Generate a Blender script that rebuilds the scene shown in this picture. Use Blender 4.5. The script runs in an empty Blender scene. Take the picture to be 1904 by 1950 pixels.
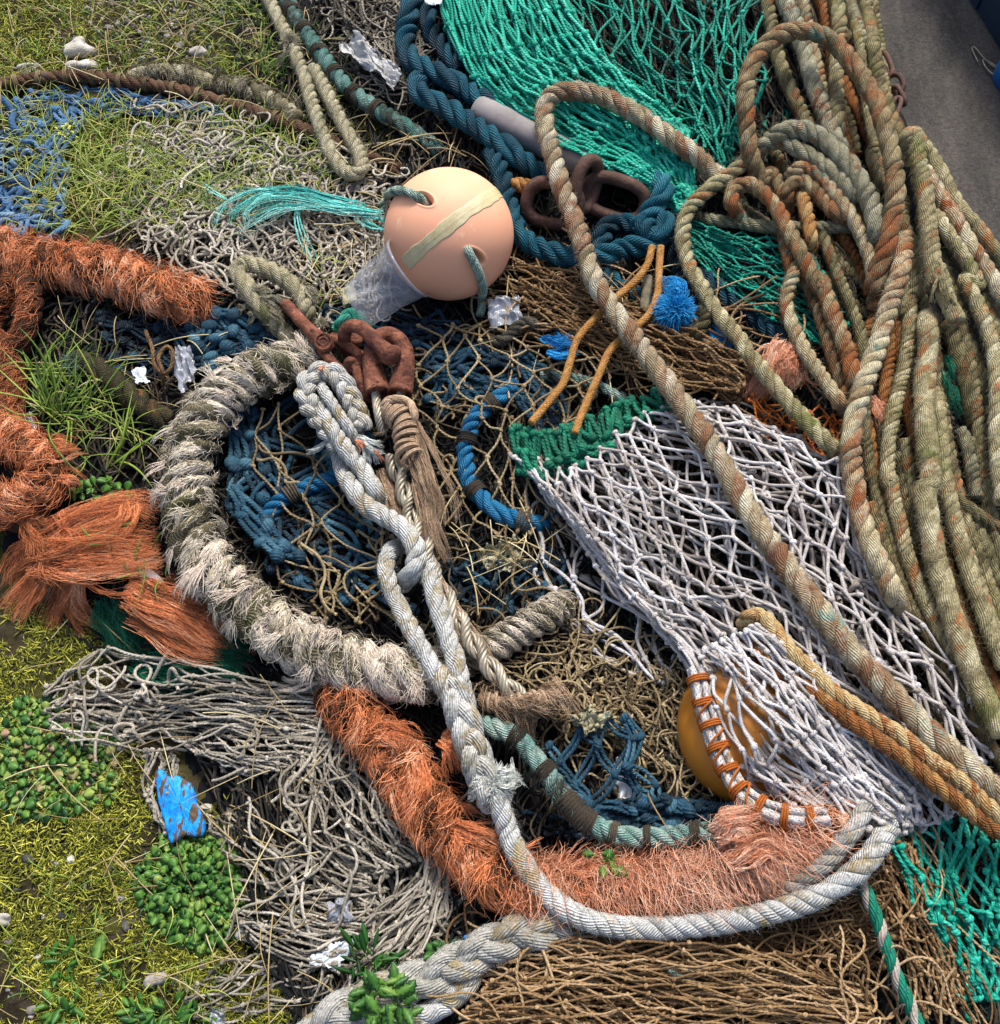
import bpy, math, random
import numpy as np

# ------------------------------------------------------------------ camera, sky, sun, exposure
SC = bpy.context.scene
TILT = math.radians(24.0)
TARGET = np.array([0.0, 0.0, 0.10])
DIST = 2.10
HFOV = math.radians(48.8)
CAM = TARGET + DIST * np.array([0.0, -math.sin(TILT), math.cos(TILT)])
cam_data = bpy.data.cameras.new('camera')
cam = bpy.data.objects.new('camera', cam_data)
SC.collection.objects.link(cam)
cam.location = CAM
cam.rotation_euler = (TILT, 0.0, 0.0)
cam_data.sensor_fit = 'HORIZONTAL'
cam_data.sensor_width = 36.0
cam_data.lens = 18.0 / math.tan(HFOV / 2)
cam_data.clip_start = 0.05
cam_data.clip_end = 500.0
SC.camera = cam
SC.render.resolution_x, SC.render.resolution_y = 1000, 1024

SUN_EL, SUN_AZ = math.radians(52), math.radians(12)      # azimuth clockwise from +y
world = bpy.data.worlds.new('World')
SC.world = world
world.use_nodes = True
wn = world.node_tree
wn.nodes.clear()
w_out = wn.nodes.new('ShaderNodeOutputWorld')
w_bg = wn.nodes.new('ShaderNodeBackground')
w_sky = wn.nodes.new('ShaderNodeTexSky')
w_sky.sky_type = 'NISHITA'
w_sky.sun_disc = False
w_sky.sun_elevation = SUN_EL
w_sky.sun_rotation = SUN_AZ
w_sky.air_density, w_sky.dust_density, w_sky.ozone_density = 1.0, 4.0, 1.0
w_bg.inputs['Strength'].default_value = 0.085
wn.links.new(w_sky.outputs[0], w_bg.inputs['Color'])
wn.links.new(w_bg.outputs[0], w_out.inputs['Surface'])
sun_data = bpy.data.lights.new('sun', 'SUN')
sun_data.energy = 1.5
sun_data.angle = math.radians(12)
sun_data.color = (1.0, 0.985, 0.96)
sun = bpy.data.objects.new('sun', sun_data)
SC.collection.objects.link(sun)
sun.rotation_euler = (math.pi / 2 - SUN_EL, 0.0, math.pi - SUN_AZ)
SC.view_settings.view_transform = 'Standard'
SC.view_settings.look = 'None'
SC.view_settings.exposure = 1.4
SC.view_settings.gamma = 1.0
SC.cycles.max_bounces = 8
SC.cycles.diffuse_bounces = 2
SC.cycles.glossy_bounces = 3
SC.cycles.transmission_bounces = 6
SC.cycles.transparent_max_bounces = 8
SC.cycles.use_denoising = True

# ------------------------------------------------------------------ picture points to places
TH = math.tan(HFOV / 2)
RIGHT = np.array([1.0, 0, 0])
UP = np.array([0.0, math.cos(TILT), math.sin(TILT)])
FWD = np.array([0.0, math.sin(TILT), -math.cos(TILT)])
W0, H0 = 1904.0, 1950.0


def sm(a, b, x):
    t = np.clip((np.asarray(x, float) - a) / (b - a), 0, 1)
    return t * t * (3 - 2 * t)


def rays(X, Y):
    X = np.asarray(X, float); Y = np.asarray(Y, float)
    a = (X / W0 - .5) * 2 * TH
    b = (.5 - Y / H0) * 2 * TH * (H0 / W0)
    return FWD + a[..., None] * RIGHT + b[..., None] * UP


def flat_at(X, Y, z=0.0):
    d = rays(X, Y)
    t = (z - CAM[2]) / d[..., 2]
    return CAM + d * t[..., None]


def to_px(p):
    v = np.asarray(p, float) - CAM
    dep = v @ FWD
    return (v[..., 0] / dep / (2 * TH) + .5) * W0, (.5 - (v @ UP) / dep / (2 * TH) / (H0 / W0)) * H0


def heap_px(X, Y):
    """height of the heap over the ground, as a function of the ground point's place"""
    X = np.asarray(X, float); Y = np.asarray(Y, float)
    left = np.interp(Y, [-200, 100, 300, 440, 540, 620, 900, 1080, 1230, 1400, 1600, 1800, 2100], [520, 540, 470, 330, 110, 30, 20, 60, 300, 400, 450, 520, 600])
    h = 0.045 * sm(left - 110, left + 150, X) + 0.04 * sm(650, 1050, X)
    h = h + 0.085 * sm(1150, 1560, X) * (1 - .5 * sm(1500, 1900, Y))
    h = h + 0.05 * np.exp(-(((X - 1180) / 260) ** 2 + ((Y - 120) / 210) ** 2))
    d = ((X - 1640) * 480 - (Y + 50) * 260) / 546.0
    h = h * (1 - sm(-170, -40, d))
    h = h * sm(-900, -300, Y) * (1 - sm(2300, 2700, Y))
    h = h + 0.006 * np.sin(X / 47.0 + 1.3 * np.sin(Y / 90.)) * np.sin(Y / 61.0 + np.sin(X / 80.)) * sm(0.01, 0.05, h)
    return h


def heap(x, y):
    p = np.stack([np.asarray(x, float), np.asarray(y, float), np.zeros_like(np.asarray(x, float))], -1)
    return heap_px(*to_px(p))


def at(X, Y, h=0.0):
    """the place h metres above the heap seen at picture point (X, Y)"""
    X = np.asarray(X, float); Y = np.asarray(Y, float)
    h = np.broadcast_to(np.asarray(h, float), X.shape)
    d = rays(X, Y)
    z = np.full(X.shape, 0.1)
    for _ in range(8):
        p = CAM + d * ((z - CAM[2]) / d[..., 2])[..., None]
        z = .4 * z + .6 * (heap(p[..., 0], p[..., 1]) + h)
    return CAM + d * ((z - CAM[2]) / d[..., 2])[..., None]


def mpp(p):
    """metres per picture unit at a place"""
    return float(((np.asarray(p) - CAM) @ FWD) * 2 * TH / W0)


# ------------------------------------------------------------------ objects
COL = SC.collection


def tag(o, label=None, cat=None, group=None, kind=None):
    if label: o['label'] = label
    if cat: o['category'] = cat
    if group: o['group'] = group
    if kind: o['kind'] = kind
    return o


def empty(name, loc, label, cat, group=None):
    o = bpy.data.objects.new(name, None)
    o.empty_display_size = .05
    o.location = [float(v) for v in loc]
    COL.objects.link(o)
    return tag(o, label, cat, group)


class MB:
    def __init__(self):
        self.v, self.f, self.uv, self.t, self.st, self.n = [], [], [], [], [], 0

    def add(self, v, f, uv=None, tint=None, stain=None):
        v = np.asarray(v, np.float32).reshape(-1, 3)
        self.v.append(v)
        self.f.append(np.asarray(f, np.int32).reshape(-1, 4) + self.n)
        self.uv.append(np.zeros((len(v), 2), np.float32) if uv is None else np.asarray(uv, np.float32).reshape(-1, 2))
        t = .5 if tint is None else tint
        self.t.append(np.broadcast_to(np.asarray(t, np.float32).reshape(-1), (len(v),)).copy())
        self.st.append(np.full(len(v), .5, np.float32) if stain is None else np.asarray(stain, np.float32).reshape(-1))
        self.n += len(v)

    def grid(self, P, closed_v=False, uv=None, tint=None, stain=None):
        """P (R, C, 3): a sheet; closed_v joins the last column to the first"""
        R, C = P.shape[:2]
        r = np.arange(R - 1)[:, None]
        c = np.arange(C if closed_v else C - 1)[None, :]
        c2 = (c + 1) % C
        f = np.stack([r * C + c, r * C + c2, (r + 1) * C + c2, (r + 1) * C + c], -1)
        self.add(P, f, uv, tint, stain)

    def build(self, name, mat, parent=None, smooth=True):
        v = np.concatenate(self.v); f = np.concatenate(self.f)
        uv = np.concatenate(self.uv); t = np.concatenate(self.t)
        if parent is None:
            org = np.array([(v[:, 0].min() + v[:, 0].max()) / 2, (v[:, 1].min() + v[:, 1].max()) / 2, v[:, 2].min()], np.float32)
        else:
            org = np.array(parent.location, np.float32)
            if parent.parent is not None:
                org = org + np.array(parent.parent.location, np.float32)
        me = bpy.data.meshes.new(name)
        me.vertices.add(len(v)); me.vertices.foreach_set('co', (v - org).ravel())
        me.loops.add(len(f) * 4); me.loops.foreach_set('vertex_index', f.ravel())
        me.polygons.add(len(f))
        me.polygons.foreach_set('loop_start', np.arange(0, len(f) * 4, 4, dtype=np.int32))
        me.polygons.foreach_set('use_smooth', np.full(len(f), smooth, bool))
        ul = me.uv_layers.new(name='UVMap')
        ul.data.foreach_set('uv', uv[f.ravel()].ravel())
        at_ = me.attributes.new('tint', 'FLOAT', 'POINT')
        at_.data.foreach_set('value', t)
        as_ = me.attributes.new('stain', 'FLOAT', 'POINT')
        as_.data.foreach_set('value', np.concatenate(self.st))
        me.update(calc_edges=True)
        me.validate()
        o = bpy.data.objects.new(name, me)
        COL.objects.link(o)
        if parent is None:
            o.location = [float(q) for q in org]
        else:
            o.parent = parent
        if mat: me.materials.append(mat)
        return o


# ------------------------------------------------------------------ materials
def C(r, g, b):
    def l(u):
        u /= 255.0
        return u / 12.92 if u <= .04045 else ((u + .055) / 1.055) ** 2.4
    return (l(r), l(g), l(b), 1.0)


class NT:
    def __init__(self, name):
        self.m = bpy.data.materials.new(name)
        self.m.use_nodes = True
        self.t = self.m.node_tree
        self.bsdf = self.t.nodes['Principled BSDF']
        self.bsdf.inputs['Specular IOR Level'].default_value = .25

    def n(self, kind, **kw):
        o = self.t.nodes.new('ShaderNode' + kind)
        for k, v in kw.items():
            if k in o.inputs: o.inputs[k].default_value = v
            else: setattr(o, k, v)
        return o

    def l(self, a, b): self.t.links.new(a, b)

    def math(self, op, a, b=None):
        o = self.n('Math', operation=op)
        for i, q in enumerate((a, b)):
            if q is None: continue
            if isinstance(q, (int, float)): o.inputs[i].default_value = q
            else: self.l(q, o.inputs[i])
        return o.outputs[0]

    def noise(self, vec, scale, detail=3, rough=.6):
        o = self.n('TexNoise')
        o.inputs['Scale'].default_value = scale
        o.inputs['Detail'].default_value = detail
        o.inputs['Roughness'].default_value = rough
        if vec is not None: self.l(vec, o.inputs['Vector'])
        return o.outputs['Fac']

    def ramp(self, fac, stops, interp='LINEAR'):
        o = self.n('ValToRGB')
        r = o.color_ramp
        r.interpolation = interp
        while len(r.elements) > 1: r.elements.remove(r.elements[-1])
        r.elements[0].position, r.elements[0].color = stops[0]
        for p, c in stops[1:]:
            e = r.elements.new(p); e.color = c
        self.l(fac, o.inputs['Fac'])
        return o.outputs['Color']

    def mix(self, fac, a, b, mode='MIX'):
        o = self.n('Mix', data_type='RGBA', blend_type=mode)
        for s, q in ((o.inputs[0], fac), (o.inputs[6], a), (o.inputs[7], b)):
            if isinstance(q, (int, float, tuple)): s.default_value = q
            else: self.l(q, s)
        return o.outputs[2]

    def bump(self, h, strength, dist):
        o = self.n('Bump', Strength=strength, Distance=dist)
        self.l(h, o.inputs['Height'])
        self.l(o.outputs[0], self.bsdf.inputs['Normal'])


def stops(*cols):
    k = len(cols)
    return [(i / max(1, k - 1), c) for i, c in enumerate(cols)]


def fibre(name, cols, yarn=.0045, ybump=.5, nscale=14, namt=.5, rough=.8, stain=None, stain2=None, fleck=None, ymix=.5, grit=.62, coords='Object', sheen=0):
    """laid or plaited fibre: a colour ramp led by each strand's own tint and a worn, blotchy noise; yarns as ribs along the uv"""
    q = NT(name)
    tc = q.n('TexCoord')
    obj = tc.outputs[coords]
    t = q.n('Attribute', attribute_name='tint').outputs['Fac']
    nz = q.noise(obj, nscale, 5, .65)
    fac = q.math('ADD', t, q.math('MULTIPLY', q.math('SUBTRACT', nz, .5), namt * 2))
    col = q.ramp(fac, stops(*cols))
    fine = q.noise(obj, 210, 3, .75)
    sa = q.n('Attribute', attribute_name='stain').outputs['Fac']
    for st in (stain, stain2):
        if st:
            c, sc, lo, hi = st
            n2 = q.math('ADD', q.math('MULTIPLY', q.noise(obj, sc * 2.4, 6, .8), .72), q.math('MULTIPLY', sa, .28)) if st is stain else q.noise(obj, sc, 5, .7)
            mk = q.ramp(n2, [(lo, (0, 0, 0, 1)), (hi, (1, 1, 1, 1))])
            col = q.mix(mk, col, c)
    if yarn:
        w = q.n('TexWave', wave_type='BANDS', bands_direction='X', wave_profile='SIN')
        w.inputs['Scale'].default_value = 2 * math.pi / (20 * yarn)
        w.inputs['Distortion'].default_value = 1.2
        w.inputs['Detail'].default_value = 2
        w.inputs['Detail Scale'].default_value = 1.5
        q.l(tc.outputs['UV'], w.inputs['Vector'])
        wf = w.outputs['Fac']
        gap_shade = q.mix(1.0, col, (.45, .42, .38, 1), 'MULTIPLY')  # shade between the yarns, put into the colour along the wave's troughs
        mk = q.math('MULTIPLY', q.math('POWER', q.math('SUBTRACT', 1.0, wf), 3.0), ymix)
        col = q.mix(mk, col, gap_shade)
        hgt = q.math('ADD', wf, q.math('MULTIPLY', fine, .6))
    else:
        hgt = fine
    if fleck:
        mp = q.n('Mapping'); mp.inputs['Scale'].default_value = (1.0, 1.0, 1.0)
        q.l(tc.outputs['UV'], mp.inputs['Vector'])
        sx = q.n('SeparateXYZ'); q.l(tc.outputs['UV'], sx.inputs[0])
        # little dark dashes that spiral along the braid
        a = q.math('SINE', q.math('ADD', q.math('MULTIPLY', sx.outputs[1], 520.0), q.math('MULTIPLY', sx.outputs[0], 900.0)))
        b = q.math('SINE', q.math('SUBTRACT', q.math('MULTIPLY', sx.outputs[1], 230.0), q.math('MULTIPLY', sx.outputs[0], 1400.0)))
        mk = q.math('GREATER_THAN', q.math('ADD', a, b), fleck[1])
        col = q.mix(q.math('MULTIPLY', mk, .85), col, fleck[0])
    fr = q.mix(grit, (1, 1, 1, 1), q.ramp(fine, [(.32, (.3, .29, .27, 1)), (.5, (.95, .95, .95, 1)), (.68, (1.5, 1.5, 1.5, 1))]))
    col = q.mix(1.0, col, fr, 'MULTIPLY')
    q.l(col, q.bsdf.inputs['Base Color'])
    q.bsdf.inputs['Roughness'].default_value = rough
    if sheen: q.bsdf.inputs['Sheen Weight'].default_value = sheen
    q.bump(hgt, ybump, .0022)
    return q.m


def solid(name, cols, nscale=20, namt=1.0, rough=.6, bump=.3, bscale=120, bdist=.002, spec=.3, stain=None, metal=0, noise_detail=5):
    q = NT(name)
    tc = q.n('TexCoord')
    obj = tc.outputs['Object']
    t = q.n('Attribute', attribute_name='tint').outputs['Fac']
    fac = q.math('ADD', t, q.math('MULTIPLY', q.math('SUBTRACT', q.noise(obj, nscale, noise_detail, .65), .5), namt * 2))
    col = q.ramp(fac, stops(*cols))
    if stain:
        for c, sc, lo, hi in stain:
            col = q.mix(q.ramp(q.noise(obj, sc, 5, .7), [(lo, (0, 0, 0, 1)), (hi, (1, 1, 1, 1))]), col, c)
    q.l(col, q.bsdf.inputs['Base Color'])
    q.bsdf.inputs['Roughness'].default_value = rough
    q.bsdf.inputs['Specular IOR Level'].default_value = spec
    q.bsdf.inputs['Metallic'].default_value = metal
    if bump: q.bump(q.noise(obj, bscale, 4, .6), bump, bdist)
    return q.m


# ------------------------------------------------------------------ shapes
RNG = np.random.default_rng(7)


def seed(k):
    global RNG
    RNG = np.random.default_rng(k)


def unit(v):
    return v / np.maximum(np.linalg.norm(v, axis=-1, keepdims=True), 1e-9)


def catmull(P, per=14, closed=False):
    P = np.asarray(P, float)
    if closed:
        A = np.vstack([P[-1], P, P[0], P[1]])
    else:
        A = np.vstack([2 * P[0] - P[1], P, 2 * P[-1] - P[-2]])
    out = []
    u = np.linspace(0, 1, per, endpoint=False)[:, None]
    for i in range(len(A) - 3):
        p0, p1, p2, p3 = A[i:i + 4]
        out.append(.5 * ((2 * p1) + (p2 - p0) * u + (2 * p0 - 5 * p1 + 4 * p2 - p3) * u ** 2 + (3 * p1 - p0 - 3 * p2 + p3) * u ** 3))
    out = np.concatenate(out)
    return out if closed else np.vstack([out, A[-2]])


class Path:
    """a smooth line resampled at even steps, with a frame that does not twist"""
    def __init__(self, P, step=.005, raw=False, closed=False):
        D = np.asarray(P, float) if raw else catmull(P, closed=closed)
        if closed: D = np.vstack([D, D[0]])
        s = np.concatenate([[0], np.cumsum(np.linalg.norm(np.diff(D, axis=0), axis=1))])
        n = max(6, int(s[-1] / step))
        self.s = np.linspace(0, s[-1], n)
        self.P = np.stack([np.interp(self.s, s, D[:, k]) for k in range(3)], -1)
        if not raw:
            for _ in range(3):
                Q = self.P.copy(); Q[1:-1] = .25 * self.P[:-2] + .5 * self.P[1:-1] + .25 * self.P[2:]; self.P = Q
        self.L = float(s[-1])
        self.T = unit(np.gradient(self.P, axis=0))
        N = np.zeros_like(self.P)
        v = np.cross(self.T[0], [0, 0, 1.0])
        if np.linalg.norm(v) < .1: v = np.array([1.0, 0, 0])
        v = np.cross(v, self.T[0])
        for i in range(n):
            v = v - self.T[i] * (v @ self.T[i]); v = v / max(np.linalg.norm(v), 1e-9)
            N[i] = v
        self.N, self.B = N, np.cross(self.T, N)

    def ev(self, s):
        s = np.clip(s, 0, self.L)
        f = lambda A: np.stack([np.interp(s, self.s, A[:, k]) for k in range(3)], -1)
        return f(self.P), unit(f(self.T)), unit(f(self.N)), unit(f(self.B))

    def part(self, s0, s1, step=.003):
        return Path(self.ev(np.linspace(s0, s1, max(6, int((s1 - s0) / step))))[0], step, raw=True)


def wob(s, L, k, amp, r=None):
    r = RNG if r is None else r
    o = np.zeros_like(s)
    for i in range(4):
        o += np.sin(s / max(L, .01) * 2 * math.pi * k * (1 + i) * r.uniform(.6, 1.4) + r.uniform(0, 6.28)) / (1 + i)
    return amp * o / 1.6


FR3 = np.array([0, .035, .10, .22, .38, .5, .62, .78, .90, .965])
FR1 = np.array([0, .06, .28, .5, .72, .94])


def laid(mb, path, r, n=3, pitch=2.6, depth=.3, yk=1.0, tint=.5, tvar=.15, rvar=.035, power=.36, cap=True, fine=True):
    """a rope of n strands laid together: grooves wind round it, yarns run along the uv's first axis"""
    fr = FR3 if fine else FR1
    phi = (2 * math.pi / n * (np.arange(n)[:, None] + fr[None])).ravel()
    K = len(phi)
    rho = (1 - depth * (1 - np.abs(np.sin(n * phi / 2)) ** power))
    pit = pitch * 2 * r
    s = path.s
    R = r * (1 + wob(s, path.L, max(1, path.L / .16), rvar * 1.5))
    ph = s / pit * 2 * math.pi + wob(s, path.L, max(1, path.L / .25), .8) + RNG.uniform(0, 6)
    mb.lay = (s, ph, n, depth, power)
    th = phi[None] + ph[:, None]
    V = path.P[:, None] + (R[:, None] * rho[None])[..., None] * (np.cos(th)[..., None] * path.N[:, None] + np.sin(th)[..., None] * path.B[:, None])
    st = np.repeat(RNG.normal(0, tvar, n), len(fr))[None]
    tt = tint + st + wob(s, path.L, max(1, path.L / .12), tvar * .6)[:, None]
    sk = np.zeros((len(s), n))
    for i in range(n): sk[:, i] = .5 + wob(s, path.L, max(1, path.L / .42), .42) + RNG.normal(0, .08)
    sk = np.repeat(sk, len(fr), 1)
    pk = np.append(phi, 2 * math.pi)
    U = (pk[None] + yk * (s / pit * 2 * math.pi)[:, None]) * r
    Vv = np.repeat(s[:, None], K + 1, 1)
    V = np.concatenate([V, V[:, :1]], 1)
    tt = np.broadcast_to(np.concatenate([tt, tt[:, :1]], 1), U.shape)
    sk = np.concatenate([sk, sk[:, :1]], 1)
    if cap:
        def end(i, sg):
            c = path.P[i]; d = path.T[i] * sg
            return [c + (V[i] - c) * k + d * r * q for k, q in ((.85, .18), (.5, .3), (.02, .32))]
        V = np.concatenate([np.stack(end(0, -1)[::-1]), V, np.stack(end(-1, 1))])
        U = np.concatenate([np.repeat(U[:1], 3, 0), U, np.repeat(U[-1:], 3, 0)])
        Vv = np.concatenate([np.repeat(Vv[:1], 3, 0), Vv, np.repeat(Vv[-1:], 3, 0)])
        tt = np.concatenate([np.repeat(tt[:1], 3, 0), tt, np.repeat(tt[-1:], 3, 0)])
        sk = np.concatenate([np.repeat(sk[:1], 3, 0), sk, np.repeat(sk[-1:], 3, 0)])
    mb.grid(V, uv=np.stack([U, Vv], -1), tint=tt, stain=sk)


def tubes(mb, Cv, rad, K=5, flat=1.0, tint=.5, ref=None):
    """many thin curved strands at once. Cv (C, S, 3); rad broadcasts to (C, S)"""
    Cv = np.asarray(Cv, float)
    n, S = Cv.shape[:2]
    if n == 0: return
    T = unit(np.gradient(Cv, axis=1))
    if ref is None:
        ref = RNG.normal(size=(n, 3)); ref = ref - T[:, S // 2] * np.sum(ref * T[:, S // 2], -1, keepdims=True)
    ref = unit(ref)[:, None]
    N = unit(ref - T * np.sum(ref * T, -1, keepdims=True))
    B = np.cross(T, N)
    rad = np.broadcast_to(np.asarray(rad, float), (n, S))
    a = 2 * math.pi * np.arange(K) / K
    V = Cv[:, :, None] + rad[:, :, None, None] * (np.cos(a)[:, None] * N[:, :, None] + flat * np.sin(a)[:, None] * B[:, :, None])
    seg = np.linalg.norm(np.diff(Cv, axis=1), axis=-1)
    sl = np.concatenate([np.zeros((n, 1)), np.cumsum(seg, 1)], 1) + RNG.uniform(0, 1, (n, 1))
    U = np.broadcast_to((a / 1.0)[None, None] * rad.mean(1)[:, None, None], (n, S, K))
    uv = np.stack([U + sl[:, :, None] * .9, np.broadcast_to(sl[:, :, None], (n, S, K))], -1)
    c = np.arange(n)[:, None, None] * S * K
    i = np.arange(S - 1)[None, :, None] * K
    k = np.arange(K)[None, None]
    k2 = (k + 1) % K
    f = np.stack([c + i + k, c + i + k2, c + i + K + k2, c + i + K + k], -1)
    t = np.asarray(tint, float)
    t = np.broadcast_to(t.reshape(-1, 1, 1) if t.ndim <= 1 else t[..., None], (n, S, K))
    mb.add(V, f, uv, t.ravel())


def smooth_noise(n=6, k=1.0, r=None):
    """a soft random field over the unit square, about -1..1"""
    r = RNG if r is None else r
    A = r.normal(0, k, (n, 2)) * 6.28; ph = r.uniform(0, 6.28, n); am = r.uniform(.5, 1, n); am /= am.sum() * .6
    return lambda s, t: sum(am[i] * np.sin(A[i, 0] * s + A[i, 1] * t + ph[i]) for i in range(n))


def lattice(ctrl):
    """smooth map from the unit square through a lattice of picture points (X, Y, h)"""
    G = np.asarray(ctrl, float)

    def cr(A, u):                                       # along axis 0
        n = A.shape[0]
        if n == 2:
            return A[0] * (1 - u)[..., None] + A[1] * u[..., None], None
        raise ValueError

    def w(n, u):
        x = np.clip(u, 0, 1) * (n - 1)
        i = np.minimum(x.astype(int), n - 2); f = x - i
        Wt = np.zeros(u.shape + (n,))
        if n == 2:
            Wt[..., 0], Wt[..., 1] = 1 - f, f
            return Wt
        ws = [-.5 * f + f ** 2 - .5 * f ** 3, 1 - 2.5 * f ** 2 + 1.5 * f ** 3, .5 * f + 2 * f ** 2 - 1.5 * f ** 3, -.5 * f ** 2 + .5 * f ** 3]
        flat = Wt.reshape(-1, n); ii = i.ravel()
        for o in range(4):
            j = np.clip(ii + o - 1, 0, n - 1)
            np.add.at(flat, (np.arange(len(ii)), j), ws[o].ravel())
        return Wt

    def f(s, t):
        return np.einsum('...i,...j,ijk->...k', w(G.shape[0], t), w(G.shape[1], s), G)
    return f


def net(mb, ctrl, M, N, tw, layers=1, jit=.25, fold=25, foldk=1.2, sag=.012, lift=.0, K=5, S=6, knot=1.85, tint=.5, tvar=.12, drop=0.0, slack=.12, layer_h=.008, dbl=False):
    """diamond netting hung over a lattice: M meshes across, N rows down, twine tw picture units thick"""
    fm = lattice(ctrl)
    jit = jit * .6; slack = slack * .8
    pm = at(*[np.asarray(ctrl, float)[..., k].mean() for k in (0, 1)], 0.05)
    m = mpp(pm); r = .5 * tw * m * .88
    for L in range(layers):
        j, i = np.meshgrid(np.arange(N + 1), np.arange(M + 1), indexing='ij')
        s = (i + .5 * (j % 2)) / (M + .5); t = j / N
        s = s + (.5 / M) * smooth_noise(6, 1.6)(s, t); s = np.clip(s + RNG.normal(0, jit / M * .5, s.shape), 0, 1); t = np.clip(t + RNG.normal(0, jit / N * .5, t.shape), 0, 1)
        fx, fy, fh = smooth_noise(7, foldk), smooth_noise(7, foldk), smooth_noise(7, foldk)
        fx2, fy2 = smooth_noise(7, foldk * 3), smooth_noise(7, foldk * 3)
        g = fm(s, t)
        X = g[..., 0] + fold * (fx(s, t) + .4 * fx2(s, t)); Y = g[..., 1] + fold * (fy(s, t) + .4 * fy2(s, t))
        h = np.maximum(g[..., 2] + lift + layer_h * (layers - 1 - L) + sag * fh(s, t), .003)
        P = at(X, Y, h)
        # each twine runs on through its knots: two families of zigzags that meet knot by knot
        jj = np.arange(N + 1)
        for fam in (0, 1):
            ii = np.arange(M + 1)[:, None] - (fam * (jj % 2))[None]
            ok = (ii >= 0).all(1); ii = ii[ok]
            Q = P[jj[None], ii]                                         # strands, knots, 3
            n = len(Q)
            if n == 0: continue
            d = Q[:, 1:] - Q[:, :-1]; ln = np.linalg.norm(d, axis=-1, keepdims=True)
            sd = unit(np.cross(d, [0, 0, 1.0]))
            mid = .5 * (Q[:, 1:] + Q[:, :-1]) + sd * ln * RNG.normal(0, slack, ln.shape) + np.array([0, 0, 1.0]) * RNG.uniform(-.22, .12, ln.shape) * np.minimum(ln, .05)
            full = np.empty((n, 2 * N + 1, 3)); full[:, ::2] = Q; full[:, 1::2] = mid
            full = full + RNG.normal(0, r * .3, full.shape)
            A = np.concatenate([2 * full[:, :1] - full[:, 1:2], full, 2 * full[:, -1:] - full[:, -2:-1]], 1)
            out = []
            for q in np.arange(3) / 3.0:
                p0, p1, p2, p3 = A[:, :-3], A[:, 1:-2], A[:, 2:-1], A[:, 3:]
                out.append(.5 * (2 * p1 + (p2 - p0) * q + (2 * p0 - 5 * p1 + 4 * p2 - p3) * q ** 2 + (3 * p1 - p0 - 3 * p2 + p3) * q ** 3))
            Cv = np.stack(out, 2).reshape(n, -1, 3)
            Cv = np.concatenate([Cv, full[:, -1:]], 1)
            S_ = Cv.shape[1]
            gt = RNG.normal(tint, tvar, (n, 1)) + tvar * np.sin(np.linspace(0, 1, S_)[None] * RNG.uniform(4, 16, (n, 1)) + RNG.uniform(0, 6, (n, 1)))
            up = np.tile(np.array([[.03, .02, 1.0]]), (n, 1))
            if dbl:
                T = unit(np.gradient(Cv, axis=1)); sd = unit(np.cross(T, [0, 0, 1.0])); wv = (1 + .8 * np.abs(np.sin(np.linspace(0, math.pi * N, S_)))[None, :, None] * RNG.uniform(0, 1, (n, 1, 1))) * r * .62
                tubes(mb, Cv + sd * wv, r * .62, K, tint=gt, ref=up); tubes(mb, Cv - sd * wv, r * .62, K, tint=gt, ref=up)
            else:
                tubes(mb, Cv, r * RNG.uniform(.85, 1.12, (n, 1)), K, tint=gt, ref=up)
        if knot:
            Q = P.reshape(-1, 3); n = len(Q)
            d = unit(RNG.normal(size=(n, 3)) * [1, 1, .3])
            uu = np.array([-1.25, -1.0, -.35, .35, 1.0, 1.25])
            Ck = Q[:, None] + d[:, None] * (uu * r * knot)[None, :, None]
            tubes(mb, Ck, (r * knot * np.array([.12, .75, 1.0, 1.0, .75, .12]))[None] * RNG.uniform(.8, 1.15, (n, 1)), max(K, 5), tint=RNG.normal(tint, tvar, n))
    return r


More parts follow.
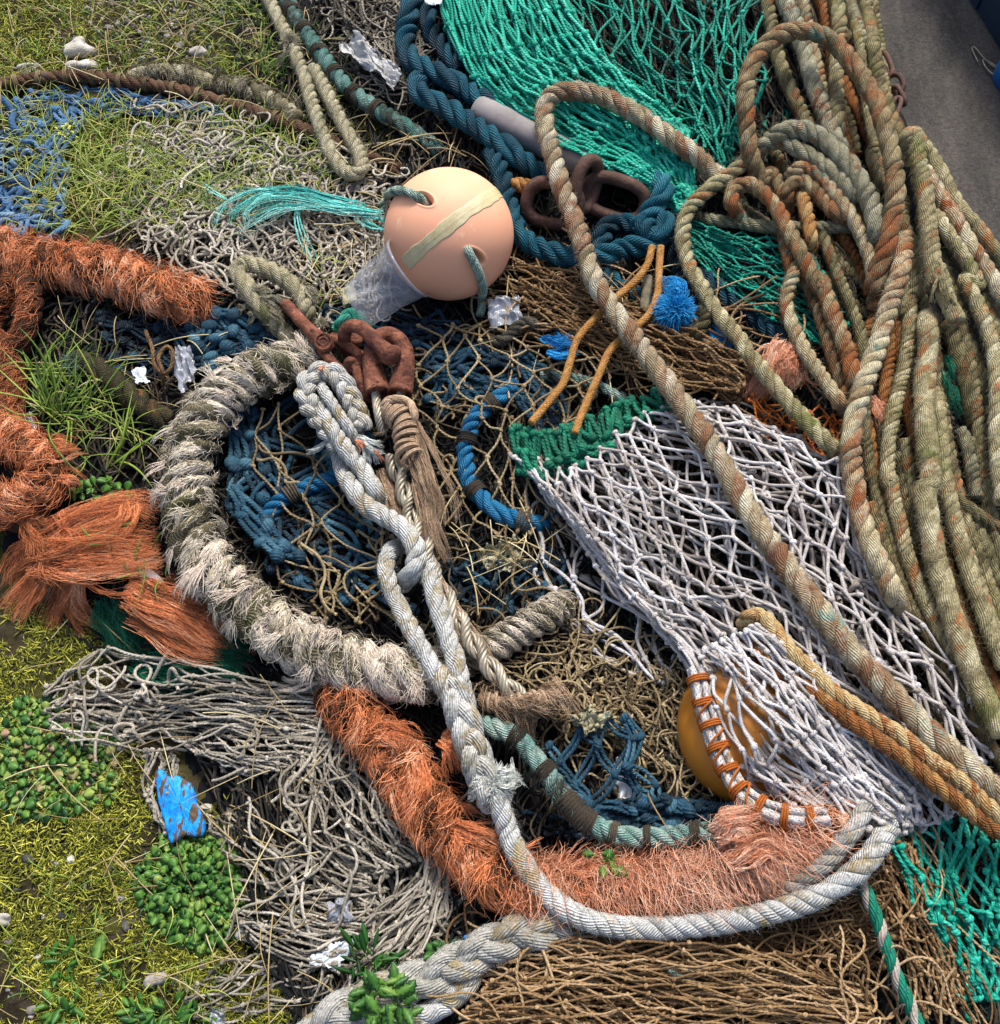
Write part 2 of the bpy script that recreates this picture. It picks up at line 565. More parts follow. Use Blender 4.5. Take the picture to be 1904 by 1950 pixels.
def shag(mb, path, r, count, ln, rad, ang=1.0, lift=.5, curl=.5, tint=.5, tvar=.15, tufts=0, tsize=.02, S=5, top=True, ttv=.2, s0=0., s1=1., wind=0.0, lay=None, keep=.45, band=0.0):
    """frayed fibres that leave a rope's surface: ang turns them from along (0) to around it (pi/2)"""
    if tufts:
        ts = RNG.uniform(s0, s1, tufts) * path.L; tt = RNG.uniform(-1.9, 1.9, tufts) if top else RNG.uniform(-3.14, 3.14, tufts)
        if wind: tt = RNG.normal(0, .5, tufts) + RNG.choice([-1.0, 0, 1.0], tufts)
        td = RNG.normal(0, .35, tufts); tl = RNG.uniform(.6, 1.3, tufts); tn = RNG.normal(0, ttv, tufts); tf = RNG.normal(1, .45, tufts)
        k = RNG.integers(0, tufts, count)
        s = ts[k] + RNG.normal(0, tsize, count); th = tt[k] + RNG.normal(0, tsize / r, count)
        an = ang + td[k] + RNG.normal(0, .18, count); L = ln * tl[k] * RNG.uniform(.5, 1.1, count)
        ti = tint + tn[k] + RNG.normal(0, tvar, count); lf = lift * np.clip(tf[k], .1, 2.2)
    else:
        s = RNG.uniform(s0, s1, count) * path.L
        th = RNG.uniform(-2.0, 2.0, count) if top else RNG.uniform(-3.14, 3.14, count)
        an = ang + RNG.normal(0, .45, count); L = ln * RNG.uniform(.35, 1.2, count)
        ti = RNG.normal(tint, tvar, count); lf = lift * RNG.uniform(.2, 1.6, count)
    if band:
        fb = smooth_noise(9, 1.0)
        ti = ti + band * fb(s / .22, (th + 3) / 6)
    if lay is not None:
        ok = np.abs(np.sin(lay[2] * (th - np.interp(s, lay[0], lay[1])) / 2)) > keep * RNG.uniform(.4, 1.2, len(s))
        s, th, an, L, ti, lf = (q[ok] for q in (s, th, an, L, ti, lf)); count = len(s)
        ti = ti + .10 * np.sin(1.7 * np.floor((th - np.interp(s, lay[0], lay[1])) * lay[2] / 6.2832))
    u = np.linspace(0, 1, S)[None]
    w1, w2 = RNG.normal(0, curl, (count, 1)), RNG.normal(0, curl, (count, 1))
    a2 = an[:, None] + w1 * u + .5 * w2 * np.sin(4 * u)
    st = L[:, None] / (S - 1)
    ds = np.cos(a2) * st; dt = np.sin(a2) * st / r
    ss = s[:, None] + np.cumsum(ds, 1) - ds[:, :1]; tt = th[:, None] + np.cumsum(dt, 1) - dt[:, :1]
    prof = 1.0
    if lay is not None: prof = 1 - lay[3] * (1 - np.abs(np.sin(lay[2] * (tt - np.interp(ss, lay[0], lay[1])) / 2)) ** lay[4])
    rr = r * .95 * prof + lf[:, None] * L[:, None] * (u ** 1.3 - .35 * u ** 3) + L[:, None] * .1 * w2 * u * (1 - u)
    P, T, N, B = path.ev(ss.ravel())
    over = (ss - np.clip(ss, 0, path.L)).ravel()[:, None]
    V = P + T * over + rr.ravel()[:, None] * (np.cos(tt.ravel())[:, None] * N + np.sin(tt.ravel())[:, None] * B)
    V = V.reshape(count, S, 3)
    tubes(mb, V, rad * np.array([1, 1, .95, .8, .3])[None] if S == 5 else rad * np.linspace(1, .3, S)[None], 3, tint=ti)


def wisps(mb, pts, width, count, rad, spread=1.0, wave=.25, tint=.5, tvar=.15, S=9, hsp=.4, taper=.3, start=.25):
    """a bundle of loose fibres that follows picture points (X, Y, h) and opens out towards its end; width in picture units"""
    P = at(*np.asarray(pts, float).T)
    pa = Path(P, .006)
    m = mpp(P.mean(0)); w = width * m * .5
    u = np.linspace(0, 1, S)[None]
    end = RNG.uniform(.55, 1.0, (count, 1)); beg = RNG.uniform(0, .25, (count, 1))
    q = beg + (end - beg) * u
    nl = max(3, count // 16); lk = RNG.integers(0, nl, count)
    pick = lambda A, k: (A[lk] + RNG.normal(0, k, count))[:, None]
    a = pick(RNG.normal(0, .55, nl), .09); b = pick(RNG.normal(0, .5, nl), .12) * hsp
    lt = RNG.normal(0, tvar, nl)[lk]
    wd = w * (start + (1 - start) * np.clip(q, 0, 1) ** 1.2 * spread)
    wv = w * wave * (np.sin(q * pick(RNG.uniform(3, 11, nl), .6) + pick(RNG.uniform(0, 6, nl), .3))) + w * .06 * np.sin(q * RNG.uniform(8, 22, (count, 1)) + RNG.uniform(0, 6, (count, 1)))
    Pq, T, N, B = pa.ev((q * pa.L).ravel())
    side = unit(np.cross(T, [0, 0, 1.0]))
    V = Pq + side * (a * wd + wv).ravel()[:, None] + np.array([0, 0, 1.0]) * (b * wd + .4 * wv * RNG.normal(size=(count, 1))).ravel()[:, None]
    tubes(mb, V.reshape(count, S, 3), rad * np.linspace(1, taper, S)[None], 3, tint=RNG.normal(tint, tvar * .6, count) + lt)


def coil(mb, path, s0, s1, r, turns, rw, tint=.5, jag=.0, K=6):
    """a cord wound round a rope between s0 and s1"""
    n = int(turns * 18) + 2
    s = np.linspace(s0, s1, n); th = np.linspace(0, turns * 2 * math.pi, n) + RNG.uniform(0, 6)
    P, T, N, B = path.ev(s)
    rr = r * (1 + jag * np.sin(th * .37 + RNG.uniform(0, 6)) + jag * .6 * np.sin(th * 1.13))
    R = np.cos(th)[:, None] * N + np.sin(th)[:, None] * B
    a = 2 * math.pi * np.arange(K) / K
    V = (P + rr[:, None] * R)[:, None] + rw * (np.cos(a)[None, :, None] * R[:, None] + np.sin(a)[None, :, None] * T[:, None])
    uv = np.stack([np.broadcast_to(a * rw, (n, K)), np.repeat((th * r)[:, None], K, 1)], -1)
    mb.grid(V, closed_v=True, uv=uv, tint=tint)


def line(pts, h=0.0):
    a = [(p[0], p[1], p[2] if len(p) > 2 else h) for p in pts]
    return at(*np.asarray(a, float).T)


def blob(mb, c, rx, ry, rz, nu=20, nv=14, rough=0.0, rot=0.0, tint=.5, k=2.0):
    v = np.linspace(-math.pi / 2, math.pi / 2, nv)[:, None]; u = np.linspace(0, 2 * math.pi, nu, endpoint=False)[None]
    D = np.stack([np.cos(v) * np.cos(u), np.cos(v) * np.sin(u), np.sin(v) + 0 * u], -1)
    q = 1.0
    if rough:
        q = np.ones(D.shape[:2])
        for _ in range(7):
            d = unit(RNG.normal(size=3)) * RNG.uniform(1, 3.5) * k * .6
            q = q + rough * .6 * np.sin(D @ d + RNG.uniform(0, 6))
        q = q[..., None]
    D = D * q * [rx, ry, rz]
    cr, sr = math.cos(rot), math.sin(rot)
    D = np.stack([D[..., 0] * cr - D[..., 1] * sr, D[..., 0] * sr + D[..., 1] * cr, D[..., 2]], -1)
    mb.grid(D + np.asarray(c), closed_v=True, tint=tint)


def basis(axis, hint=(0, 0, 1.0)):
    a = unit(np.asarray(axis, float)); x = np.cross(hint, a)
    if np.linalg.norm(x) < 1e-3: x = np.array([1.0, 0, 0])
    x = unit(x); return x, np.cross(a, x), a


def lathe(mb, c, axis, prof, K=40, hint=(0, 0, 1.0), tint=.5, dent=None, closed=True):
    """turn a profile of (radius, distance along the axis)"""
    x, y, a = basis(axis, hint)
    u = np.linspace(0, 2 * math.pi, K, endpoint=False)
    R = np.array([p[0] for p in prof])[:, None]; Z = np.array([p[1] for p in prof])[:, None] + 0 * u
    R = R + 0 * u
    if dent is not None: R = R * dent(u[None], np.linspace(0, 1, len(prof))[:, None])
    V = np.asarray(c) + R[..., None] * (np.cos(u)[None, :, None] * x + np.sin(u)[None, :, None] * y) + Z[..., None] * a
    mb.grid(V, closed_v=True, tint=tint)


def sweep(mb, pts3, rad, K=14, closed=False, raw=False, tint=.5, step=.004, squash=1.0, lumps=0.0):
    """a plain bar along 3-D points; rad a number or one per point"""
    pa = Path(pts3, step, raw=raw, closed=closed)
    a = 2 * math.pi * np.arange(K) / K
    rr = np.interp(pa.s / pa.L, np.linspace(0, 1, len(np.atleast_1d(rad))), np.atleast_1d(rad))
    if lumps: rr = rr * (1 + wob(pa.s, pa.L, 3, lumps))
    P, N, B = pa.P, pa.N, pa.B
    if closed:
        P = P[:-1]; N = N[:-1]; B = B[:-1]; rr = rr[:-1]
        tw = math.atan2(pa.N[-1] @ pa.B[0], pa.N[-1] @ pa.N[0])
        f = -np.linspace(0, 1, len(P)) * tw
    else:
        f = np.zeros(len(P))
    aa = a[None] + f[:, None]
    V = P[:, None] + rr[:, None, None] * (np.cos(aa)[..., None] * N[:, None] + squash * np.sin(aa)[..., None] * B[:, None])
    if closed:
        V = np.concatenate([V, V[:1]])
    else:
        c0, c1 = P[0], P[-1]; q = rr[0] * .3; e = rr[-1] * .3
        V = np.concatenate([[c0 + (V[0] - c0) * .03 - pa.T[0] * q], [c0 + (V[0] - c0) * .75 - pa.T[0] * q * .8], V, [c1 + (V[-1] - c1) * .75 + pa.T[-1] * e * .8], [c1 + (V[-1] - c1) * .03 + pa.T[-1] * e]])
    mb.grid(V, closed_v=True, tint=tint)
    return pa


def ring(c, ex, ey, a, b, p=2.6, n=28):
    """points of an oblong ring spanned by two directions (chain link)"""
    t = np.linspace(0, 2 * math.pi, n, endpoint=False)
    cx = np.sign(np.cos(t)) * np.abs(np.cos(t)) ** (2 / p); cy = np.sign(np.sin(t)) * np.abs(np.sin(t)) ** (2 / p)
    return np.asarray(c) + a * cx[:, None] * np.asarray(ex) + b * cy[:, None] * np.asarray(ey)


# scattered points inside a picture polygon, on the ground
def inside(X, Y, poly):
    poly = np.asarray(poly, float); r = np.zeros(X.shape, bool); j = len(poly) - 1
    for i in range(len(poly)):
        xi, yi = poly[i]; xj, yj = poly[j]
        r ^= ((yi > Y) != (yj > Y)) & (X < (xj - xi) * (Y - yi) / (yj - yi + 1e-9) + xi)
        j = i
    return r


def scatter(poly, n, soft=0, clump=0.0, ck=7.0):
    p = np.asarray(poly, float); lo, hi = p.min(0), p.max(0)
    out = np.zeros((0, 2)); f = smooth_noise(9, ck / 2)
    while len(out) < n:
        q = RNG.uniform(lo, hi, (n * 2, 2))
        w = q + RNG.normal(0, soft, q.shape) if soft else q
        ok = inside(w[:, 0], w[:, 1], p)
        if clump:
            g = (q - lo) / (hi - lo)
            ok &= RNG.random(len(q)) < np.clip(.5 + clump * f(g[:, 0], g[:, 1]), 0, 1)
        out = np.concatenate([out, q[ok]])
    return out[:n]


def loose(mb, poly, n, ln, tw, h=.01, hv=.012, curl=1.0, tint=.5, tvar=.15, K=5, S=30, heading=None, hspread=.6, soft=12):
    """stray twine that wanders over the heap from places inside a picture polygon"""
    p = scatter(poly, n, soft)
    m = mpp(at(p[0, 0], p[0, 1], .03)); r = .5 * tw * m
    P0 = flat_at(p[:, 0], p[:, 1], .05)
    L = ln * RNG.uniform(.4, 1.5, n)
    u = np.linspace(0, 1, S)[None]
    a0 = RNG.uniform(0, 2 * math.pi, n) if heading is None else RNG.normal(heading, hspread, n) + math.pi * RNG.integers(0, 2, n)
    ang = a0[:, None] + curl * sum(RNG.normal(0, 1.0, (n, 1)) / (.6 + .5 * k) * np.sin(u * (2.2 + 3.1 * k) * RNG.uniform(.6, 1.5, (n, 1)) + RNG.uniform(0, 6, (n, 1))) for k in range(4))
    st = L[:, None] / (S - 1)
    x = P0[:, :1] + np.cumsum(np.cos(ang) * st, 1); y = P0[:, 1:2] + np.cumsum(np.sin(ang) * st, 1)
    x = x - x.mean(1, keepdims=True) + P0[:, :1]; y = y - y.mean(1, keepdims=True) + P0[:, 1:2]
    z = heap(x, y) + h + hv * (np.sin(u * RNG.uniform(4, 14, (n, 1)) + RNG.uniform(0, 6, (n, 1))) * .5 + RNG.uniform(-.3, .8, (n, 1)))
    z = np.maximum(z, heap(x, y) + r)
    tubes(mb, np.stack([x, y, z], -1), r * RNG.uniform(.75, 1.15, (n, 1)), K, tint=RNG.normal(tint, tvar, n), ref=np.tile(np.array([[.03, .02, 1.0]]), (n, 1)))


def crumple(mb, pts, rows, cols, amp, h, tint=.5, th=.0008, k=1.5):
    """a crumpled thin sheet over the four picture corners pts (in order round), given a real thickness"""
    P = line(pts, h)
    s, t = np.meshgrid(np.linspace(0, 1, cols), np.linspace(0, 1, rows))
    A = P[0] * ((1 - s) * (1 - t))[..., None] + P[1] * (s * (1 - t))[..., None] + P[2] * (s * t)[..., None] + P[3] * ((1 - s) * t)[..., None]
    f = [smooth_noise(8, k) for _ in range(4)]
    A = A + np.stack([amp * .5 * f[0](s, t), amp * .5 * f[1](s, t), amp * (f[2](s, t) + .6 * np.abs(f[3](s * 1.7, t * 1.7)))], -1)
    edge = np.minimum(np.minimum(s, 1 - s), np.minimum(t, 1 - t))
    g1, g2 = smooth_noise(8, k * 3), smooth_noise(8, k * 3)
    A = A + np.stack([g1(s, t), g2(s, t), 0 * s], -1) * amp * .45 * (1 - sm(0, .3, edge))[..., None]
    Bk = A - np.array([0, 0, th])
    full = np.concatenate([A, Bk[:, ::-1]], 1)
    mb.grid(full, closed_v=True, tint=tint)
    # close the two remaining rims
    for r in (0, rows - 1):
        mb.grid(np.stack([A[r], Bk[r]]), tint=tint)

# ------------------------------------------------------------------ ground, tarmac, heap
def gcoord(a, b, step, far):
    mid = np.arange(a, b + step, step)
    g = np.array([.05, .15, .4, 1, 2.5, 6, 15, 40])
    g = g[g < far]
    return np.concatenate([(a - g)[::-1], mid, mid[-1] + g])


def edge_d(x, y):
    X, Y = to_px(np.stack([x, y, 0 * x], -1))
    return ((X - 1640) * 480 - (Y + 50) * 260) / 546.0


seed(11)
gx, gy = np.meshgrid(gcoord(-1.35, 1.35, .009, 50), gcoord(-1.15, 1.6, .009, 50))
inn = (np.abs(gx) < 1.6) & (gy > -1.4) & (gy < 1.8)
gz = np.zeros_like(gx)
r0 = np.random.default_rng(3)
for k in range(26):
    a = r0.normal(0, 1, 2) * (6 + 3.2 * k); gz += np.sin(gx * a[0] + gy * a[1] + r0.uniform(0, 6)) / (3 + k)
gz = gz * .006
dd = np.where(inn, edge_d(np.where(inn, gx, 0), np.where(inn, gy, 0)), 0)
gz = np.where(inn, gz * (1 - sm(-420, -330, dd)), 0) - .004 * sm(-420, -340, dd)
mb = MB(); mb.grid(np.stack([gx, gy, gz], -1))
M_soil = solid('soil', [C(18, 16, 12), C(40, 35, 24), C(70, 62, 40), C(80, 78, 36)], 9, 1.1, .95, .9, 90, .006, .1,
               stain=[(C(70, 72, 24), 5, .50, .64), (C(60, 52, 42), 30, .5, .6)])
ground = mb.build('ground', M_soil); tag(ground, kind='structure')

# the tarmac sheet, right of a slanting edge
e0, e1 = flat_at(1640, -50), flat_at(1900, 430)
u = unit((e1 - e0)[:2]); nrm = np.array([u[1], -u[0]])
if nrm[0] < 0: nrm = -nrm
ss = np.concatenate([np.linspace(-30, -2, 8), np.arange(-1.9, 2.6, .02), np.linspace(3, 30, 8)])
ww = np.concatenate([np.arange(-.34, 1.2, .02), np.linspace(1.4, 30, 10)])
S_, W_ = np.meshgrid(ss, ww, indexing='ij')
r0 = np.random.default_rng(5)
P = e0[:2] + S_[..., None] * u + W_[..., None] * nrm
P = P + ((W_ < -.33) * r0.normal(0, .008, W_.shape))[..., None] * nrm
Z = .006 + .0015 * np.sin(P[..., 0] * 9 + 2 * np.sin(P[..., 1] * 7))
mb = MB(); mb.grid(np.concatenate([P, Z[..., None]], -1)[:, ::-1])
M_tar = NT('tarmac_wet')
tc = M_tar.n('TexCoord').outputs['Object']
c = M_tar.ramp(M_tar.noise(tc, 3.0, 4), stops(C(64, 62, 60), C(94, 90, 86), C(124, 118, 110)))
mp = M_tar.n('Mapping'); mp.inputs['Rotation'].default_value = (0, 0, 1.05); mp.inputs['Scale'].default_value = (1, .35, 1); M_tar.l(tc, mp.inputs['Vector'])
c = M_tar.mix(M_tar.ramp(M_tar.noise(mp.outputs[0], 7, 5, .7), [(.42, (0, 0, 0, 1)), (.66, (1, 1, 1, 1))]), c, C(134, 126, 116))
v = M_tar.n('TexVoronoi', Scale=150.0); M_tar.l(tc, v.inputs['Vector'])
sp = M_tar.ramp(v.outputs['Distance'], [(.0, (1, 1, 1, 1)), (.22, (0, 0, 0, 1))])
gate = M_tar.ramp(M_tar.noise(tc, 60, 2), [(.58, (0, 0, 0, 1)), (.66, (1, 1, 1, 1))])
c = M_tar.mix(M_tar.math('MULTIPLY', sp, gate), c, C(215, 205, 195))
c = M_tar.mix(.8, c, M_tar.ramp(M_tar.noise(tc, 95, 6, .9), [(.35, (.25, .25, .25, 1)), (.65, (1.3, 1.3, 1.3, 1))]), 'MULTIPLY')
M_tar.l(c, M_tar.bsdf.inputs['Base Color']); M_tar.bsdf.inputs['Roughness'].default_value = .6
M_tar.bump(M_tar.noise(tc, 150, 5, .85), 1.0, .012)
tag(mb.build('tarmac', M_tar.m), kind='structure')

def grow(pts, ln, lean, rad, S=4, K=3, flat=1.0, droop=.3, tint=.5, tvar=.2, h=0.0, dirs=None, taper=True, shape=None, wave=0.0):
    """short stems that rise from the ground at picture points and bend over"""
    n = len(pts)
    P = at(pts[:, 0], pts[:, 1], h)
    a = RNG.uniform(0, 2 * math.pi, n) if dirs is None else dirs
    d = np.stack([np.cos(a), np.sin(a), 0 * a], -1)
    L = ln * RNG.uniform(.45, 1.25, n); le = lean * RNG.uniform(.5, 1.3, n)
    u = np.linspace(0, 1, S)[None, :, None]
    V = P[:, None] + d[:, None] * (le * L)[:, None, None] * u ** 1.3 + np.array([0, 0, 1.0]) * (L * np.sqrt(np.clip(1 - le ** 2, .03, 1)))[:, None, None] * (u - droop * u ** 2.2)
    if wave: V = V + np.cross(d, [0, 0, 1.0])[:, None] * (RNG.normal(0, wave, n) * L)[:, None, None] * np.sin(u * 3.1)
    pr = np.linspace(1, .12, S) if taper else np.ones(S)
    if shape is not None: pr = np.interp(np.linspace(0, 1, S), np.linspace(0, 1, len(shape)), shape)
    side = np.cross(d, [0, 0, 1.0])
    return V, rad * pr[None] * RNG.uniform(.7, 1.3, (n, 1)), RNG.normal(tint, tvar, n), side


# heap of old netting: a mound with loose twine all over it
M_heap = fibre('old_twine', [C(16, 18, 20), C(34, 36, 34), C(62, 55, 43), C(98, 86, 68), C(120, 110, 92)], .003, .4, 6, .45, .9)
seed(21)
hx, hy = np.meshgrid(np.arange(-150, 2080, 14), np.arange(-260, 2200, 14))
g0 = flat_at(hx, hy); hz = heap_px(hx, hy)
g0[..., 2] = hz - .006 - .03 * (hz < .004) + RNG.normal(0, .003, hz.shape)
mb = MB(); mb.grid(g0[:, ::-1], tint=-.35)  # mound sheet tinted near black: painted shade behind the gaps
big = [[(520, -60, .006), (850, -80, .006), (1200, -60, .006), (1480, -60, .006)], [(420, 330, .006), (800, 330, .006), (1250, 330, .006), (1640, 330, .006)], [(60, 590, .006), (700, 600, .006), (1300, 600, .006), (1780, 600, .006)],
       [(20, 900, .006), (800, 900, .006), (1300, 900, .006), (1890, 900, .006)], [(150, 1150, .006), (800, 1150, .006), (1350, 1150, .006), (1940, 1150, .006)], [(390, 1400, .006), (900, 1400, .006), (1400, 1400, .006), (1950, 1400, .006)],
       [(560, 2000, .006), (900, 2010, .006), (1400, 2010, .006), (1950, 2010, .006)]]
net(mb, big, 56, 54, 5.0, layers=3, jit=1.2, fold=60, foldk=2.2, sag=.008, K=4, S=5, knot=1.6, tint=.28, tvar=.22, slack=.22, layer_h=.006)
tag(mb.build('tangled_netting', M_heap), 'mass of old tangled twine and netting under the ropes, its mound coloured dark as shade', 'netting', kind='stuff')

# ------------------------------------------------------------------ moss, grass, gravel, straw
def leafmat(name, cols, rough=.55, trans=.15):
    q = NT(name)
    t = q.n('Attribute', attribute_name='tint').outputs['Fac']
    o = q.n('TexCoord').outputs['Object']
    f = q.math('ADD', t, q.math('MULTIPLY', q.math('SUBTRACT', q.noise(o, 12, 3), .5), .7))
    c = q.ramp(f, stops(*cols))
    q.l(c, q.bsdf.inputs['Base Color'])
    q.bsdf.inputs['Roughness'].default_value = rough
    q.bsdf.inputs['Specular IOR Level'].default_value = .35
    if trans:
        q.bsdf.inputs['Subsurface Weight'].default_value = trans
        q.bsdf.inputs['Subsurface Radius'].default_value = (.004, .006, .002)
        q.bsdf.inputs['Subsurface Scale'].default_value = .5
    return q.m


M_moss = leafmat('moss', [C(40, 44, 12), C(98, 102, 24), C(158, 158, 46), C(208, 202, 96)], .7, 0)
M_grass = leafmat('grass', [C(38, 62, 18), C(78, 108, 34), C(128, 150, 54), C(178, 176, 92)], .5, 0)
M_straw = leafmat('straw', [C(112, 92, 58), C(164, 144, 98), C(206, 192, 150)], .7, 0)
M_leaf = leafmat('leaf', [C(20, 50, 16), C(44, 88, 28), C(80, 120, 42), C(128, 146, 66), C(146, 116, 92)], .45, 0)
M_darkleaf = leafmat('dark_leaf', [C(14, 40, 14), C(34, 78, 24), C(66, 112, 36)], .4, 0)

MOSS = [[(-40, 1150), (210, 1170), (200, 1330), (330, 1560), (420, 1560), (560, 1720), (620, 1990), (-40, 2000)],
        [(-40, -40), (150, -40), (200, 120), (130, 160), (-40, 170)], [(180, -40), (420, -40), (470, 90), (300, 140), (180, 90)],
        [(60, 190), (480, 230), (700, 300), (420, 420), (120, 440)], [(380, 60), (520, 120), (560, 230), (420, 180)],
        [(600, 180), (760, 250), (800, 300), (660, 260)]]
seed(31)
mb = MB()
for poly, n, t in zip(MOSS, (26000, 5200, 3200, 5500, 1800, 1200), (.42, .42, .25, .4, .25, .2)):
    p = scatter(poly, n, 18, .62, 8)
    for ln, le, share in ((.016, .8, .7), (.026, .92, .3)):
        q = p[RNG.random(len(p)) < share]
        V, r, ti, sd = grow(q, ln, le, .0013, 4, 3, tint=t, tvar=.3, droop=.5, shape=[.8, 1.2, .8, .15])
        tubes(mb, V, r, 3, .6, ti, sd)
tag(mb.build('moss', M_moss), kind='stuff')

seed(32)
mb = MB()
def blades(poly, n, ln, lean=.8, rad=.0016, tint=.5, soft=20, dirs=None, clump=.5, h=0.0, droop=.5, wave=.12):
    p = scatter(poly, n, soft, clump); h = h + .008
    dr = None if dirs is None else RNG.normal(dirs, .7, n)
    V, r, ti, sd = grow(p, ln, lean, rad, 8, 4, tint=tint, tvar=.2, droop=droop, dirs=dr, wave=wave, h=h, shape=[.7, 1, 1, .85, .5, .08])
    tubes(mb, V, r, 4, .16, ti, sd)
blades([(0, 190), (460, 230), (680, 330), (480, 420), (60, 450)], 1500, .09, .8, .0013, .74, clump=.4)
blades([(150, 260), (420, 330), (420, 430), (150, 420)], 120, .16, .85, .0016, .6)
blades([(380, 60), (640, 60), (690, 360), (480, 330)], 260, .07, .8, .0013, .62)
blades([(0, -20), (540, -20), (520, 130), (0, 170)], 420, .06, .85, .0012, .6)
blades([(480, 110), (540, 110), (550, 160), (490, 160)], 26, .10, .6, .0022, .45, dirs=1.2)
blades([(420, 10), (520, 0), (540, 60), (440, 60)], 80, .06, .7, .002, .35)
# the big tuft beside the shaggy ring
for cx, cy, n, ln, w in ((105, 800, 24, .20, .0022), (130, 790, 18, .24, .0022), (190, 770, 12, .16, .0018), (80, 730, 12, .15, .0018), (215, 880, 6, .15, .003)):
    p = np.array([cx, cy]) + RNG.normal(0, 14, (n, 2))
    V, r, ti, sd = grow(p, ln, .8, w, 9, 4, tint=.42, tvar=.16, droop=.45, h=.02, dirs=RNG.normal(.9, 1.0, n), wave=.1, shape=[.7, 1, 1, .9, .55, .08])
    tubes(mb, V, r, 4, .16, ti, sd)
blades([(40, 660), (200, 690), (300, 860), (140, 900)], 90, .12, .85, .0014, .55, h=.015)
blades([(180, 1000), (330, 1010), (320, 1120), (200, 1110)], 14, .10, .85, .0018, .35, h=.05)
blades([(0, 1620), (330, 1640), (420, 1950), (0, 1960)], 110, .07, .85, .0012, .55)
blades([(640, 460), (760, 560), (700, 620), (560, 600)], 40, .06, .85, .001, .8, h=.02)
tag(mb.build('grass', M_grass), kind='stuff')

seed(33)
mb = MB()
def stalks(poly, n, ln, rad=.0009, h=.012):
    p = scatter(poly, n, 10)
    a = at(p[:, 0], p[:, 1], h)
    th = RNG.uniform(0, 2 * math.pi, n); L = ln * RNG.uniform(.4, 1.3, n)
    u = np.linspace(0, 1, 7)[None, :, None]
    d = np.stack([np.cos(th), np.sin(th), RNG.normal(.05, .12, n)], -1)
    V = a[:, None] + d[:, None] * L[:, None, None] * u + (np.cross(d, [0, 0, 1.0]) * (RNG.normal(0, .04, n) * L)[:, None])[:, None] * np.sin(3.1 * u)
    V[..., 2] += .012 * np.sin(3.1 * u[..., 0])
    tubes(mb, V, rad * RNG.uniform(.6, 1.6, (n, 1)), 4, 1.0, RNG.normal(.55, .25, n))
stalks([(0, -20), (560, -20), (700, 330), (500, 480), (0, 440)], 420, .11, .0008)
stalks([(0, 1180), (300, 1230), (620, 1500), (640, 1960), (0, 1960)], 60, .13, .0009)
stalks([(420, 1400), (640, 1350), (620, 1900), (420, 1900)], 22, .14, .0009, .04)
stalks([(620, 230), (900, 250), (900, 330), (700, 330)], 26, .13, .0012, .02)
stalks([(560, 340), (760, 380), (720, 640), (560, 560)], 70, .09, .0009, .03)
stalks([(900, 520), (1250, 520), (1250, 700), (900, 700)], 40, .11, .001, .03)
stalks([(830, 980), (1060, 980), (1060, 1160), (860, 1160)], 40, .1, .001, .03)
stalks([(100, 620), (420, 640), (350, 900), (100, 900)], 40, .10, .0009, .03)
tag(mb.build('dry_grass', M_straw), kind='stuff')

M_stone = solid('stone', [C(52, 50, 50), C(96, 92, 88), C(140, 132, 122), C(186, 180, 170)], 30, .6, .85, .7, 160, .003)
M_white_stone = solid('chalk', [C(104, 98, 84), C(164, 158, 144), C(196, 192, 182)], 26, .9, .9, .9, 90, .006, .15, stain=[(C(110, 96, 80), 16, .58, .68)])
seed(34)
mb = MB()
for poly, n, sz in (([(170, -20), (500, -20), (520, 120), (330, 140), (180, 70)], 900, .0034), ([(0, -20), (560, -20), (620, 260), (0, 230)], 420, .003), ([(0, 1560), (560, 1700), (560, 1960), (0, 1960)], 60, .006)):
    p = scatter(poly, n, 20)
    P = at(p[:, 0], p[:, 1], 0.0)
    for q in P:
        s = sz * RNG.lognormal(0, .45)
        blob(mb, q + [0, 0, s * .3], s, s * RNG.uniform(.6, 1), s * RNG.uniform(.4, .8), 9, 7, .18, RNG.uniform(0, 3), RNG.normal(.5, .3))
tag(mb.build('gravel', M_stone), kind='stuff')

def stone(label, X, Y, w, hgt, ratio, rot, mat, tint=.6, group=None, rough=.2):
    mb = MB(); p = at(X, Y, 0.0); m = mpp(p); r = w * m / 2
    blob(mb, p + [0, 0, hgt * .35], r, r * ratio, hgt, 34, 24, rough, rot, tint, 2.4)
    tag(mb.build('stone', mat), label, 'stone', group)
seed(35)
stone('large white crusted stone on the mossy ground near the upper left corner', 148, 100, 62, .03, .8, .4, M_white_stone, .75)
stone('smaller white stone touching the lower end of the large white stone', 158, 133, 48, .02, .6, .1, M_white_stone, .8)
stone('flat white shard lying left of the white stones above the seized rope', 55, 131, 40, .01, .5, .3, M_white_stone, .8)
stone('buff angular stone among the gravel left of the tan looped rope', 378, 104, 28, .014, .9, .7, M_stone, .85)
stone('grey shell-like stone on the moss at the bottom edge', 298, 1868, 34, .015, .8, .8, M_stone, .7)
stone('pale stone in the moss at the left edge near the bottom', 12, 1752, 28, .014, .9, .2, M_white_stone, .6)
stone('small white pebble right of the blue painted wood', 393, 1541, 22, .008, .7, .1, M_white_stone, .7)
stone('pale pebble at the top edge of the gravel', 171, 22, 14, .01, .8, .1, M_white_stone, .5)


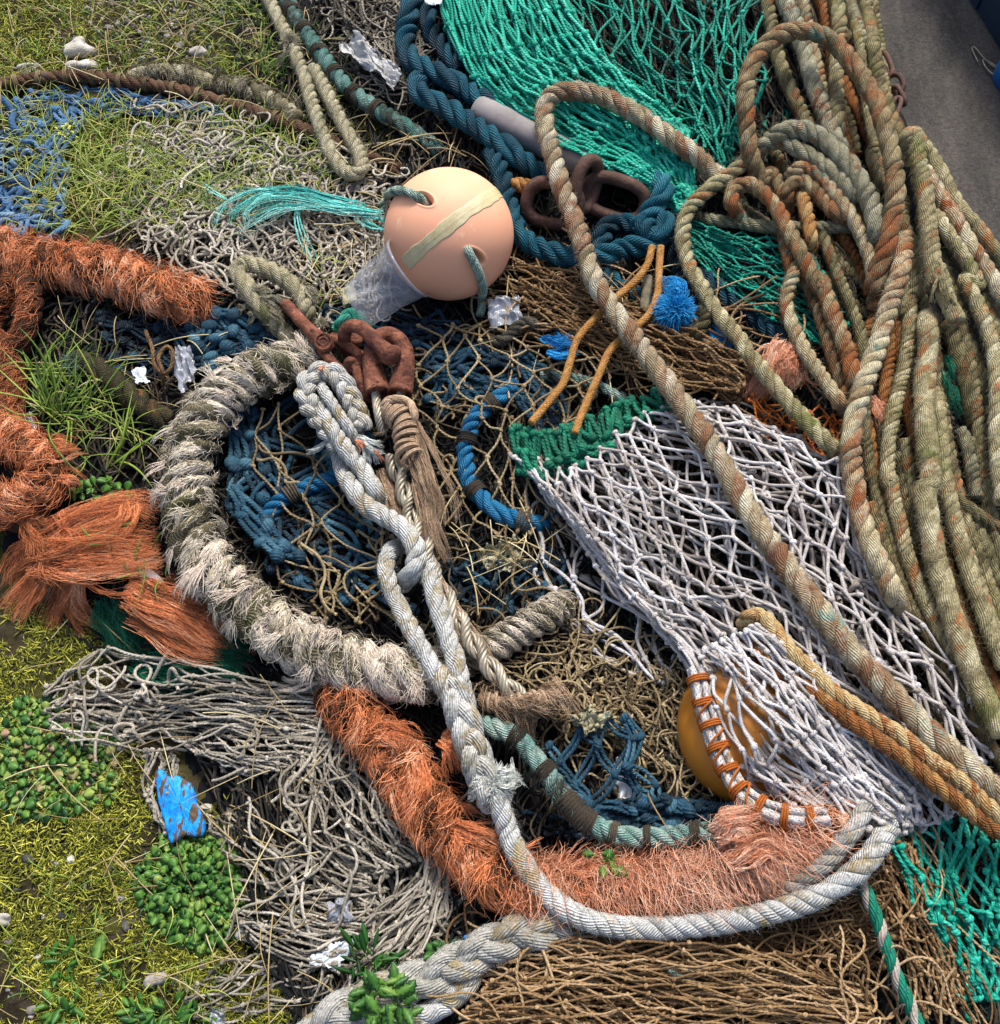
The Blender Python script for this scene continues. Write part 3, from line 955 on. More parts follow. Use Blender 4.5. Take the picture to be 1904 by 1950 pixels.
def leaves(mb, P, d, L, w, tint, rows=6, cup=.04, tip=.12, lobes=0, rnd=False):
    """small real leaves: P base, d direction, L length, w width per leaf; slightly folded, with a thickness"""
    n = len(P)
    u = np.linspace(0, 1, rows)
    prof = np.sin(np.pi * np.clip(u * .92 + .05, 0, 1)) ** .75; prof[-1] = tip; prof[0] = .12
    if rnd: prof = np.sqrt(np.clip(1 - (2 * u - 1) ** 2, .004, 1)); prof[0] = .2
    if lobes: prof = prof * (1 - .32 * (np.arange(rows) % 2))
    side = unit(np.cross(d, [0, 0, 1.0])); up = np.cross(side, d)
    cs = np.array([-1, 0, 1.0, 0])
    k = cup * np.abs(cs); k[3] -= .05
    V = P[:, None, None] + d[:, None, None] * (L[:, None] * u[None])[..., None, None] \
        + side[:, None, None] * (w[:, None, None] * .5 * prof[None, :, None] * cs[None, None])[..., None] \
        + up[:, None, None] * (w[:, None, None] * prof[None, :, None] * k[None, None] - (L[:, None] * .12 * u[None] ** 2)[..., None])[..., None]
    c = np.arange(n)[:, None, None] * rows * 4; i = np.arange(rows - 1)[None, :, None] * 4; j = np.arange(4)[None, None]
    f = np.stack([c + i + j, c + i + (j + 1) % 4, c + i + 4 + (j + 1) % 4, c + i + 4 + j], -1)
    mb.add(V, f, None, np.repeat(tint, rows * 4))


def plant(name, label, poly, n, size, mat, hgt, ratio=.85, tint=.45, tvar=.2, stems=60, h=0.0, centre=None, lobes=0, up=.25, cat='plant', group=None, leafname='foliage'):
    p = scatter(poly, n, size * 400)
    c = np.mean(np.asarray(poly, float), 0) if centre is None else np.array(centre)
    base = at(c[0], c[1], h)
    root = empty(name, base, label, cat, group)
    q = at(p[:, 0], p[:, 1], h)
    rr = np.linalg.norm(q[:, :2] - base[:2], axis=1); R = rr.max()
    q[:, 2] += hgt * RNG.uniform(.25, 1.0, n) * (1 - .55 * (rr / R) ** 2)
    out = unit(q - base + 1e-6); a = RNG.normal(0, 1.1, n) + np.arctan2(out[:, 1], out[:, 0])
    d = unit(np.stack([np.cos(a), np.sin(a), RNG.normal(up, .3, n)], -1))
    L = size * RNG.uniform(.45, 1.45, n)
    mb = MB(); leaves(mb, q, d, L, L * ratio * RNG.uniform(.85, 1.15, n), RNG.normal(tint, tvar, n), 9 if lobes else 7, lobes=lobes, rnd=ratio > .78 and not lobes)
    mb.build(leafname, mat, root)
    k = RNG.choice(n, min(stems, n), replace=False)
    u = np.linspace(0, 1, 6)[None, :, None]
    b = base + RNG.normal(0, .006, (len(k), 3)) * [1, 1, 0]
    b = b * .35 + q[k] * .65; b[:, 2] = base[2]
    V = b[:, None] * (1 - u) + q[k][:, None] * u + np.array([0, 0, 1.0]) * .012 * np.sin(3.1 * u)
    mb = MB(); tubes(mb, V, .0007, 4, tint=.7); mb.build('stem', M_grass, root)
    return root


seed(36)
plant('weed', 'round-leaved green weed growing in a clump below the blue painted wood',
      [(320, 1590), (400, 1590), (470, 1660), (450, 1770), (380, 1810), (300, 1760), (255, 1690)], 900, .0125, M_leaf, .026, ratio=1.0, up=.0, tint=.40, tvar=.14, stems=40, centre=(370, 1690))
plant('weed', 'spreading patch of round green and yellowing leaves at the left edge',
      [(-30, 1340), (120, 1330), (225, 1400), (210, 1520), (110, 1560), (-30, 1540)], 900, .0135, M_leaf, .014, ratio=1.0, up=.0, tint=.46, tvar=.24, stems=14)
plant('weed', 'lobed dark green weed in front of the thick braided rope at the bottom',
      [(690, 1875), (760, 1870), (780, 1910), (745, 1950), (690, 1930)], 60, .024, M_leaf, .05, .6, .4, .12, 30, .10, lobes=1)
plant('weed', 'spiky green weed beside the grey net above the braided rope',
      [(680, 1800), (760, 1810), (730, 1870), (690, 1870), (665, 1840)], 40, .03, M_darkleaf, .03, .22, .5, .15, 20, .03)
plant('weed', 'dark glossy leaves over the small blue plastic scrap',
      [(815, 1800), (860, 1795), (870, 1840), (830, 1850)], 22, .018, M_darkleaf, .02, .75, .5, .15, 12, .05)
plant('weed', 'rosette of narrow green leaves at the bottom left edge',
      [(100, 1910), (160, 1905), (165, 1960), (95, 1960)], 30, .024, M_leaf, .02, .45, .45, .1, 10)
plant('weed', 'low green leaves at the bottom edge between the moss and the braided rope',
      [(240, 1915), (290, 1910), (350, 1920), (390, 1915), (400, 1965), (240, 1965)], 80, .02, M_leaf, .02, .45, .4, .12, 20)
plant('weed', 'grey-green rosette on the moss below the pale stone', [(85, 1810), (140, 1815), (135, 1870), (85, 1860)], 24, .02, M_darkleaf, .015, .4, .8, .15, 8)
plant('weed', 'small bright green seedling between the moss and the weed clump', [(195, 1835), (240, 1830), (235, 1870), (200, 1870)], 16, .016, M_leaf, .02, .4, .5, .12, 8)
plant('weed', 'oval green leaves growing beside the orange frayed rope', [(140, 930), (230, 915), (260, 950), (200, 965), (140, 955)], 46, .015, M_leaf, .03, .8, .35, .1, 20, .02)
plant('weed', 'tiny lobed leaf sprig growing out of the lower orange shaggy rope', [(1115, 1625), (1165, 1620), (1170, 1660), (1120, 1650)], 9, .018, M_leaf, .02, .9, .35, .1, 9, .10, lobes=1)
plant('weed', 'dark leafy weed in the dead grass left of the net', [(165, 370), (225, 365), (230, 400), (180, 405)], 40, .015, M_darkleaf, .02, .6, .4, .12, 16)
plant('weed', 'low green weed among the gravel at the top edge', [(390, -10), (460, -10), (450, 35), (400, 35)], 46, .014, M_leaf, .02, .5, .35, .12, 16)
plant('weed', 'yellow-green succulent weed beside the blue twine at the left', [(115, 245), (150, 250), (150, 275), (115, 275)], 40, .008, M_moss, .03, .7, .9, .1, 16, .02)
plant('weed', 'single pale spiny leaf lying on the moss left of the weed clump', [(190, 1755), (212, 1760), (215, 1790), (195, 1790)], 3, .05, M_leaf, .012, .6, .55, .05, 2, lobes=1)

# ------------------------------------------------------------------ nets
M_green = fibre('sea_green_twine', [C(2, 60, 52), C(8, 118, 98), C(22, 166, 138), C(84, 206, 178)], .0075, .5, 10, .3, .55, grit=.35)
M_trim = fibre('dark_green_twine', [C(4, 62, 44), C(10, 100, 74), C(28, 130, 96)], .0075, .5, 10, .3, .6, grit=.35)
M_white = fibre('white_twine', [C(104, 92, 78), C(156, 146, 134), C(194, 188, 182), C(216, 214, 214)], .003, .35, 14, .45, .75, stain=(C(140, 116, 88), 20, .56, .66), fleck=(C(52, 52, 92), 1.45), grit=.3)
M_tan = fibre('tan_twine', [C(66, 56, 40), C(110, 94, 68), C(150, 132, 98), C(178, 162, 126)], .0075, .5, 9, .35, .85, grit=.35)
M_grey = fibre('grey_twine', [C(58, 54, 46), C(112, 106, 92), C(162, 154, 138), C(204, 196, 180)], .0075, .5, 9, .35, .85, grit=.35)
M_brown = fibre('brown_twine', [C(58, 42, 26), C(108, 82, 52), C(152, 122, 84), C(188, 160, 122)], .0075, .5, 8, .45, .85, grit=.35)
M_blue = fibre('faded_blue_twine', [C(34, 54, 76), C(56, 92, 128), C(84, 124, 160), C(130, 158, 176)], .0075, .5, 12, .4, .75, fleck=(C(120, 140, 150), 1.75), grit=.35)
M_navy = fibre('dark_blue_twine', [C(7, 16, 22), C(17, 40, 54), C(32, 72, 92), C(84, 126, 142)], .0075, .5, 11, .45, .75, fleck=(C(92, 116, 126), 1.78), grit=.35)
M_orange_tw = fibre('orange_twine', [C(110, 56, 18), C(176, 96, 34), C(206, 132, 60)], .0075, .5, 10, .4, .8, grit=.35)


def netobj(label, mat, calls, cat='net', name='fishing_net', stray=()):
    mb = MB()
    for ctrl, kw in calls: net(mb, ctrl, **kw)
    for a, k in stray: loose(mb, *a, **k)
    return tag(mb.build(name, mat), label, cat)


seed(41)
g_a = [[(820, -70, .03), (930, -70, .05), (1040, -70, .05)], [(868, 95, .03), (980, 85, .05), (1110, 60, .05)], [(955, 205, .03), (1060, 170, .05), (1200, 150, .04)],
       [(1090, 290, .03), (1170, 245, .05), (1300, 240, .04)], [(1210, 350, .03), (1250, 310, .05), (1305, 300, .04)], [(1295, 400, .01), (1300, 390, .02), (1318, 370, .01)]]
g_b = [[(1020, -80, .03), (1250, -80, .03), (1470, -80, .03)], [(1090, 90, .03), (1280, 90, .04), (1440, 80, .03)], [(1210, 210, .02), (1330, 210, .03), (1430, 180, .03)],
       [(1300, 290, .02), (1360, 310, .02), (1425, 270, .02)]]
g_b2 = [[(930, -80, .01), (1200, -80, .01), (1500, -80, .01)], [(1100, 120, .01), (1300, 120, .01), (1540, 120, .01)], [(1280, 300, .01), (1400, 320, .01), (1500, 270, .01)]]
netobj('large bright sea green trawl net spilling from the top edge over the heap', M_green, [
    (g_a, dict(M=15, N=14, tw=7.6, layers=4, jit=0.22, fold=9, foldk=1.2, sag=.012, tint=.62, slack=0.039, layer_h=.012)),
    (g_b, dict(M=12, N=9, tw=6.0, layers=2, jit=0.27, fold=26, foldk=1.1, sag=.012, tint=.42, slack=0.072, layer_h=.015)),
    (g_b2, dict(M=15, N=10, tw=6.2, layers=1, jit=0.31, fold=30, foldk=1.2, sag=.006, tint=.22, slack=0.072))])
netobj('patch of dark green netting caught between the tangled tan ropes', M_green, [
    ([[(1290, 395, .02), (1310, 470, .02)], [(1400, 440, .03), (1400, 560, .02)], [(1510, 470, .02), (1530, 640, .02)], [(1570, 520, .01), (1640, 690, .01)]],
     dict(M=9, N=10, tw=5.5, layers=2, jit=0.24, fold=14, tint=.36, slack=0.044))])
netobj('green netting hanging at the right bottom edge of the heap', M_green, [
    ([[(1690, 1570, .02), (1790, 1565, .02), (1930, 1560, .02)], [(1730, 1700, .03), (1810, 1700, .03), (1930, 1690, .03)], [(1770, 1800, .02), (1840, 1800, .03), (1930, 1800, .02)], [(1825, 1900, .01), (1870, 1905, .01), (1930, 1910, .01)]],
     dict(M=8, N=8, tw=9.4, layers=2, jit=.3, fold=7, tint=.62, slack=.05, layer_h=.014)),
    ([[(1690, 1580, .006), (1930, 1580, .006)], [(1800, 1940, .006), (1930, 1940, .006)]], dict(M=10, N=9, tw=7.5, layers=1, jit=0.31, fold=14, tint=.25, slack=0.055))])

seed(42)
wct = [[(985, 870, .03), (1060, 885, .05), (1160, 835, .06), (1290, 755, .04)], [(1005, 1000, .03), (1120, 1000, .06), (1270, 930, .07), (1450, 805, .04)],
       [(1050, 1130, .02), (1200, 1130, .06), (1380, 1040, .07), (1600, 890, .04)], [(1240, 1290, .03), (1350, 1250, .06), (1500, 1160, .07), (1650, 1060, .03)],
       [(1420, 1450, .06), (1490, 1400, .06), (1630, 1330, .06), (1790, 1240, .02)], [(1590, 1590, .04), (1680, 1560, .05), (1780, 1510, .04), (1900, 1430, .02)]]
opn = [[(1000, 930, .02), (1100, 960, .03), (1230, 980, .03)], [(1015, 1070, .02), (1120, 1080, .03), (1250, 1090, .03)], [(1070, 1180, .015), (1180, 1190, .03), (1300, 1180, .03)],
       [(1200, 1300, .015), (1260, 1290, .03), (1340, 1260, .03)]]
low = [[(1330, 1290, .10), (1420, 1270, .13), (1500, 1260, .12)], [(1370, 1400, .10), (1450, 1380, .13), (1560, 1360, .1)], [(1430, 1500, .06), (1520, 1490, .08), (1620, 1460, .07)], [(1560, 1570, .05), (1640, 1590, .06), (1720, 1560, .06)]]
end = [[(1560, 1440, .05), (1700, 1430, .05), (1860, 1420, .03)], [(1610, 1540, .05), (1720, 1510, .05), (1850, 1490, .03)], [(1680, 1610, .04), (1760, 1570, .04), (1840, 1540, .03)]]
white = empty('fishing_net', at(1400, 1150, 0), 'white flecked net with a dark green laced edge under the rusty striped rope', 'net')
mb = MB()
wci = [list(r) for r in wct]
wci[1][0] = (1085, 985, .03); wci[2][0] = (1190, 1105, .03); wci[3][0] = (1310, 1255, .04)
net(mb, wci, 14, 17, 8.0, layers=3, jit=.5, fold=13, foldk=1.3, sag=.02, tint=.66, tvar=.14, slack=.06, layer_h=.016, knot=1.7)
net(mb, [[(a, b, max(h - .02, .006)) for a, b, h in r] for r in wci], 13, 15, 7.6, layers=1, jit=.8, fold=20, foldk=1.6, sag=.008, tint=.2, slack=.1, knot=1.6)
net(mb, opn, 4, 6, 8.6, layers=1, jit=.6, fold=10, sag=.012, tint=.74, slack=.14, knot=1.6)
net(mb, [[(a - 10, b + 12, max(h - .012, .006)) for a, b, h in r] for r in opn], 3, 6, 8.4, layers=1, jit=.7, fold=14, sag=.012, tint=.55, slack=.17, knot=1.6)
net(mb, low, 5, 5, 9.2, layers=1, jit=.5, fold=9, sag=.012, tint=.74, slack=.15, knot=1.6)
net(mb, [[(1340, 1240, .13), (1450, 1190, .13)], [(1470, 1370, .135), (1590, 1310, .115)], [(1590, 1500, .09), (1690, 1440, .07)], [(1650, 1590, .06), (1760, 1560, .05)]], 6, 9, 8.4, layers=2, jit=.4, fold=7, sag=.008, tint=.7, slack=.05, knot=1.6)
net(mb, end, 8, 4, 8.6, layers=2, jit=.7, fold=12, sag=.01, tint=.7, slack=.15, knot=1.6)
loose(mb, [(1150, 940), (1300, 840), (1520, 900), (1600, 1150), (1680, 1350), (1500, 1300), (1350, 1150)], 16, .13, 8.4, h=.055, hv=.02, curl=.7, tint=.55, tvar=.18, heading=-.85, hspread=.4)
mb.build('mesh', M_white, white)
mb = MB()
trim = [[(978, 815, .05), (1040, 822, .06), (1110, 800, .07), (1190, 765, .06), (1265, 740, .05)], [(985, 860, .05), (1040, 872, .07), (1110, 850, .08), (1190, 800, .07), (1275, 755, .05)], [(990, 895, .04), (1052, 908, .06), (1135, 870, .07), (1200, 815, .06), (1285, 765, .05)]]
net(mb, [trim[0], trim[2]], 13, 1, 11.5, layers=3, jit=0.59, fold=5, sag=.006, tint=.5, slack=.05, S=8, K=7, knot=1.5, layer_h=.007)
net(mb, [trim[1], trim[2]], 11, 1, 12, layers=1, jit=0.68, fold=5, sag=.006, tint=.6, slack=.1, S=8, K=7, knot=1.6, lift=.02)
mb.build('laced_edge', M_trim, white)
mb = MB()
hem = [(1325, 1275), (1338, 1330), (1356, 1390), (1378, 1450), (1410, 1505), (1455, 1540), (1510, 1557), (1575, 1555)]
hp = Path(line(hem, .105), .004); m = mpp(hp.P[30])
for k in range(7):
    an = k * .9
    pr = Path(hp.P + (hp.N * math.cos(an) + hp.B * math.sin(an)) * 12 * m * (1 if k else 0) + np.stack([wob(hp.s, hp.L, 3, .002) for _ in range(3)], -1), .004, raw=True)
    laid(mb, pr, 7.5 * m, 3, 3.0, .12, tint=.72, tvar=.08, fine=False)
ho = mb.build('hem_rope', M_white, white)
mb = MB()
for k in range(9):
    s = hp.L * (k + .5) / 9.2
    coil(mb, hp, s - .006, s + .006, 21 * m, 3, 2.6 * m, .5)
    coil(mb, hp, s, s + hp.L / 9.2, 21.5 * m, .55, 2.8 * m, .55)
mb.build('lacing', M_orange_tw, ho)

seed(43)
netobj('wide-meshed tan twine net stretched over the middle of the heap', M_tan, [
    ([[(780, 630, .04), (900, 620, .05), (1040, 640, .05), (1200, 700, .04)], [(790, 760, .035), (900, 740, .06), (1030, 730, .06), (1130, 760, .05)], [(820, 880, .03), (920, 870, .05), (1000, 850, .05), (1060, 860, .04)], [(830, 1050, .03), (920, 1030, .04), (1010, 1010, .04), (1070, 1000, .03)]],
     dict(M=5, N=10, tw=5.5, layers=1, jit=0.31, fold=12, tint=.62, slack=0.072, S=8)),
    ([[(780, 640, .02), (1150, 690, .02)], [(800, 800, .02), (1080, 820, .02)]], dict(M=8, N=5, tw=5.5, layers=1, jit=0.42, fold=20, tint=.45, slack=0.088, S=7))], stray=[(([(780, 620), (1060, 640), (1060, 1150), (840, 1100)], 12, .18, 5.4), dict(h=.03, hv=.02, curl=1.3, tint=.6, tvar=.2))])
netobj('tan twine net with open meshes inside the grey shaggy ring', M_tan, [
    ([[(470, 790, .035), (600, 770, .05), (690, 800, .05)], [(480, 940, .035), (600, 930, .05), (710, 950, .05)], [(520, 1060, .03), (640, 1060, .04), (740, 1090, .04)], [(600, 1170, .02), (690, 1170, .03), (770, 1190, .02)]],
     dict(M=3, N=8, tw=5.7, layers=1, jit=0.31, fold=12, tint=.6, slack=0.072, S=8)),
    ([[(560, 1000, .03), (740, 1020, .03)], [(590, 1190, .02), (800, 1200, .02)]], dict(M=4, N=5, tw=6, layers=1, jit=0.54, fold=18, tint=.5, slack=0.110, S=7))], stray=[(([(480, 800), (720, 800), (800, 1180), (560, 1150)], 8, .16, 6), dict(h=.03, hv=.015, curl=1.2, tint=.6, tvar=.2))])
netobj('bunched brown twine net running under the leaning loop of rope', M_brown, [
    ([[(985, 500, .03), (1010, 590, .03)], [(1130, 550, .045), (1110, 660, .035)], [(1280, 610, .05), (1260, 720, .04)], [(1440, 690, .04), (1400, 760, .03)]],
     dict(M=7, N=11, tw=5.4, layers=4, jit=0.42, fold=10, tint=.42, slack=0.050, layer_h=.008))], stray=[(([(960, 500), (1100, 560), (1400, 690), (1250, 740), (960, 640)], 110, .34, 4.6), dict(h=.03, hv=.02, curl=.55, tint=.6, tvar=.2, heading=-.42, hspread=.3))])
netobj('grey twine net trailing over the moss below the shaggy ring', M_grey, [
    ([[(92, 1320, .006), (100, 1395, .006)], [(180, 1235, .02), (210, 1440, .01)], [(330, 1250, .03), (340, 1430, .015)], [(480, 1290, .035), (500, 1410, .02)], [(640, 1310, .03), (660, 1400, .02)], [(720, 1330, .01), (720, 1400, .01)]],
     dict(M=6, N=9, tw=5.9, layers=2, jit=.6, fold=9, foldk=1.2, tint=.62, slack=.07, layer_h=.012)),
    ([[(150, 1330, .008), (170, 1380, .008)], [(400, 1300, .03), (400, 1400, .015)], [(690, 1320, .02), (690, 1410, .015)]], dict(M=5, N=9, tw=5.6, layers=2, jit=.6, fold=9, tint=.45, slack=.07)),
    ([[(330, 1400, .01), (420, 1380, .01), (520, 1370, .012)], [(400, 1450, .014), (480, 1430, .016), (600, 1400, .02)], [(480, 1480, .012), (560, 1460, .016), (680, 1420, .016)]], dict(M=8, N=6, tw=5.4, layers=2, jit=.4, fold=7, tint=.6, slack=.06)),
    ([[(600, 1370, .02), (680, 1365, .03), (770, 1395, .02)], [(545, 1465, .02), (655, 1460, .035), (775, 1480, .03)], [(570, 1580, .02), (690, 1565, .035), (800, 1555, .03)], [(690, 1680, .015), (770, 1650, .025), (845, 1610, .02)]],
     dict(M=8, N=6, tw=5.8, layers=2, jit=.45, fold=8, foldk=1.1, tint=.6, slack=.06, layer_h=.01)),
    ([[(520, 1400, .008), (760, 1420, .01)], [(530, 1540, .008), (790, 1540, .01)], [(660, 1680, .008), (850, 1640, .01)]], dict(M=8, N=7, tw=5.3, layers=2, jit=.6, fold=12, tint=.36, slack=.08)),
    ([[(285, 1430, .006), (345, 1440, .008)], [(270, 1520, .008), (330, 1510, .008)], [(310, 1590, .008), (350, 1570, .01)]], dict(M=3, N=4, tw=5.8, layers=2, jit=.5, fold=8, tint=.58, slack=.14)),
    ([[(400, 1560, .006), (480, 1530, .008)], [(440, 1640, .008), (540, 1610, .01)], [(560, 1720, .012), (640, 1670, .014)], [(700, 1740, .012), (740, 1690, .014)]], dict(M=4, N=7, tw=5.4, layers=2, jit=.5, fold=9, tint=.52, slack=.1)),
    ([[(430, 1700, .008), (470, 1790, .008)], [(560, 1730, .016), (590, 1850, .012)], [(690, 1750, .02), (700, 1830, .015)], [(800, 1660, .025), (840, 1760, .015)], [(830, 1590, .02), (850, 1660, .012)]],
     dict(M=7, N=8, tw=5.8, layers=2, jit=.45, fold=9, tint=.6, slack=.07, layer_h=.01)),
    ([[(640, 1900, .01), (690, 1960, .01)], [(700, 1820, .02), (760, 1880, .02)], [(790, 1700, .03), (830, 1760, .02)], [(815, 1610, .03), (845, 1640, .02)]], dict(M=4, N=6, tw=5.4, layers=2, jit=.4, fold=6, tint=.7, slack=.05, layer_h=.01)),
    ([[(340, 1880, .006), (380, 1950, .006)], [(470, 1830, .008), (520, 1920, .006)], [(600, 1800, .012), (640, 1880, .01)]], dict(M=4, N=6, tw=5.3, layers=2, jit=.6, fold=12, tint=.5, slack=.12))], stray=[
    (([(480, 1400), (760, 1400), (840, 1640), (560, 1800)], 44, .2, 6.2), dict(h=.018, hv=.02, curl=.9, tint=.6, tvar=.2)),
    (([(640, 1740), (850, 1700), (840, 1800), (720, 1860)], 50, .22, 6), dict(h=.012, hv=.015, curl=.9, tint=.45, tvar=.2, heading=1.3, hspread=.5)),
    (([(120, 1300), (420, 1270), (420, 1400), (200, 1410)], 14, .18, 6.8), dict(h=.03, hv=.02, curl=1.5, tint=.72, tvar=.1))])
netobj('brown twine net heaped along the bottom edge under the white rope', M_brown, [
    ([[(960, 1790, .03), (850, 1990, .02)], [(1080, 1770, .05), (1040, 2000, .05)], [(1250, 1800, .06), (1220, 2010, .06)], [(1450, 1820, .05), (1430, 2020, .05)], [(1640, 1890, .02), (1700, 2020, .02)]],
     dict(M=11, N=14, tw=5.5, layers=4, jit=0.37, fold=14, tint=.62, tvar=.16, slack=0.066, layer_h=.014, S=7)),
    ([[(1150, 1770, .02), (1120, 1900, .02)], [(1400, 1730, .03), (1400, 1880, .03)], [(1660, 1700, .02), (1680, 1850, .02)]],
     dict(M=9, N=10, tw=5.4, layers=2, jit=0.73, fold=30, foldk=2, tint=.3, tvar=.2, slack=0.121, S=7))], stray=[
    (([(950, 1800), (1640, 1800), (1680, 1990), (900, 1990)], 80, .3, 5.2), dict(h=.05, hv=.03, curl=.9, tint=.66, tvar=.22, heading=-.15, hspread=.5)),
    (([(1250, 1720), (1660, 1690), (1660, 1800), (1200, 1800)], 110, .3, 4.6), dict(h=.03, hv=.03, curl=1.3, tint=.42, tvar=.25))])
netobj('brown twine net hanging down beside the green and white rope', M_brown, [
    ([[(1640, 1650, .03), (1690, 1600, .035), (1740, 1620, .03)], [(1680, 1740, .03), (1740, 1720, .04), (1790, 1740, .03)], [(1720, 1840, .02), (1785, 1830, .03), (1845, 1830, .02)], [(1740, 1930, .01), (1800, 1925, .02), (1850, 1890, .01)]],
     dict(M=8, N=8, tw=6.0, layers=3, jit=.35, fold=6, tint=.6, tvar=.15, slack=.04, layer_h=.008))], stray=[(([(1660, 1640), (1730, 1630), (1830, 1880), (1750, 1910)], 18, .3, 5), dict(h=.03, hv=.012, curl=.25, tint=.6, tvar=.2, heading=2.0, hspread=.15))])
netobj('weathered grey-tan net lying in the grass left of the peach buoy', M_grey, [
    ([[(250, 270, .006), (440, 230, .008), (640, 330, .01)], [(220, 380, .006), (430, 370, .012), (620, 380, .02)], [(260, 460, .006), (420, 450, .015), (600, 470, .02)]],
     dict(M=8, N=8, tw=5.0, layers=2, jit=0.54, fold=24, foldk=1.8, tint=.72, slack=0.110, S=8)),
    ([[(430, 340, .012), (600, 340, .02), (760, 370, .02)], [(440, 440, .015), (600, 450, .03), (740, 460, .03)], [(470, 530, .015), (600, 560, .03), (720, 600, .03)]],
     dict(M=12, N=10, tw=5.2, layers=2, jit=0.49, fold=16, foldk=1.6, tint=.68, slack=0.083, S=7)),
    ([[(200, 320, .006), (520, 330, .01)], [(330, 480, .006), (560, 520, .015)]], dict(M=9, N=7, tw=5.2, layers=2, jit=0.61, fold=26, foldk=2, tint=.6, slack=0.110, S=7))], stray=[
    (([(230, 250), (740, 320), (740, 620), (480, 600), (280, 480)], 230, .2, 5.4), dict(h=.018, hv=.016, curl=1.3, tint=.74, tvar=.18)),
    (([(100, 560), (420, 600), (380, 900), (170, 860)], 26, .2, 4.4), dict(h=.006, hv=.01, curl=1.2, tint=.25, tvar=.2)),
    (([(300, 220), (480, 200), (460, 330), (280, 300)], 26, .24, 5.4), dict(h=.02, hv=.02, curl=1.7, tint=.85, tvar=.1))])
netobj('dull grey net with open meshes at the top edge beside the blue rope', M_grey, [
    ([[(600, -40, .02), (800, -40, .02)], [(660, 60, .02), (800, 80, .02)], [(720, 170, .015), (820, 180, .015)]], dict(M=8, N=8, tw=4.6, layers=2, jit=0.61, fold=18, tint=.34, slack=0.121, S=7))], stray=[(([(600, -20), (800, -20), (820, 200), (640, 160)], 110, .26, 4.2), dict(h=.014, hv=.016, curl=1.2, tint=.34, tvar=.2))])
netobj('faded blue net strands in the grass at the left edge', M_blue, [
    ([[(-30, 190, .01), (90, 200, .012), (150, 205, .008)], [(-30, 290, .01), (60, 280, .015), (140, 290, .008)], [(-30, 380, .01), (50, 380, .015), (120, 370, .008)], [(-30, 450, .01), (40, 440, .01), (100, 440, .008)]],
     dict(M=3, N=6, tw=16, dbl=True, lift=.01, layers=1, jit=0.42, fold=12, tint=.55, slack=0.110, S=8, knot=1.35, drop=.12))], stray=[(([(-20, 180), (130, 200), (90, 430), (-20, 430)], 14, .12, 12), dict(h=.02, hv=.015, curl=.9, tint=.55, tvar=.2))])
netobj('blue and teal net strands hanging from the seized brown rope', M_blue, [
    ([[(60, 170, .01), (60, 210, .01)], [(170, 170, .012), (210, 225, .01)], [(300, 180, .012), (330, 225, .01)], [(400, 200, .012), (440, 235, .01)]], dict(M=3, N=9, tw=9, dbl=True, layers=1, jit=0.49, fold=8, tint=.4, slack=0.088, S=8, drop=.1))])
netobj('dark blue heavy netting inside the grey shaggy ring', M_navy, [
    ([[(440, 800, .02), (560, 760, .02), (700, 780, .02)], [(440, 900, .02), (560, 900, .02), (720, 900, .02)], [(470, 1010, .02), (600, 1020, .02), (740, 1030, .02)], [(560, 1120, .02), (670, 1140, .02), (780, 1170, .02)]],
     dict(M=3, N=7, tw=19, dbl=True, layers=1, jit=0.42, fold=18, tint=.52, slack=0.077, S=8, K=7, knot=1.3, layer_h=.008)),
    ([[(430, 790, .03), (470, 770, .03)], [(440, 880, .03), (490, 880, .03)], [(460, 980, .03), (520, 1000, .03)], [(530, 1060, .03), (580, 1060, .03)]], dict(M=1, N=6, tw=21, dbl=True, layers=1, jit=0.24, fold=6, tint=.7, slack=0.066, S=8, K=7, knot=1.4))], stray=[(([(450, 790), (720, 790), (780, 1180), (520, 1080)], 14, .16, 11), dict(h=.014, hv=.02, curl=.9, tint=.45, tvar=.2))])
netobj('bunched dark blue netting right of the rusty thimble', M_navy, [
    ([[(790, 650, .02), (830, 800, .015)], [(900, 650, .035), (900, 760, .03)], [(1020, 680, .03), (1000, 780, .03)], [(1080, 780, .02), (1050, 1000, .015)]],
     dict(M=4, N=7, tw=17, dbl=True, layers=1, jit=0.49, fold=14, tint=.5, slack=0.055, S=7, K=7, knot=1.25)),
    ([[(850, 1060, .015), (1080, 1060, .015)], [(860, 1160, .01), (1060, 1180, .01)]], dict(M=5, N=5, tw=10, layers=2, jit=0.61, fold=18, tint=.42, slack=0.088, S=7))])
netobj('dark blue knotted netting bunched below the shackled rope eye', M_navy, [
    ([[(365, 620, .03), (400, 720, .02)], [(430, 590, .05), (460, 690, .03)], [(530, 600, .04), (540, 690, .03)]], dict(M=4, N=5, tw=16, dbl=True, layers=1, jit=0.54, fold=12, tint=.58, slack=0.077, S=7, K=7)),
    ([[(190, 600, .015), (220, 720, .015)], [(370, 590, .02), (390, 700, .02)]], dict(M=4, N=4, tw=13, dbl=True, layers=1, jit=0.54, fold=14, tint=.25, slack=0.110, S=8)),
    ([[(620, 590, .02), (640, 640, .02)], [(850, 600, .02), (1000, 700, .02)]], dict(M=4, N=7, tw=9, layers=2, jit=0.54, fold=14, tint=.3, slack=0.083, S=7))])
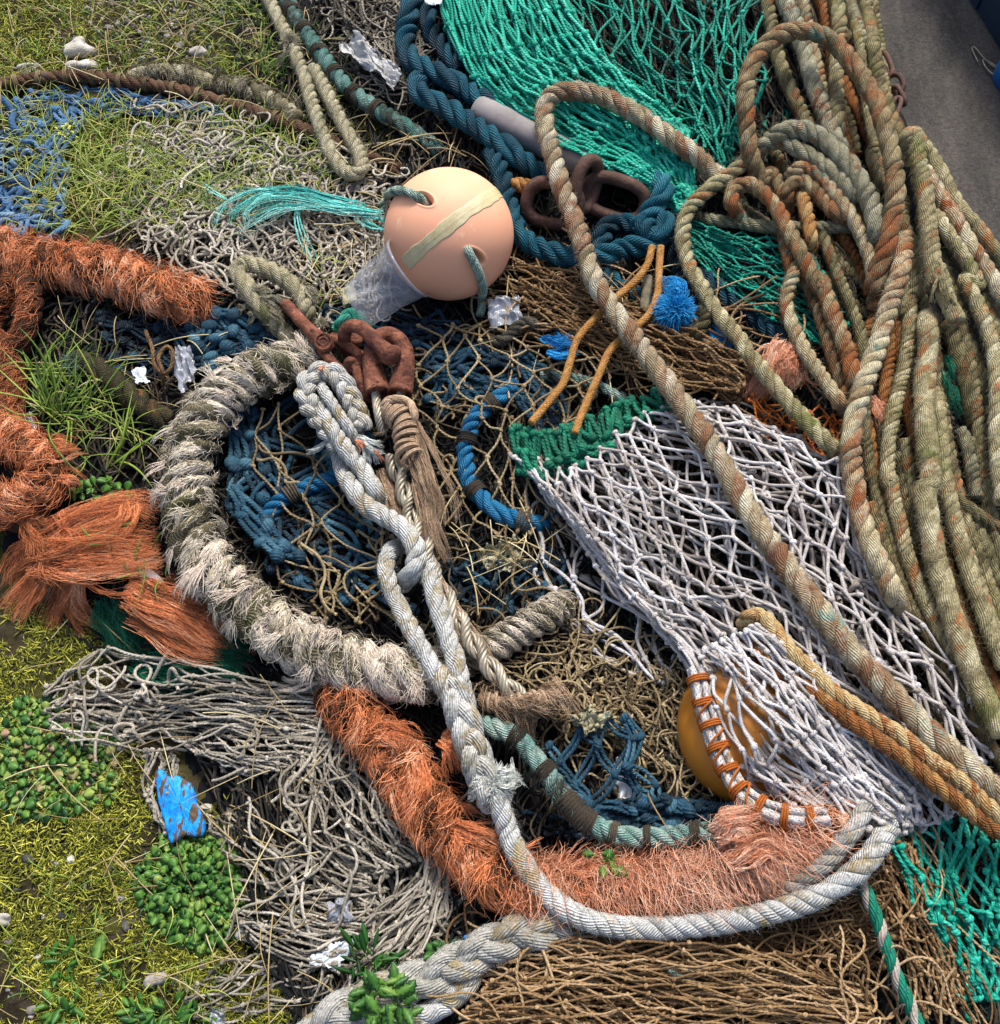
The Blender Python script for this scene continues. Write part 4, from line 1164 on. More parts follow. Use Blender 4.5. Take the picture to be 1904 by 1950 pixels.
netobj('dark teal knotted netting inside the lower seized rope', M_navy, [
    ([[(1040, 1410, .05), (1140, 1370, .07), (1210, 1370, .06)], [(1070, 1490, .04), (1150, 1480, .06), (1240, 1440, .05)], [(1110, 1550, .03), (1180, 1550, .04), (1250, 1530, .03)]],
     dict(M=3, N=4, tw=15, dbl=True, layers=1, jit=0.24, fold=6, tint=.62, slack=0.066, S=9, K=7, knot=1.4)),
    ([[(1140, 1535, .04), (1150, 1580, .03)], [(1270, 1520, .05), (1280, 1575, .03)], [(1400, 1540, .04), (1390, 1580, .03)]], dict(M=3, N=6, tw=16, dbl=True, layers=1, jit=0.42, fold=6, tint=.5, slack=0.055, S=7, K=7)),
    ([[(1000, 1545, .02), (1060, 1600, .02)], [(1110, 1560, .02), (1130, 1600, .02)]], dict(M=4, N=5, tw=8, layers=1, jit=0.54, fold=8, tint=.15, slack=0.083, S=7))])
netobj('scrap of orange twine net at the top corner of the white net', M_orange_tw, [
    ([[(1430, 760, .03), (1540, 780, .03), (1610, 800, .02)], [(1450, 830, .02), (1540, 870, .02), (1610, 880, .02)]], dict(M=7, N=5, tw=4.6, layers=2, jit=0.49, fold=10, tint=.5, slack=0.083, S=7))])
netobj('mesh of dull tan twine between the white net and the lower seized rope', M_tan, [
    ([[(1040, 1220, .02), (1330, 1300, .02)], [(1080, 1330, .03), (1330, 1400, .03)], [(1200, 1440, .02), (1400, 1500, .02)]], dict(M=9, N=8, tw=5.4, layers=2, jit=0.61, fold=22, foldk=1.8, tint=.42, tvar=.2, slack=0.099, S=7))], stray=[(([(850, 1170), (1330, 1290), (1400, 1500), (1200, 1560), (1040, 1380)], 160, .24, 4.6), dict(h=.02, hv=.02, curl=1.3, tint=.5, tvar=.25))])

# ------------------------------------------------------------------ ropes
RUST = C(140, 82, 44); RUST2 = C(186, 112, 48); OLIVE = C(92, 84, 48)
M_rust = fibre('worn_rope_rusty', [C(84, 70, 46), C(142, 126, 92), C(180, 168, 132), C(204, 196, 168)], .0042, .75, 34, .7, .9, stain=(RUST, 12, .46, .64), stain2=(C(108, 132, 112), 15, .60, .70))
M_stripe = fibre('worn_rope_striped', [C(92, 76, 54), C(152, 138, 108), C(190, 180, 150), C(206, 204, 184)], .0046, .8, 30, .5, .85, stain=(C(132, 92, 64), 12, .46, .66), stain2=(C(120, 158, 144), 12, .60, .68))
M_brownrope = fibre('worn_rope_brown', [C(84, 50, 24), C(136, 86, 44), C(168, 124, 72), C(186, 162, 116)], .0042, .7, 15, .4, .85, stain=(C(138, 82, 40), 16, .53, .61))
M_pale = fibre('worn_rope_pale', [C(70, 62, 40), C(124, 114, 80), C(166, 156, 118), C(204, 196, 162)], .0042, .75, 34, .75, .9, stain=(C(160, 108, 66), 17, .57, .63), stain2=(C(112, 116, 62), 9, .56, .70))
M_olive = fibre('worn_rope_olive', [C(58, 54, 36), C(96, 90, 60), C(134, 126, 92), C(158, 150, 118)], .0042, .75, 34, .75, .9, stain=(C(120, 78, 44), 15, .57, .63))
M_greyrope = fibre('worn_rope_grey', [C(66, 68, 52), C(108, 106, 82), C(144, 140, 114), C(172, 168, 144)], .0042, .75, 34, .75, .9, stain=(C(126, 86, 58), 15, .58, .64), stain2=(C(86, 108, 100), 10, .58, .7))
M_wrope = fibre('white_rope', [C(112, 108, 96), C(160, 158, 148), C(192, 192, 186), C(206, 208, 206)], .005, .8, 14, .3, .75, stain=(C(160, 144, 108), 16, .54, .64), stain2=(C(132, 130, 116), 20, .54, .68))
M_teal = fibre('blue_rope', [C(4, 34, 44), C(8, 62, 80), C(22, 96, 114), C(66, 144, 158)], .0055, 1.0, 12, .3, .65, ymix=.75)
M_bright = fibre('bright_blue_rope', [C(10, 62, 92), C(20, 96, 138), C(50, 134, 176)], .0045, .8, 14, .3, .65)
M_seized = fibre('teal_rope', [C(30, 58, 54), C(70, 112, 104), C(120, 158, 148), C(176, 188, 176)], .0042, .9, 18, .6, .8, stain=(C(56, 58, 48), 14, .50, .60))
M_darkwrap = fibre('dark_wrapping', [C(44, 38, 31), C(86, 76, 62), C(126, 114, 94)], .003, .8, 16, .4, .9)
M_tanrope = fibre('weathered_rope', [C(92, 84, 62), C(146, 138, 108), C(180, 172, 142), C(196, 190, 166)], .0042, .7, 16, .4, .9, stain=(C(98, 100, 62), 12, .54, .66))
M_bark = fibre('dark_brown_rope', [C(40, 28, 22), C(78, 54, 40), C(116, 88, 66), C(120, 140, 134)], .004, .8, 18, .5, .9)
M_gold = fibre('gold_cord', [C(124, 84, 38), C(172, 122, 62), C(204, 158, 98)], .0032, .5, 10, .3, .7)
M_cyan = fibre('cyan_fibre', [C(44, 142, 136), C(96, 206, 194), C(176, 236, 224)], 0, .2, 10, .2, .6)

off = lambda ox, oy, k: (lambda pts: [(ox + p[0] * k, oy + p[1] * k) + tuple(p[2:]) for p in pts])
cT, cR, cQ, cV, cA = off(1368.5, 0, .28125), off(1487.5, 495.8, .21875), off(1547, 892.5, .2543), off(942, 257.8, .21875), off(426.4, 476, .21875)
cK = lambda i, j: off(634.7 * i, 650.5 * j if j < 2 else 1299.0, 1 / 2.997)
cB = off(555.3, 674.3, .21875)
ROPES = {}


def rope(label, mat, w, h, pts, n=3, pitch=2.3, depth=.33, yk=1.0, fuzz=1.0, tint=.55, tvar=.1, name='rope', cat='rope', key=None, group=None, ph=0, rvar=.035, build=True, power=.55):
    P = line(pts, h)
    m = mpp(P.mean(0)); r = .5 * w * m
    pa = Path(P, max(.0035, r * .17))
    mb = MB()
    laid(mb, pa, r, n, pitch, depth, yk, tint, tvar, rvar, power)
    if fuzz:
        shag(mb, pa, r, int(pa.L * 900 * fuzz), .011, .00032, 1.0, 1.0, .7, tint + .12, .12, S=4)
    if not build: return mb, pa, r
    o = tag(mb.build(name, mat), label, cat, group)
    if key: ROPES[key] = (pa, r, o)
    return o


# --- the tan ropes at the right, lowest first
seed(51)
J = 'tan ropes'
rope('olive rope running down from the top edge along the green net', M_olive, 28, .04, cT([(325, -120), (330, 0), (345, 120), (370, 250), (400, 380), (440, 500), (490, 620), (550, 740), (610, 870), (660, 980, .0)]))
rope('pale grey-white rope from the top edge passing under the rusty arch', M_greyrope, 34, .05, cT([(410, -120), (440, 0), (500, 120), (560, 280), (600, 420), (640, 570), (690, 700), (740, 830), (800, 960), (860, 1060, .01)]), tint=.85)
rope('pinkish rust-stained rope from the top edge right of the pale grey-white one', M_rust, 25, .035, cT([(560, -120), (570, 0), (590, 120), (620, 280), (660, 420), (690, 560), (730, 700), (780, 830), (830, 950, .0)]), tint=.5)
rope('dark reddish rope at the top edge partly hidden behind the rusty arch', M_brownrope, 22, .02, cT([(640, -120), (680, 0), (720, 120), (760, 260), (800, 400)]), tint=.2)
rope('straight tan rope from the top edge tapering under the big grey loop', M_pale, 30, .055, cT([(790, -120), (800, 0), (815, 150), (812, 280), (800, 420), (795, 560), (800, 700), (800, 830), (800, 980, .01)]), tint=.5)
rope('short bent olive rope under the rightmost hanging ropes', M_olive, 23, .03, cT([(820, 200), (880, 250), (950, 300), (985, 380), (1000, 500), (1030, 640)]), tint=.7)
rope('thin grey rope at the top edge beside the tarmac ropes', M_greyrope, 21, .045, cT([(860, -120), (890, 0), (930, 130), (965, 240), (985, 330)]), tint=.6)
rope('long olive-tan rope bordering the tarmac from the top edge', M_pale, 29, .06, cT([(960, -120), (985, 0), (1012, 120), (1040, 280), (1060, 420), (1082, 560), (1130, 700), (1185, 850), (1235, 950), (1290, 1060, .02)]), tint=.35)
rope('outermost thin tan rope lying along the tarmac at the top', M_pale, 21, .025, cT([(1020, -120), (1040, 0), (1060, 120), (1085, 260), (1105, 400), (1115, 540), (1150, 680)]), tint=.5)
rope('dark rusty rope in the gap below the rusty arch', M_brownrope, 24, .02, cT([(840, 540), (900, 680), (960, 780), (1010, 900), (1060, 1000), (1090, 1120)]), tint=.25)
rope('second dark rope stub in the gap left of the dark rusty one', M_olive, 24, .012, cT([(820, 680), (850, 760), (885, 840), (910, 950), (930, 1050)]), tint=.2)
rope('short olive loop hooking over behind the rusty arch', M_pale, 23, .05, cT([(1110, 1320, .02), (1085, 1210), (1045, 1110), (1030, 1040), (1065, 990), (1130, 985, .03)]), tint=.35)
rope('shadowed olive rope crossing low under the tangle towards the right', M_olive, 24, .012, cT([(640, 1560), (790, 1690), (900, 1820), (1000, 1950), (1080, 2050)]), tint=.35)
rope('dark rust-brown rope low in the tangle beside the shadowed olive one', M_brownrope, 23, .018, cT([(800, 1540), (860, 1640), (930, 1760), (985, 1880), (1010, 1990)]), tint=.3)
rope('dim olive rope slanting below the pale twisted rope', M_olive, 22, .01, cR([(380, 130), (470, 220), (560, 310), (700, 440), (800, 520)]), tint=.4)
rope('dim olive rope above the slanting one, half hidden', M_olive, 22, .014, cR([(480, -20), (560, 60), (680, 180), (770, 270), (850, 340)]), tint=.5)
rope('brown rope end dipping behind the pale twisted rope', M_brownrope, 24, .02, cR([(620, 840), (670, 750), (730, 640), (790, 540), (830, 450)]), tint=.35)
rope('dark rusty rope between the two pale hanging ropes', M_brownrope, 25, .022, cR([(980, 560), (960, 760), (930, 950), (900, 1150), (890, 1300), (900, 1420)]), tint=.35)
rope('lower rusty rope piece beside the white net corner', M_brownrope, 28, .022, cR([(740, 1380), (755, 1500), (780, 1680), (820, 1850), (860, 2000), (900, 2150)]), tint=.4)
rope('grey-green rope crossing under at the white net corner', M_greyrope, 24, .018, cR([(700, 1180), (780, 1300), (850, 1450), (890, 1600), (900, 1750)]), tint=.35)
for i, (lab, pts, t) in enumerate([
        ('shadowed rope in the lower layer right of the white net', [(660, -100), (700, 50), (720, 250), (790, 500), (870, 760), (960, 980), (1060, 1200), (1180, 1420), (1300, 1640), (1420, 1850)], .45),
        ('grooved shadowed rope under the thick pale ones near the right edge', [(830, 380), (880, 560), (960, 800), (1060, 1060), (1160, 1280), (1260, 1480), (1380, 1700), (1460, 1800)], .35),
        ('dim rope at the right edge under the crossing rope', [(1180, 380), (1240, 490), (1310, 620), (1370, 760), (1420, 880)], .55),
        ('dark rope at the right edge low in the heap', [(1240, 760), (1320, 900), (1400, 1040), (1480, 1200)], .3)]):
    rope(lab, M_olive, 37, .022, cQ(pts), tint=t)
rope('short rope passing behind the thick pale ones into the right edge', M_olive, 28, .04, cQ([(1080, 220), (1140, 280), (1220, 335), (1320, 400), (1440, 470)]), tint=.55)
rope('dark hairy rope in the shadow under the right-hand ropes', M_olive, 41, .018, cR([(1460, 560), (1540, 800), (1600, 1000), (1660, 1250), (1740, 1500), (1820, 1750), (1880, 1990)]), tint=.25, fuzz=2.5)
rope('grooved rope in the shadow at the right edge above the crossing rope', M_greyrope, 28, .03, cR([(1560, 1480), (1600, 1560), (1640, 1720), (1670, 1900), (1700, 2060)]), tint=.35)
rope('olive rope end leaning in the shadow at the right edge', M_olive, 24, .03, cR([(1640, 1560), (1700, 1680), (1760, 1820), (1830, 1980)]), tint=.4)
rope('dim rope slipping down between the two outer ropes at the right', M_olive, 27, .03, cR([(1600, 620), (1690, 860), (1760, 1050), (1800, 1250), (1830, 1450), (1870, 1700)]), tint=.35)

seed(52)
rope('pale rope bundle left of the thick pale hanging rope', M_pale, 30, .045, cR([(1130, -160), (1125, 0), (1135, 160), (1125, 360), (1110, 600), (1090, 820), (1040, 1060), (990, 1260), (950, 1460), (925, 1700), (930, 1960)]) + cQ([(580, 60), (610, 240), (650, 400), (695, 600), (765, 800), (855, 1000), (950, 1200), (1050, 1380), (1150, 1550), (1265, 1700), (1380, 1850), (1450, 1950)]), fuzz=1.8, n=4, depth=0.20, tint=.5)
rope('thick pale shaggy rope hanging down the right of the heap', M_pale, 43, .075, cR([(1270, 500, .05), (1275, 600), (1275, 800), (1245, 1080), (1250, 1380), (1275, 1680), (1300, 1940)]) + cQ([(840, 160), (860, 330), (890, 500), (925, 700), (985, 900), (1040, 1080), (1100, 1250), (1150, 1400), (1230, 1600), (1330, 1800), (1430, 1980)]), fuzz=3, n=3, depth=0.12, tint=.62, pitch=3)
rope('greenish pale rope right of the thick shaggy one', M_pale, 34, .06, cR([(1340, 1150, .03), (1360, 1300), (1385, 1500), (1400, 1750), (1430, 1950)]) + cQ([(1000, 120), (1040, 300), (1090, 500), (1140, 680), (1200, 860), (1280, 1080), (1350, 1280), (1440, 1480)]), tint=.6, fuzz=1.6, depth=0.20)
rope('outer tan rope bending to the right edge below the tarmac', M_pale, 31, .07, cT([(1480, 1400, .03), (1500, 1500), (1560, 1600), (1640, 1710), (1720, 1840), (1760, 1940)]) + cR([(1590, 170), (1680, 330), (1765, 530), (1830, 720), (1870, 950), (1882, 1200), (1875, 1500), (1890, 1800), (1930, 2100)]), tint=.65, depth=0.25)
rope('rust-flecked tan rope parallel to the tarmac border', M_rust, 31, .075, cT([(1380, 1120, .04), (1430, 1210), (1490, 1310), (1560, 1420), (1640, 1540), (1720, 1680), (1800, 1800), (1880, 1940), (1960, 2080)]), tint=.75, depth=0.25)
rope('outermost pale rope on the tarmac border at the right', M_pale, 29, .07, cT([(1330, 900, .04), (1370, 960), (1440, 1060), (1510, 1180), (1575, 1310), (1650, 1425), (1740, 1525), (1830, 1650), (1904, 1760), (2000, 1920)]), tint=.55, depth=0.25)
rope('hairy pale rope with a frayed cut end hanging over the right-hand ropes', M_pale, 34, .10, cT([(1265, 1090, .05), (1255, 1000, .08), (1275, 930), (1315, 915), (1340, 980), (1350, 1080), (1380, 1210), (1402, 1350), (1415, 1500), (1432, 1650), (1450, 1800), (1470, 1940)]) + cR([(1345, 60), (1395, 190), (1445, 350), (1505, 470), (1525, 530)]), fuzz=3.5, tint=.6, n=4, depth=0.15)
rope('short grooved rope under the frayed end, near the rusty arch foot', M_olive, 28, .05, cT([(1250, 1360, .02), (1240, 1470), (1270, 1570), (1310, 1650), (1330, 1760), (1320, 1880), (1330, 2000)]), tint=.6)
rope('pale stub standing beside the rusty arch foot', M_greyrope, 25, .045, cT([(1350, 1700, .03), (1290, 1660), (1250, 1720), (1225, 1830), (1200, 1950), (1150, 2080)]), tint=.75)

seed(53)
rope('grey horizontal rope crossing behind the rust-brown loop', M_greyrope, 25, .035, cT([(-130, 1470, .02), (-40, 1490), (150, 1512), (300, 1535), (420, 1542), (640, 1538), (780, 1540), (900, 1540), (1000, 1560, .02)]), tint=.6)
rope('small dark loop inside the rust-brown loop', M_greyrope, 22, .02, cT([(140, 1330), (170, 1400), (220, 1450), (290, 1490), (340, 1530)]), tint=.3)
rope('dim rope behind the foot of the rusty arch', M_olive, 25, .02, cT([(380, 1000), (400, 1080), (440, 1160), (480, 1230), (500, 1330)]), tint=.35)
rope('upright rusty stub between the loops', M_rust, 25, .045, cT([(330, 1300, .02), (315, 1220), (345, 1165), (385, 1200), (410, 1270), (440, 1350), (480, 1430, .01)]), tint=.3)
rope('short rust-orange coil standing in the middle of the tangle', M_brownrope, 28, .05, cT([(570, 1300, .02), (575, 1360), (592, 1440), (615, 1530), (625, 1620), (620, 1690, .02)]), tint=.7, depth=.36)
rope('rusty rope curling over beside the orange coil', M_rust, 29, .055, cT([(450, 1420, .02), (462, 1310), (505, 1240), (575, 1230), (650, 1290), (720, 1370), (800, 1460), (850, 1540, .02)]), tint=.2)
rope('rust-banded rope arching from the middle of the tangle down to the right', M_rust, 30, .065, cT([(480, 1200, .03), (530, 1150), (590, 1140), (660, 1170), (730, 1235), (795, 1320), (865, 1420), (935, 1530), (992, 1650), (1040, 1800), (1055, 1930)]) + cR([(860, 0), (870, 140, .03)]), tint=.5)
rope('thick grey-green rope looping over the tangle, inner turn', M_greyrope, 32, .075, cT([(250, 1060, .04), (290, 990), (350, 965), (430, 968), (520, 1005), (640, 1070), (740, 1140), (830, 1220), (900, 1310), (950, 1420, .03)]), tint=.6)
rope('thick grey-green rope looping over the tangle, outer turn', M_greyrope, 39, .09, cT([(350, 960, .06), (400, 910), (480, 880), (580, 885), (690, 935), (800, 1030), (900, 1140), (985, 1280), (1045, 1420), (1075, 1560), (1075, 1700, .05), (1080, 1800, .03)]), tint=.55, fuzz=2)
rope('rust-brown rope looping out to the left and down the tangle', M_rust, 32, .075, cT([(160, 1520, .03), (125, 1440, .05), (85, 1385), (92, 1300), (160, 1252), (245, 1262), (335, 1340), (405, 1430), (452, 1530), (515, 1640), (575, 1750), (628, 1850), (690, 1960)]) + cR([(335, 150), (400, 330), (460, 500), (525, 650), (582, 820), (620, 1000), (625, 1150, .04)]), tint=.3, depth=.3)
rope('mottled rope running beside the rust-brown loop', M_rust, 30, .05, cT([(440, 1560, .03), (455, 1650), (480, 1760), (520, 1860)]) + cR([(160, 60), (255, 250), (330, 450), (400, 650), (455, 850), (510, 1020), (560, 1180)]), tint=.1)
rope('tan rope bowing out along the dark green netting', M_rust, 29, .06, cR([(150, 30, .03), (110, 130), (60, 250), (45, 380), (80, 530), (150, 680), (230, 830), (320, 960), (410, 1090), (500, 1230), (560, 1330, .02)]), tint=.6)

seed(54)
rope('pale twisted rope slanting down past the white net corner', M_rust, 41, .085, cR([(1080, -200, .05), (1045, 60), (1000, 210), (935, 400), (880, 600), (820, 800), (745, 1000), (680, 1200), (632, 1400), (605, 1600), (612, 1800), (640, 1960)]) + cQ([(320, 150), (345, 300), (400, 470), (470, 650), (545, 800), (600, 930), (660, 1050, .03)]), tint=.7, depth=.3, tvar=.08)
rope('rusty rope rising in a tall arch over the tangle beside the green net', M_rust, 37, .13, cT([(290, 1260, .03), (245, 1150, .06), (212, 1030, .09), (190, 850, .11), (180, 660), (202, 500), (270, 360), (380, 258), (500, 213), (640, 218), (760, 275), (870, 385), (960, 505), (1030, 625), (1090, 745), (1130, 875), (1160, 1005), (1188, 1150), (1200, 1280), (1190, 1400, .12), (1170, 1520, .11), (1140, 1660, .10), (1090, 1800, .08), (1050, 1950, .06)]) + cR([(840, 260, .05), (815, 420, .03)]), tint=.35, depth=0.30, n=3, pitch=2.6)
rope('tan rope bending in a wide loop from the tangle to the white net', M_pale, 32, .07, cT([(210, 1040, .05), (170, 1100), (90, 1170), (-40, 1260)]) + cK(2, 0)([(230, 1090), (130, 1190), (95, 1290), (95, 1400), (130, 1520), (205, 1650), (300, 1800), (420, 1940)]) + cK(2, 1)([(450, 50), (560, 180), (700, 350), (830, 490), (920, 580), (980, 640, .04)]), tint=.6, depth=.34, yk=1.2)
rope('long rust-striped rope looping up and slanting across the white net', M_stripe, 42, .115, [(1400, 360, .05), (1350, 322, .07)] + cK(1, 0)([(2080, 900, .09), (1900, 770), (1780, 680), (1640, 600), (1500, 540), (1360, 520), (1260, 540), (1205, 610), (1210, 720), (1250, 880), (1300, 1060), (1370, 1240), (1430, 1420), (1480, 1580), (1570, 1730), (1680, 1880)]) + [(1250, 702), (1310, 785), (1362, 862), (1402, 932), (1450, 1010), (1503, 1085), (1560, 1162), (1622, 1242), (1692, 1315), (1775, 1400), (1860, 1475), (1960, 1560)], tint=.62, depth=.32, tvar=.16, key='striped', pitch=2.2)
rope('first leg of the doubled rust-yellow rope on the white net', M_brownrope, 34, .12, [(1452, 1240, .06)] + cK(2, 1)([(440, 1640, .08), (470, 1570), (520, 1560), (570, 1590), (640, 1680), (720, 1780), (830, 1880)]) + cK(2, 2)([(930, 40), (1050, 120), (1180, 210), (1330, 300), (1450, 400), (1570, 490), (1690, 570), (1800, 680), (1900, 770), (1990, 860)]), tint=.85, depth=.32, tvar=.16)
rope('second leg of the doubled rust-yellow rope on the white net', M_brownrope, 34, .115, cK(2, 1)([(445, 1650, .06), (520, 1740), (610, 1850), (720, 1930)]) + cK(2, 2)([(850, 60), (960, 150), (1100, 250), (1240, 350), (1380, 450), (1500, 550), (1610, 640), (1720, 730), (1830, 810), (1950, 890)]), tint=.6, depth=.32, tvar=.16)


seed(57)
for i, (lab, mt, w_, h_, pts, t) in enumerate([
    ('tan rope half hidden left of the rust-flecked one at the tarmac border', M_pale, 27, .045, [(1740, 300), (1775, 380), (1812, 452), (1848, 520), (1880, 590), (1915, 680)], .4),
    ('olive rope deep between the two long outer ropes', M_olive, 26, .03, [(1758, 400), (1790, 480), (1815, 560), (1840, 650), (1858, 760), (1868, 880), (1890, 1000), (1925, 1120)], .55),
    ('shadowed tan rope behind the hairy rope with the frayed end', M_pale, 26, .035, [(1735, 480), (1752, 560), (1775, 640), (1790, 740), (1805, 850), (1830, 960), (1870, 1080), (1915, 1200)], .25),
    ('brownish rope sliding under the thick shaggy rope', M_brownrope, 22, .03, [(1700, 560), (1712, 640), (1722, 740), (1745, 860), (1775, 980), (1810, 1090), (1850, 1200), (1905, 1330)], .45),
    ('olive rope filling the gap right of the pale rope bundle', M_olive, 27, .035, [(1722, 840), (1738, 930), (1762, 1030), (1795, 1130), (1835, 1230), (1880, 1330), (1930, 1420)], .6),
    ('pale rope low beside the white net at the lower right', M_pale, 25, .03, [(1660, 960), (1690, 1050), (1725, 1130), (1765, 1205), (1810, 1290), (1860, 1380), (1920, 1470)], .3),
    ('tan rope at the right edge above the lower corner of the white net', M_pale, 28, .045, [(1800, 930), (1830, 1020), (1862, 1110), (1895, 1200), (1935, 1290)], .5),
    ('slim olive rope tucked along the pale twisted rope', M_olive, 22, .03, [(1668, 640), (1655, 720), (1648, 800), (1655, 880), (1672, 960), (1700, 1040), (1740, 1110)], .45),
    ('slim rust-brown rope beside the second hanging rope from the top', M_brownrope, 20, .03, [(1560, -30), (1575, 60), (1588, 150), (1605, 240), (1628, 330), (1650, 420), (1662, 500)], .35),
    ('grey-olive rope under the arch running to the knot of ropes', M_olive, 24, .03, [(1508, -30), (1530, 60), (1552, 160), (1572, 250), (1600, 330), (1625, 400)], .5),
    ('slim tan rope left of the olive-tan border rope', M_pale, 21, .045, [(1612, -30), (1632, 60), (1645, 150), (1655, 230), (1678, 310), (1700, 400), (1712, 500), (1722, 600)], .45),
    ('dull rope beneath the rust-banded arching rope', M_olive, 24, .03, [(1560, 430), (1585, 500), (1615, 570), (1640, 640), (1652, 720)], .4),
    ('dim rusty rope beneath the mottled rope of the tangle', M_rust, 23, .025, [(1535, 480), (1560, 560), (1585, 640), (1602, 710), (1612, 790)], .2)]):
    rope(lab, mt, w_, h_, pts, tint=t, fuzz=1.4, depth=0.28)

# --- frayed cut ends on the right
mb = MB()
shagp = Path(line(cR([(1380, 120), (1420, 260), (1470, 420), (1520, 540)]), .10), .004)
ROPE_FRAY = mb
for w_ in (((1380, 150, .11), (1420, 260, .12), (1450, 360, .12), (1470, 460, .10)), ((1330, 60, .11), (1350, 220, .12), (1340, 380, .11)), ((1440, 260, .11), (1490, 350, .12), (1530, 480, .1))):
    wisps(mb, cR(w_), 26, 60, .0005, 1.3, .3, .8, .2)
tag(mb.build('frayed_fibres', M_pale), 'straw-coloured frayed fibres bursting from the hairy rope end', 'fibres')
mb = MB()
for w_ in (((1450, 820, .04), (1480, 950, .05), (1530, 1080, .04)), ((1420, 950, .04), (1440, 1100, .05), (1490, 1260, .04)), ((1480, 1080, .04), (1500, 1220, .05), (1560, 1380, .03)), ((1400, 860, .03), (1400, 1000, .04), (1440, 1180, .03))):
    wisps(mb, cR(w_), 30, 90, .0006, 1.3, .35, .35, .25)
tag(mb.build('frayed_fibres', M_trim), 'dark green frayed fibres in the shadow behind the thick pale rope', 'fibres')

# --- blue ropes
seed(55)
rope('upper thick blue rope curving under the green net', M_teal, 43, .05, [(800, -40, .02), (780, 20), (772, 75), (782, 112), (808, 128), (842, 142), (880, 166), (925, 195), (970, 220, .02)], depth=.5, tint=.45, fuzz=.5, power=.8, pitch=2.6)
rope('thick blue rope lying left of the grey float under the green net', M_teal, 44, .055, [(800, 150, .03), (795, 172), (822, 190), (868, 216), (918, 250), (968, 283), (1008, 316), (1038, 345, .02)], depth=.5, tint=.45, fuzz=.5, power=.8, pitch=2.6)
rope('dark blue rope dropping from the top edge behind the upper blue rope', M_teal, 40, .025, [(830, -40), (815, 20), (822, 60), (850, 100), (880, 130)], depth=.5, tint=.15, fuzz=.3, power=.8)
rope('blue rope standing behind the peach buoy', M_teal, 40, .05, [(935, 285, .03), (948, 315), (960, 350), (968, 390), (978, 430, .03)], depth=.5, tint=.4, fuzz=.5, power=.8, pitch=2.2)
rope('blue rope knotted below the big rusty chain', M_teal, 44, .055, [(975, 405, .03), (985, 440), (1015, 467), (1055, 482), (1105, 492), (1150, 485), (1195, 472), (1240, 462), (1266, 440), (1262, 415), (1240, 412), (1228, 432, .07), (1238, 452, .06)], depth=.5, tint=.6, fuzz=.5, power=.8, pitch=2.6)
rope('blue rope rising from the knot towards the green net', M_teal, 42, .07, [(1215, 440, .05), (1235, 405), (1258, 380), (1262, 350), (1240, 330, .03)], depth=.5, tint=.6, fuzz=.5, power=.8)
rope('blue rope bulging behind the knot', M_teal, 42, .03, [(1140, 480), (1150, 440), (1175, 425), (1205, 430), (1225, 445)], depth=.5, tint=.35, fuzz=.4, power=.8)
rope('lower blue rope running under the gold cords', M_teal, 38, .03, [(1130, 500), (1165, 535), (1205, 560), (1240, 575), (1270, 600)], depth=.5, tint=.5, fuzz=.4, power=.8)
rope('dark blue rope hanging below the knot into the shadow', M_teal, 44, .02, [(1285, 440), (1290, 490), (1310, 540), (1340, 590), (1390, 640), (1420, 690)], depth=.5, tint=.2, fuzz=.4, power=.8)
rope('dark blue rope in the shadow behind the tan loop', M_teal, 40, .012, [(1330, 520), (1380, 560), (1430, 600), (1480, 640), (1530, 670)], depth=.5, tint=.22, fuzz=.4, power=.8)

def fraypuff(label, mat, X, Y, r_px, n, h, tint=.6, ln=.03, rad=.0007, name='frayed_rope_end', flat=.7, dirn=None):
    mb = MB(); c = at(X, Y, h); m = mpp(c); R = r_px * m
    d = RNG.normal(size=(n, 3)) + (np.array(dirn) if dirn is not None else np.array([0, 0, .8])); d = unit(d)
    u = np.linspace(0, 1, 5)[None, :, None]
    st = c + d * R * RNG.uniform(.1, .55, (n, 1)) * [1, 1, flat]
    e = unit(d + RNG.normal(0, .3, (n, 3)))
    L = ln * RNG.uniform(.5, 1.15, n)
    sd = np.cross(e, [.3, .2, .9])
    V = st[:, None] + e[:, None] * L[:, None, None] * u + sd[:, None] * (RNG.normal(0, .18, n) * L)[:, None, None] * np.sin(3 * u) - np.array([0, 0, 1.0]) * .3 * L[:, None, None] * u ** 2
    tubes(mb, V, rad * np.array([1, 1, .9, .8, .35])[None], 3, tint=RNG.normal(tint, .2, n))
    return mb

seed(56)
mb = fraypuff('', M_bright, 1285, 590, 42, 2200, .085, ln=.028, rad=.0008)
wisps(mb, [(1300, 560, .10), (1290, 545, .11), (1260, 555, .10)], 60, 220, .0009, 1.2, .2, .5, .2)
M_cobalt = fibre('cobalt_fibre', [C(6, 84, 146), C(16, 134, 200), C(60, 172, 224)], 0, .2, 10, .2, .6)
tag(mb.build('frayed_rope_end', M_cobalt), 'bright blue brush-like frayed rope end below the blue knot', 'rope end')
mb = MB()
for w_ in ([(1340, 620, .05), (1370, 650, .05), (1400, 690, .04)], [(1355, 610, .05), (1390, 640, .05), (1415, 680, .03)]):
    wisps(mb, w_, 30, 130, .0007, 1.2, .15, .45, .2)
tag(mb.build('frayed_rope_end', M_cobalt), 'blue frayed strand right of the brush-like blue end', 'rope end')
mb = MB()
for w_ in ([(1030, 640, .07), (1060, 650, .08), (1090, 640, .07)], [(1040, 670, .07), (1065, 675, .08), (1100, 665, .07)], [(1060, 630, .04), (1070, 655, .06), (1080, 690, .03)]):
    wisps(mb, w_, 34, 120, .0007, 1.2, .25, .5, .2)
tag(mb.build('frayed_rope_end', M_cobalt), 'small bright blue frayed tuft left of the gold cords', 'rope end')

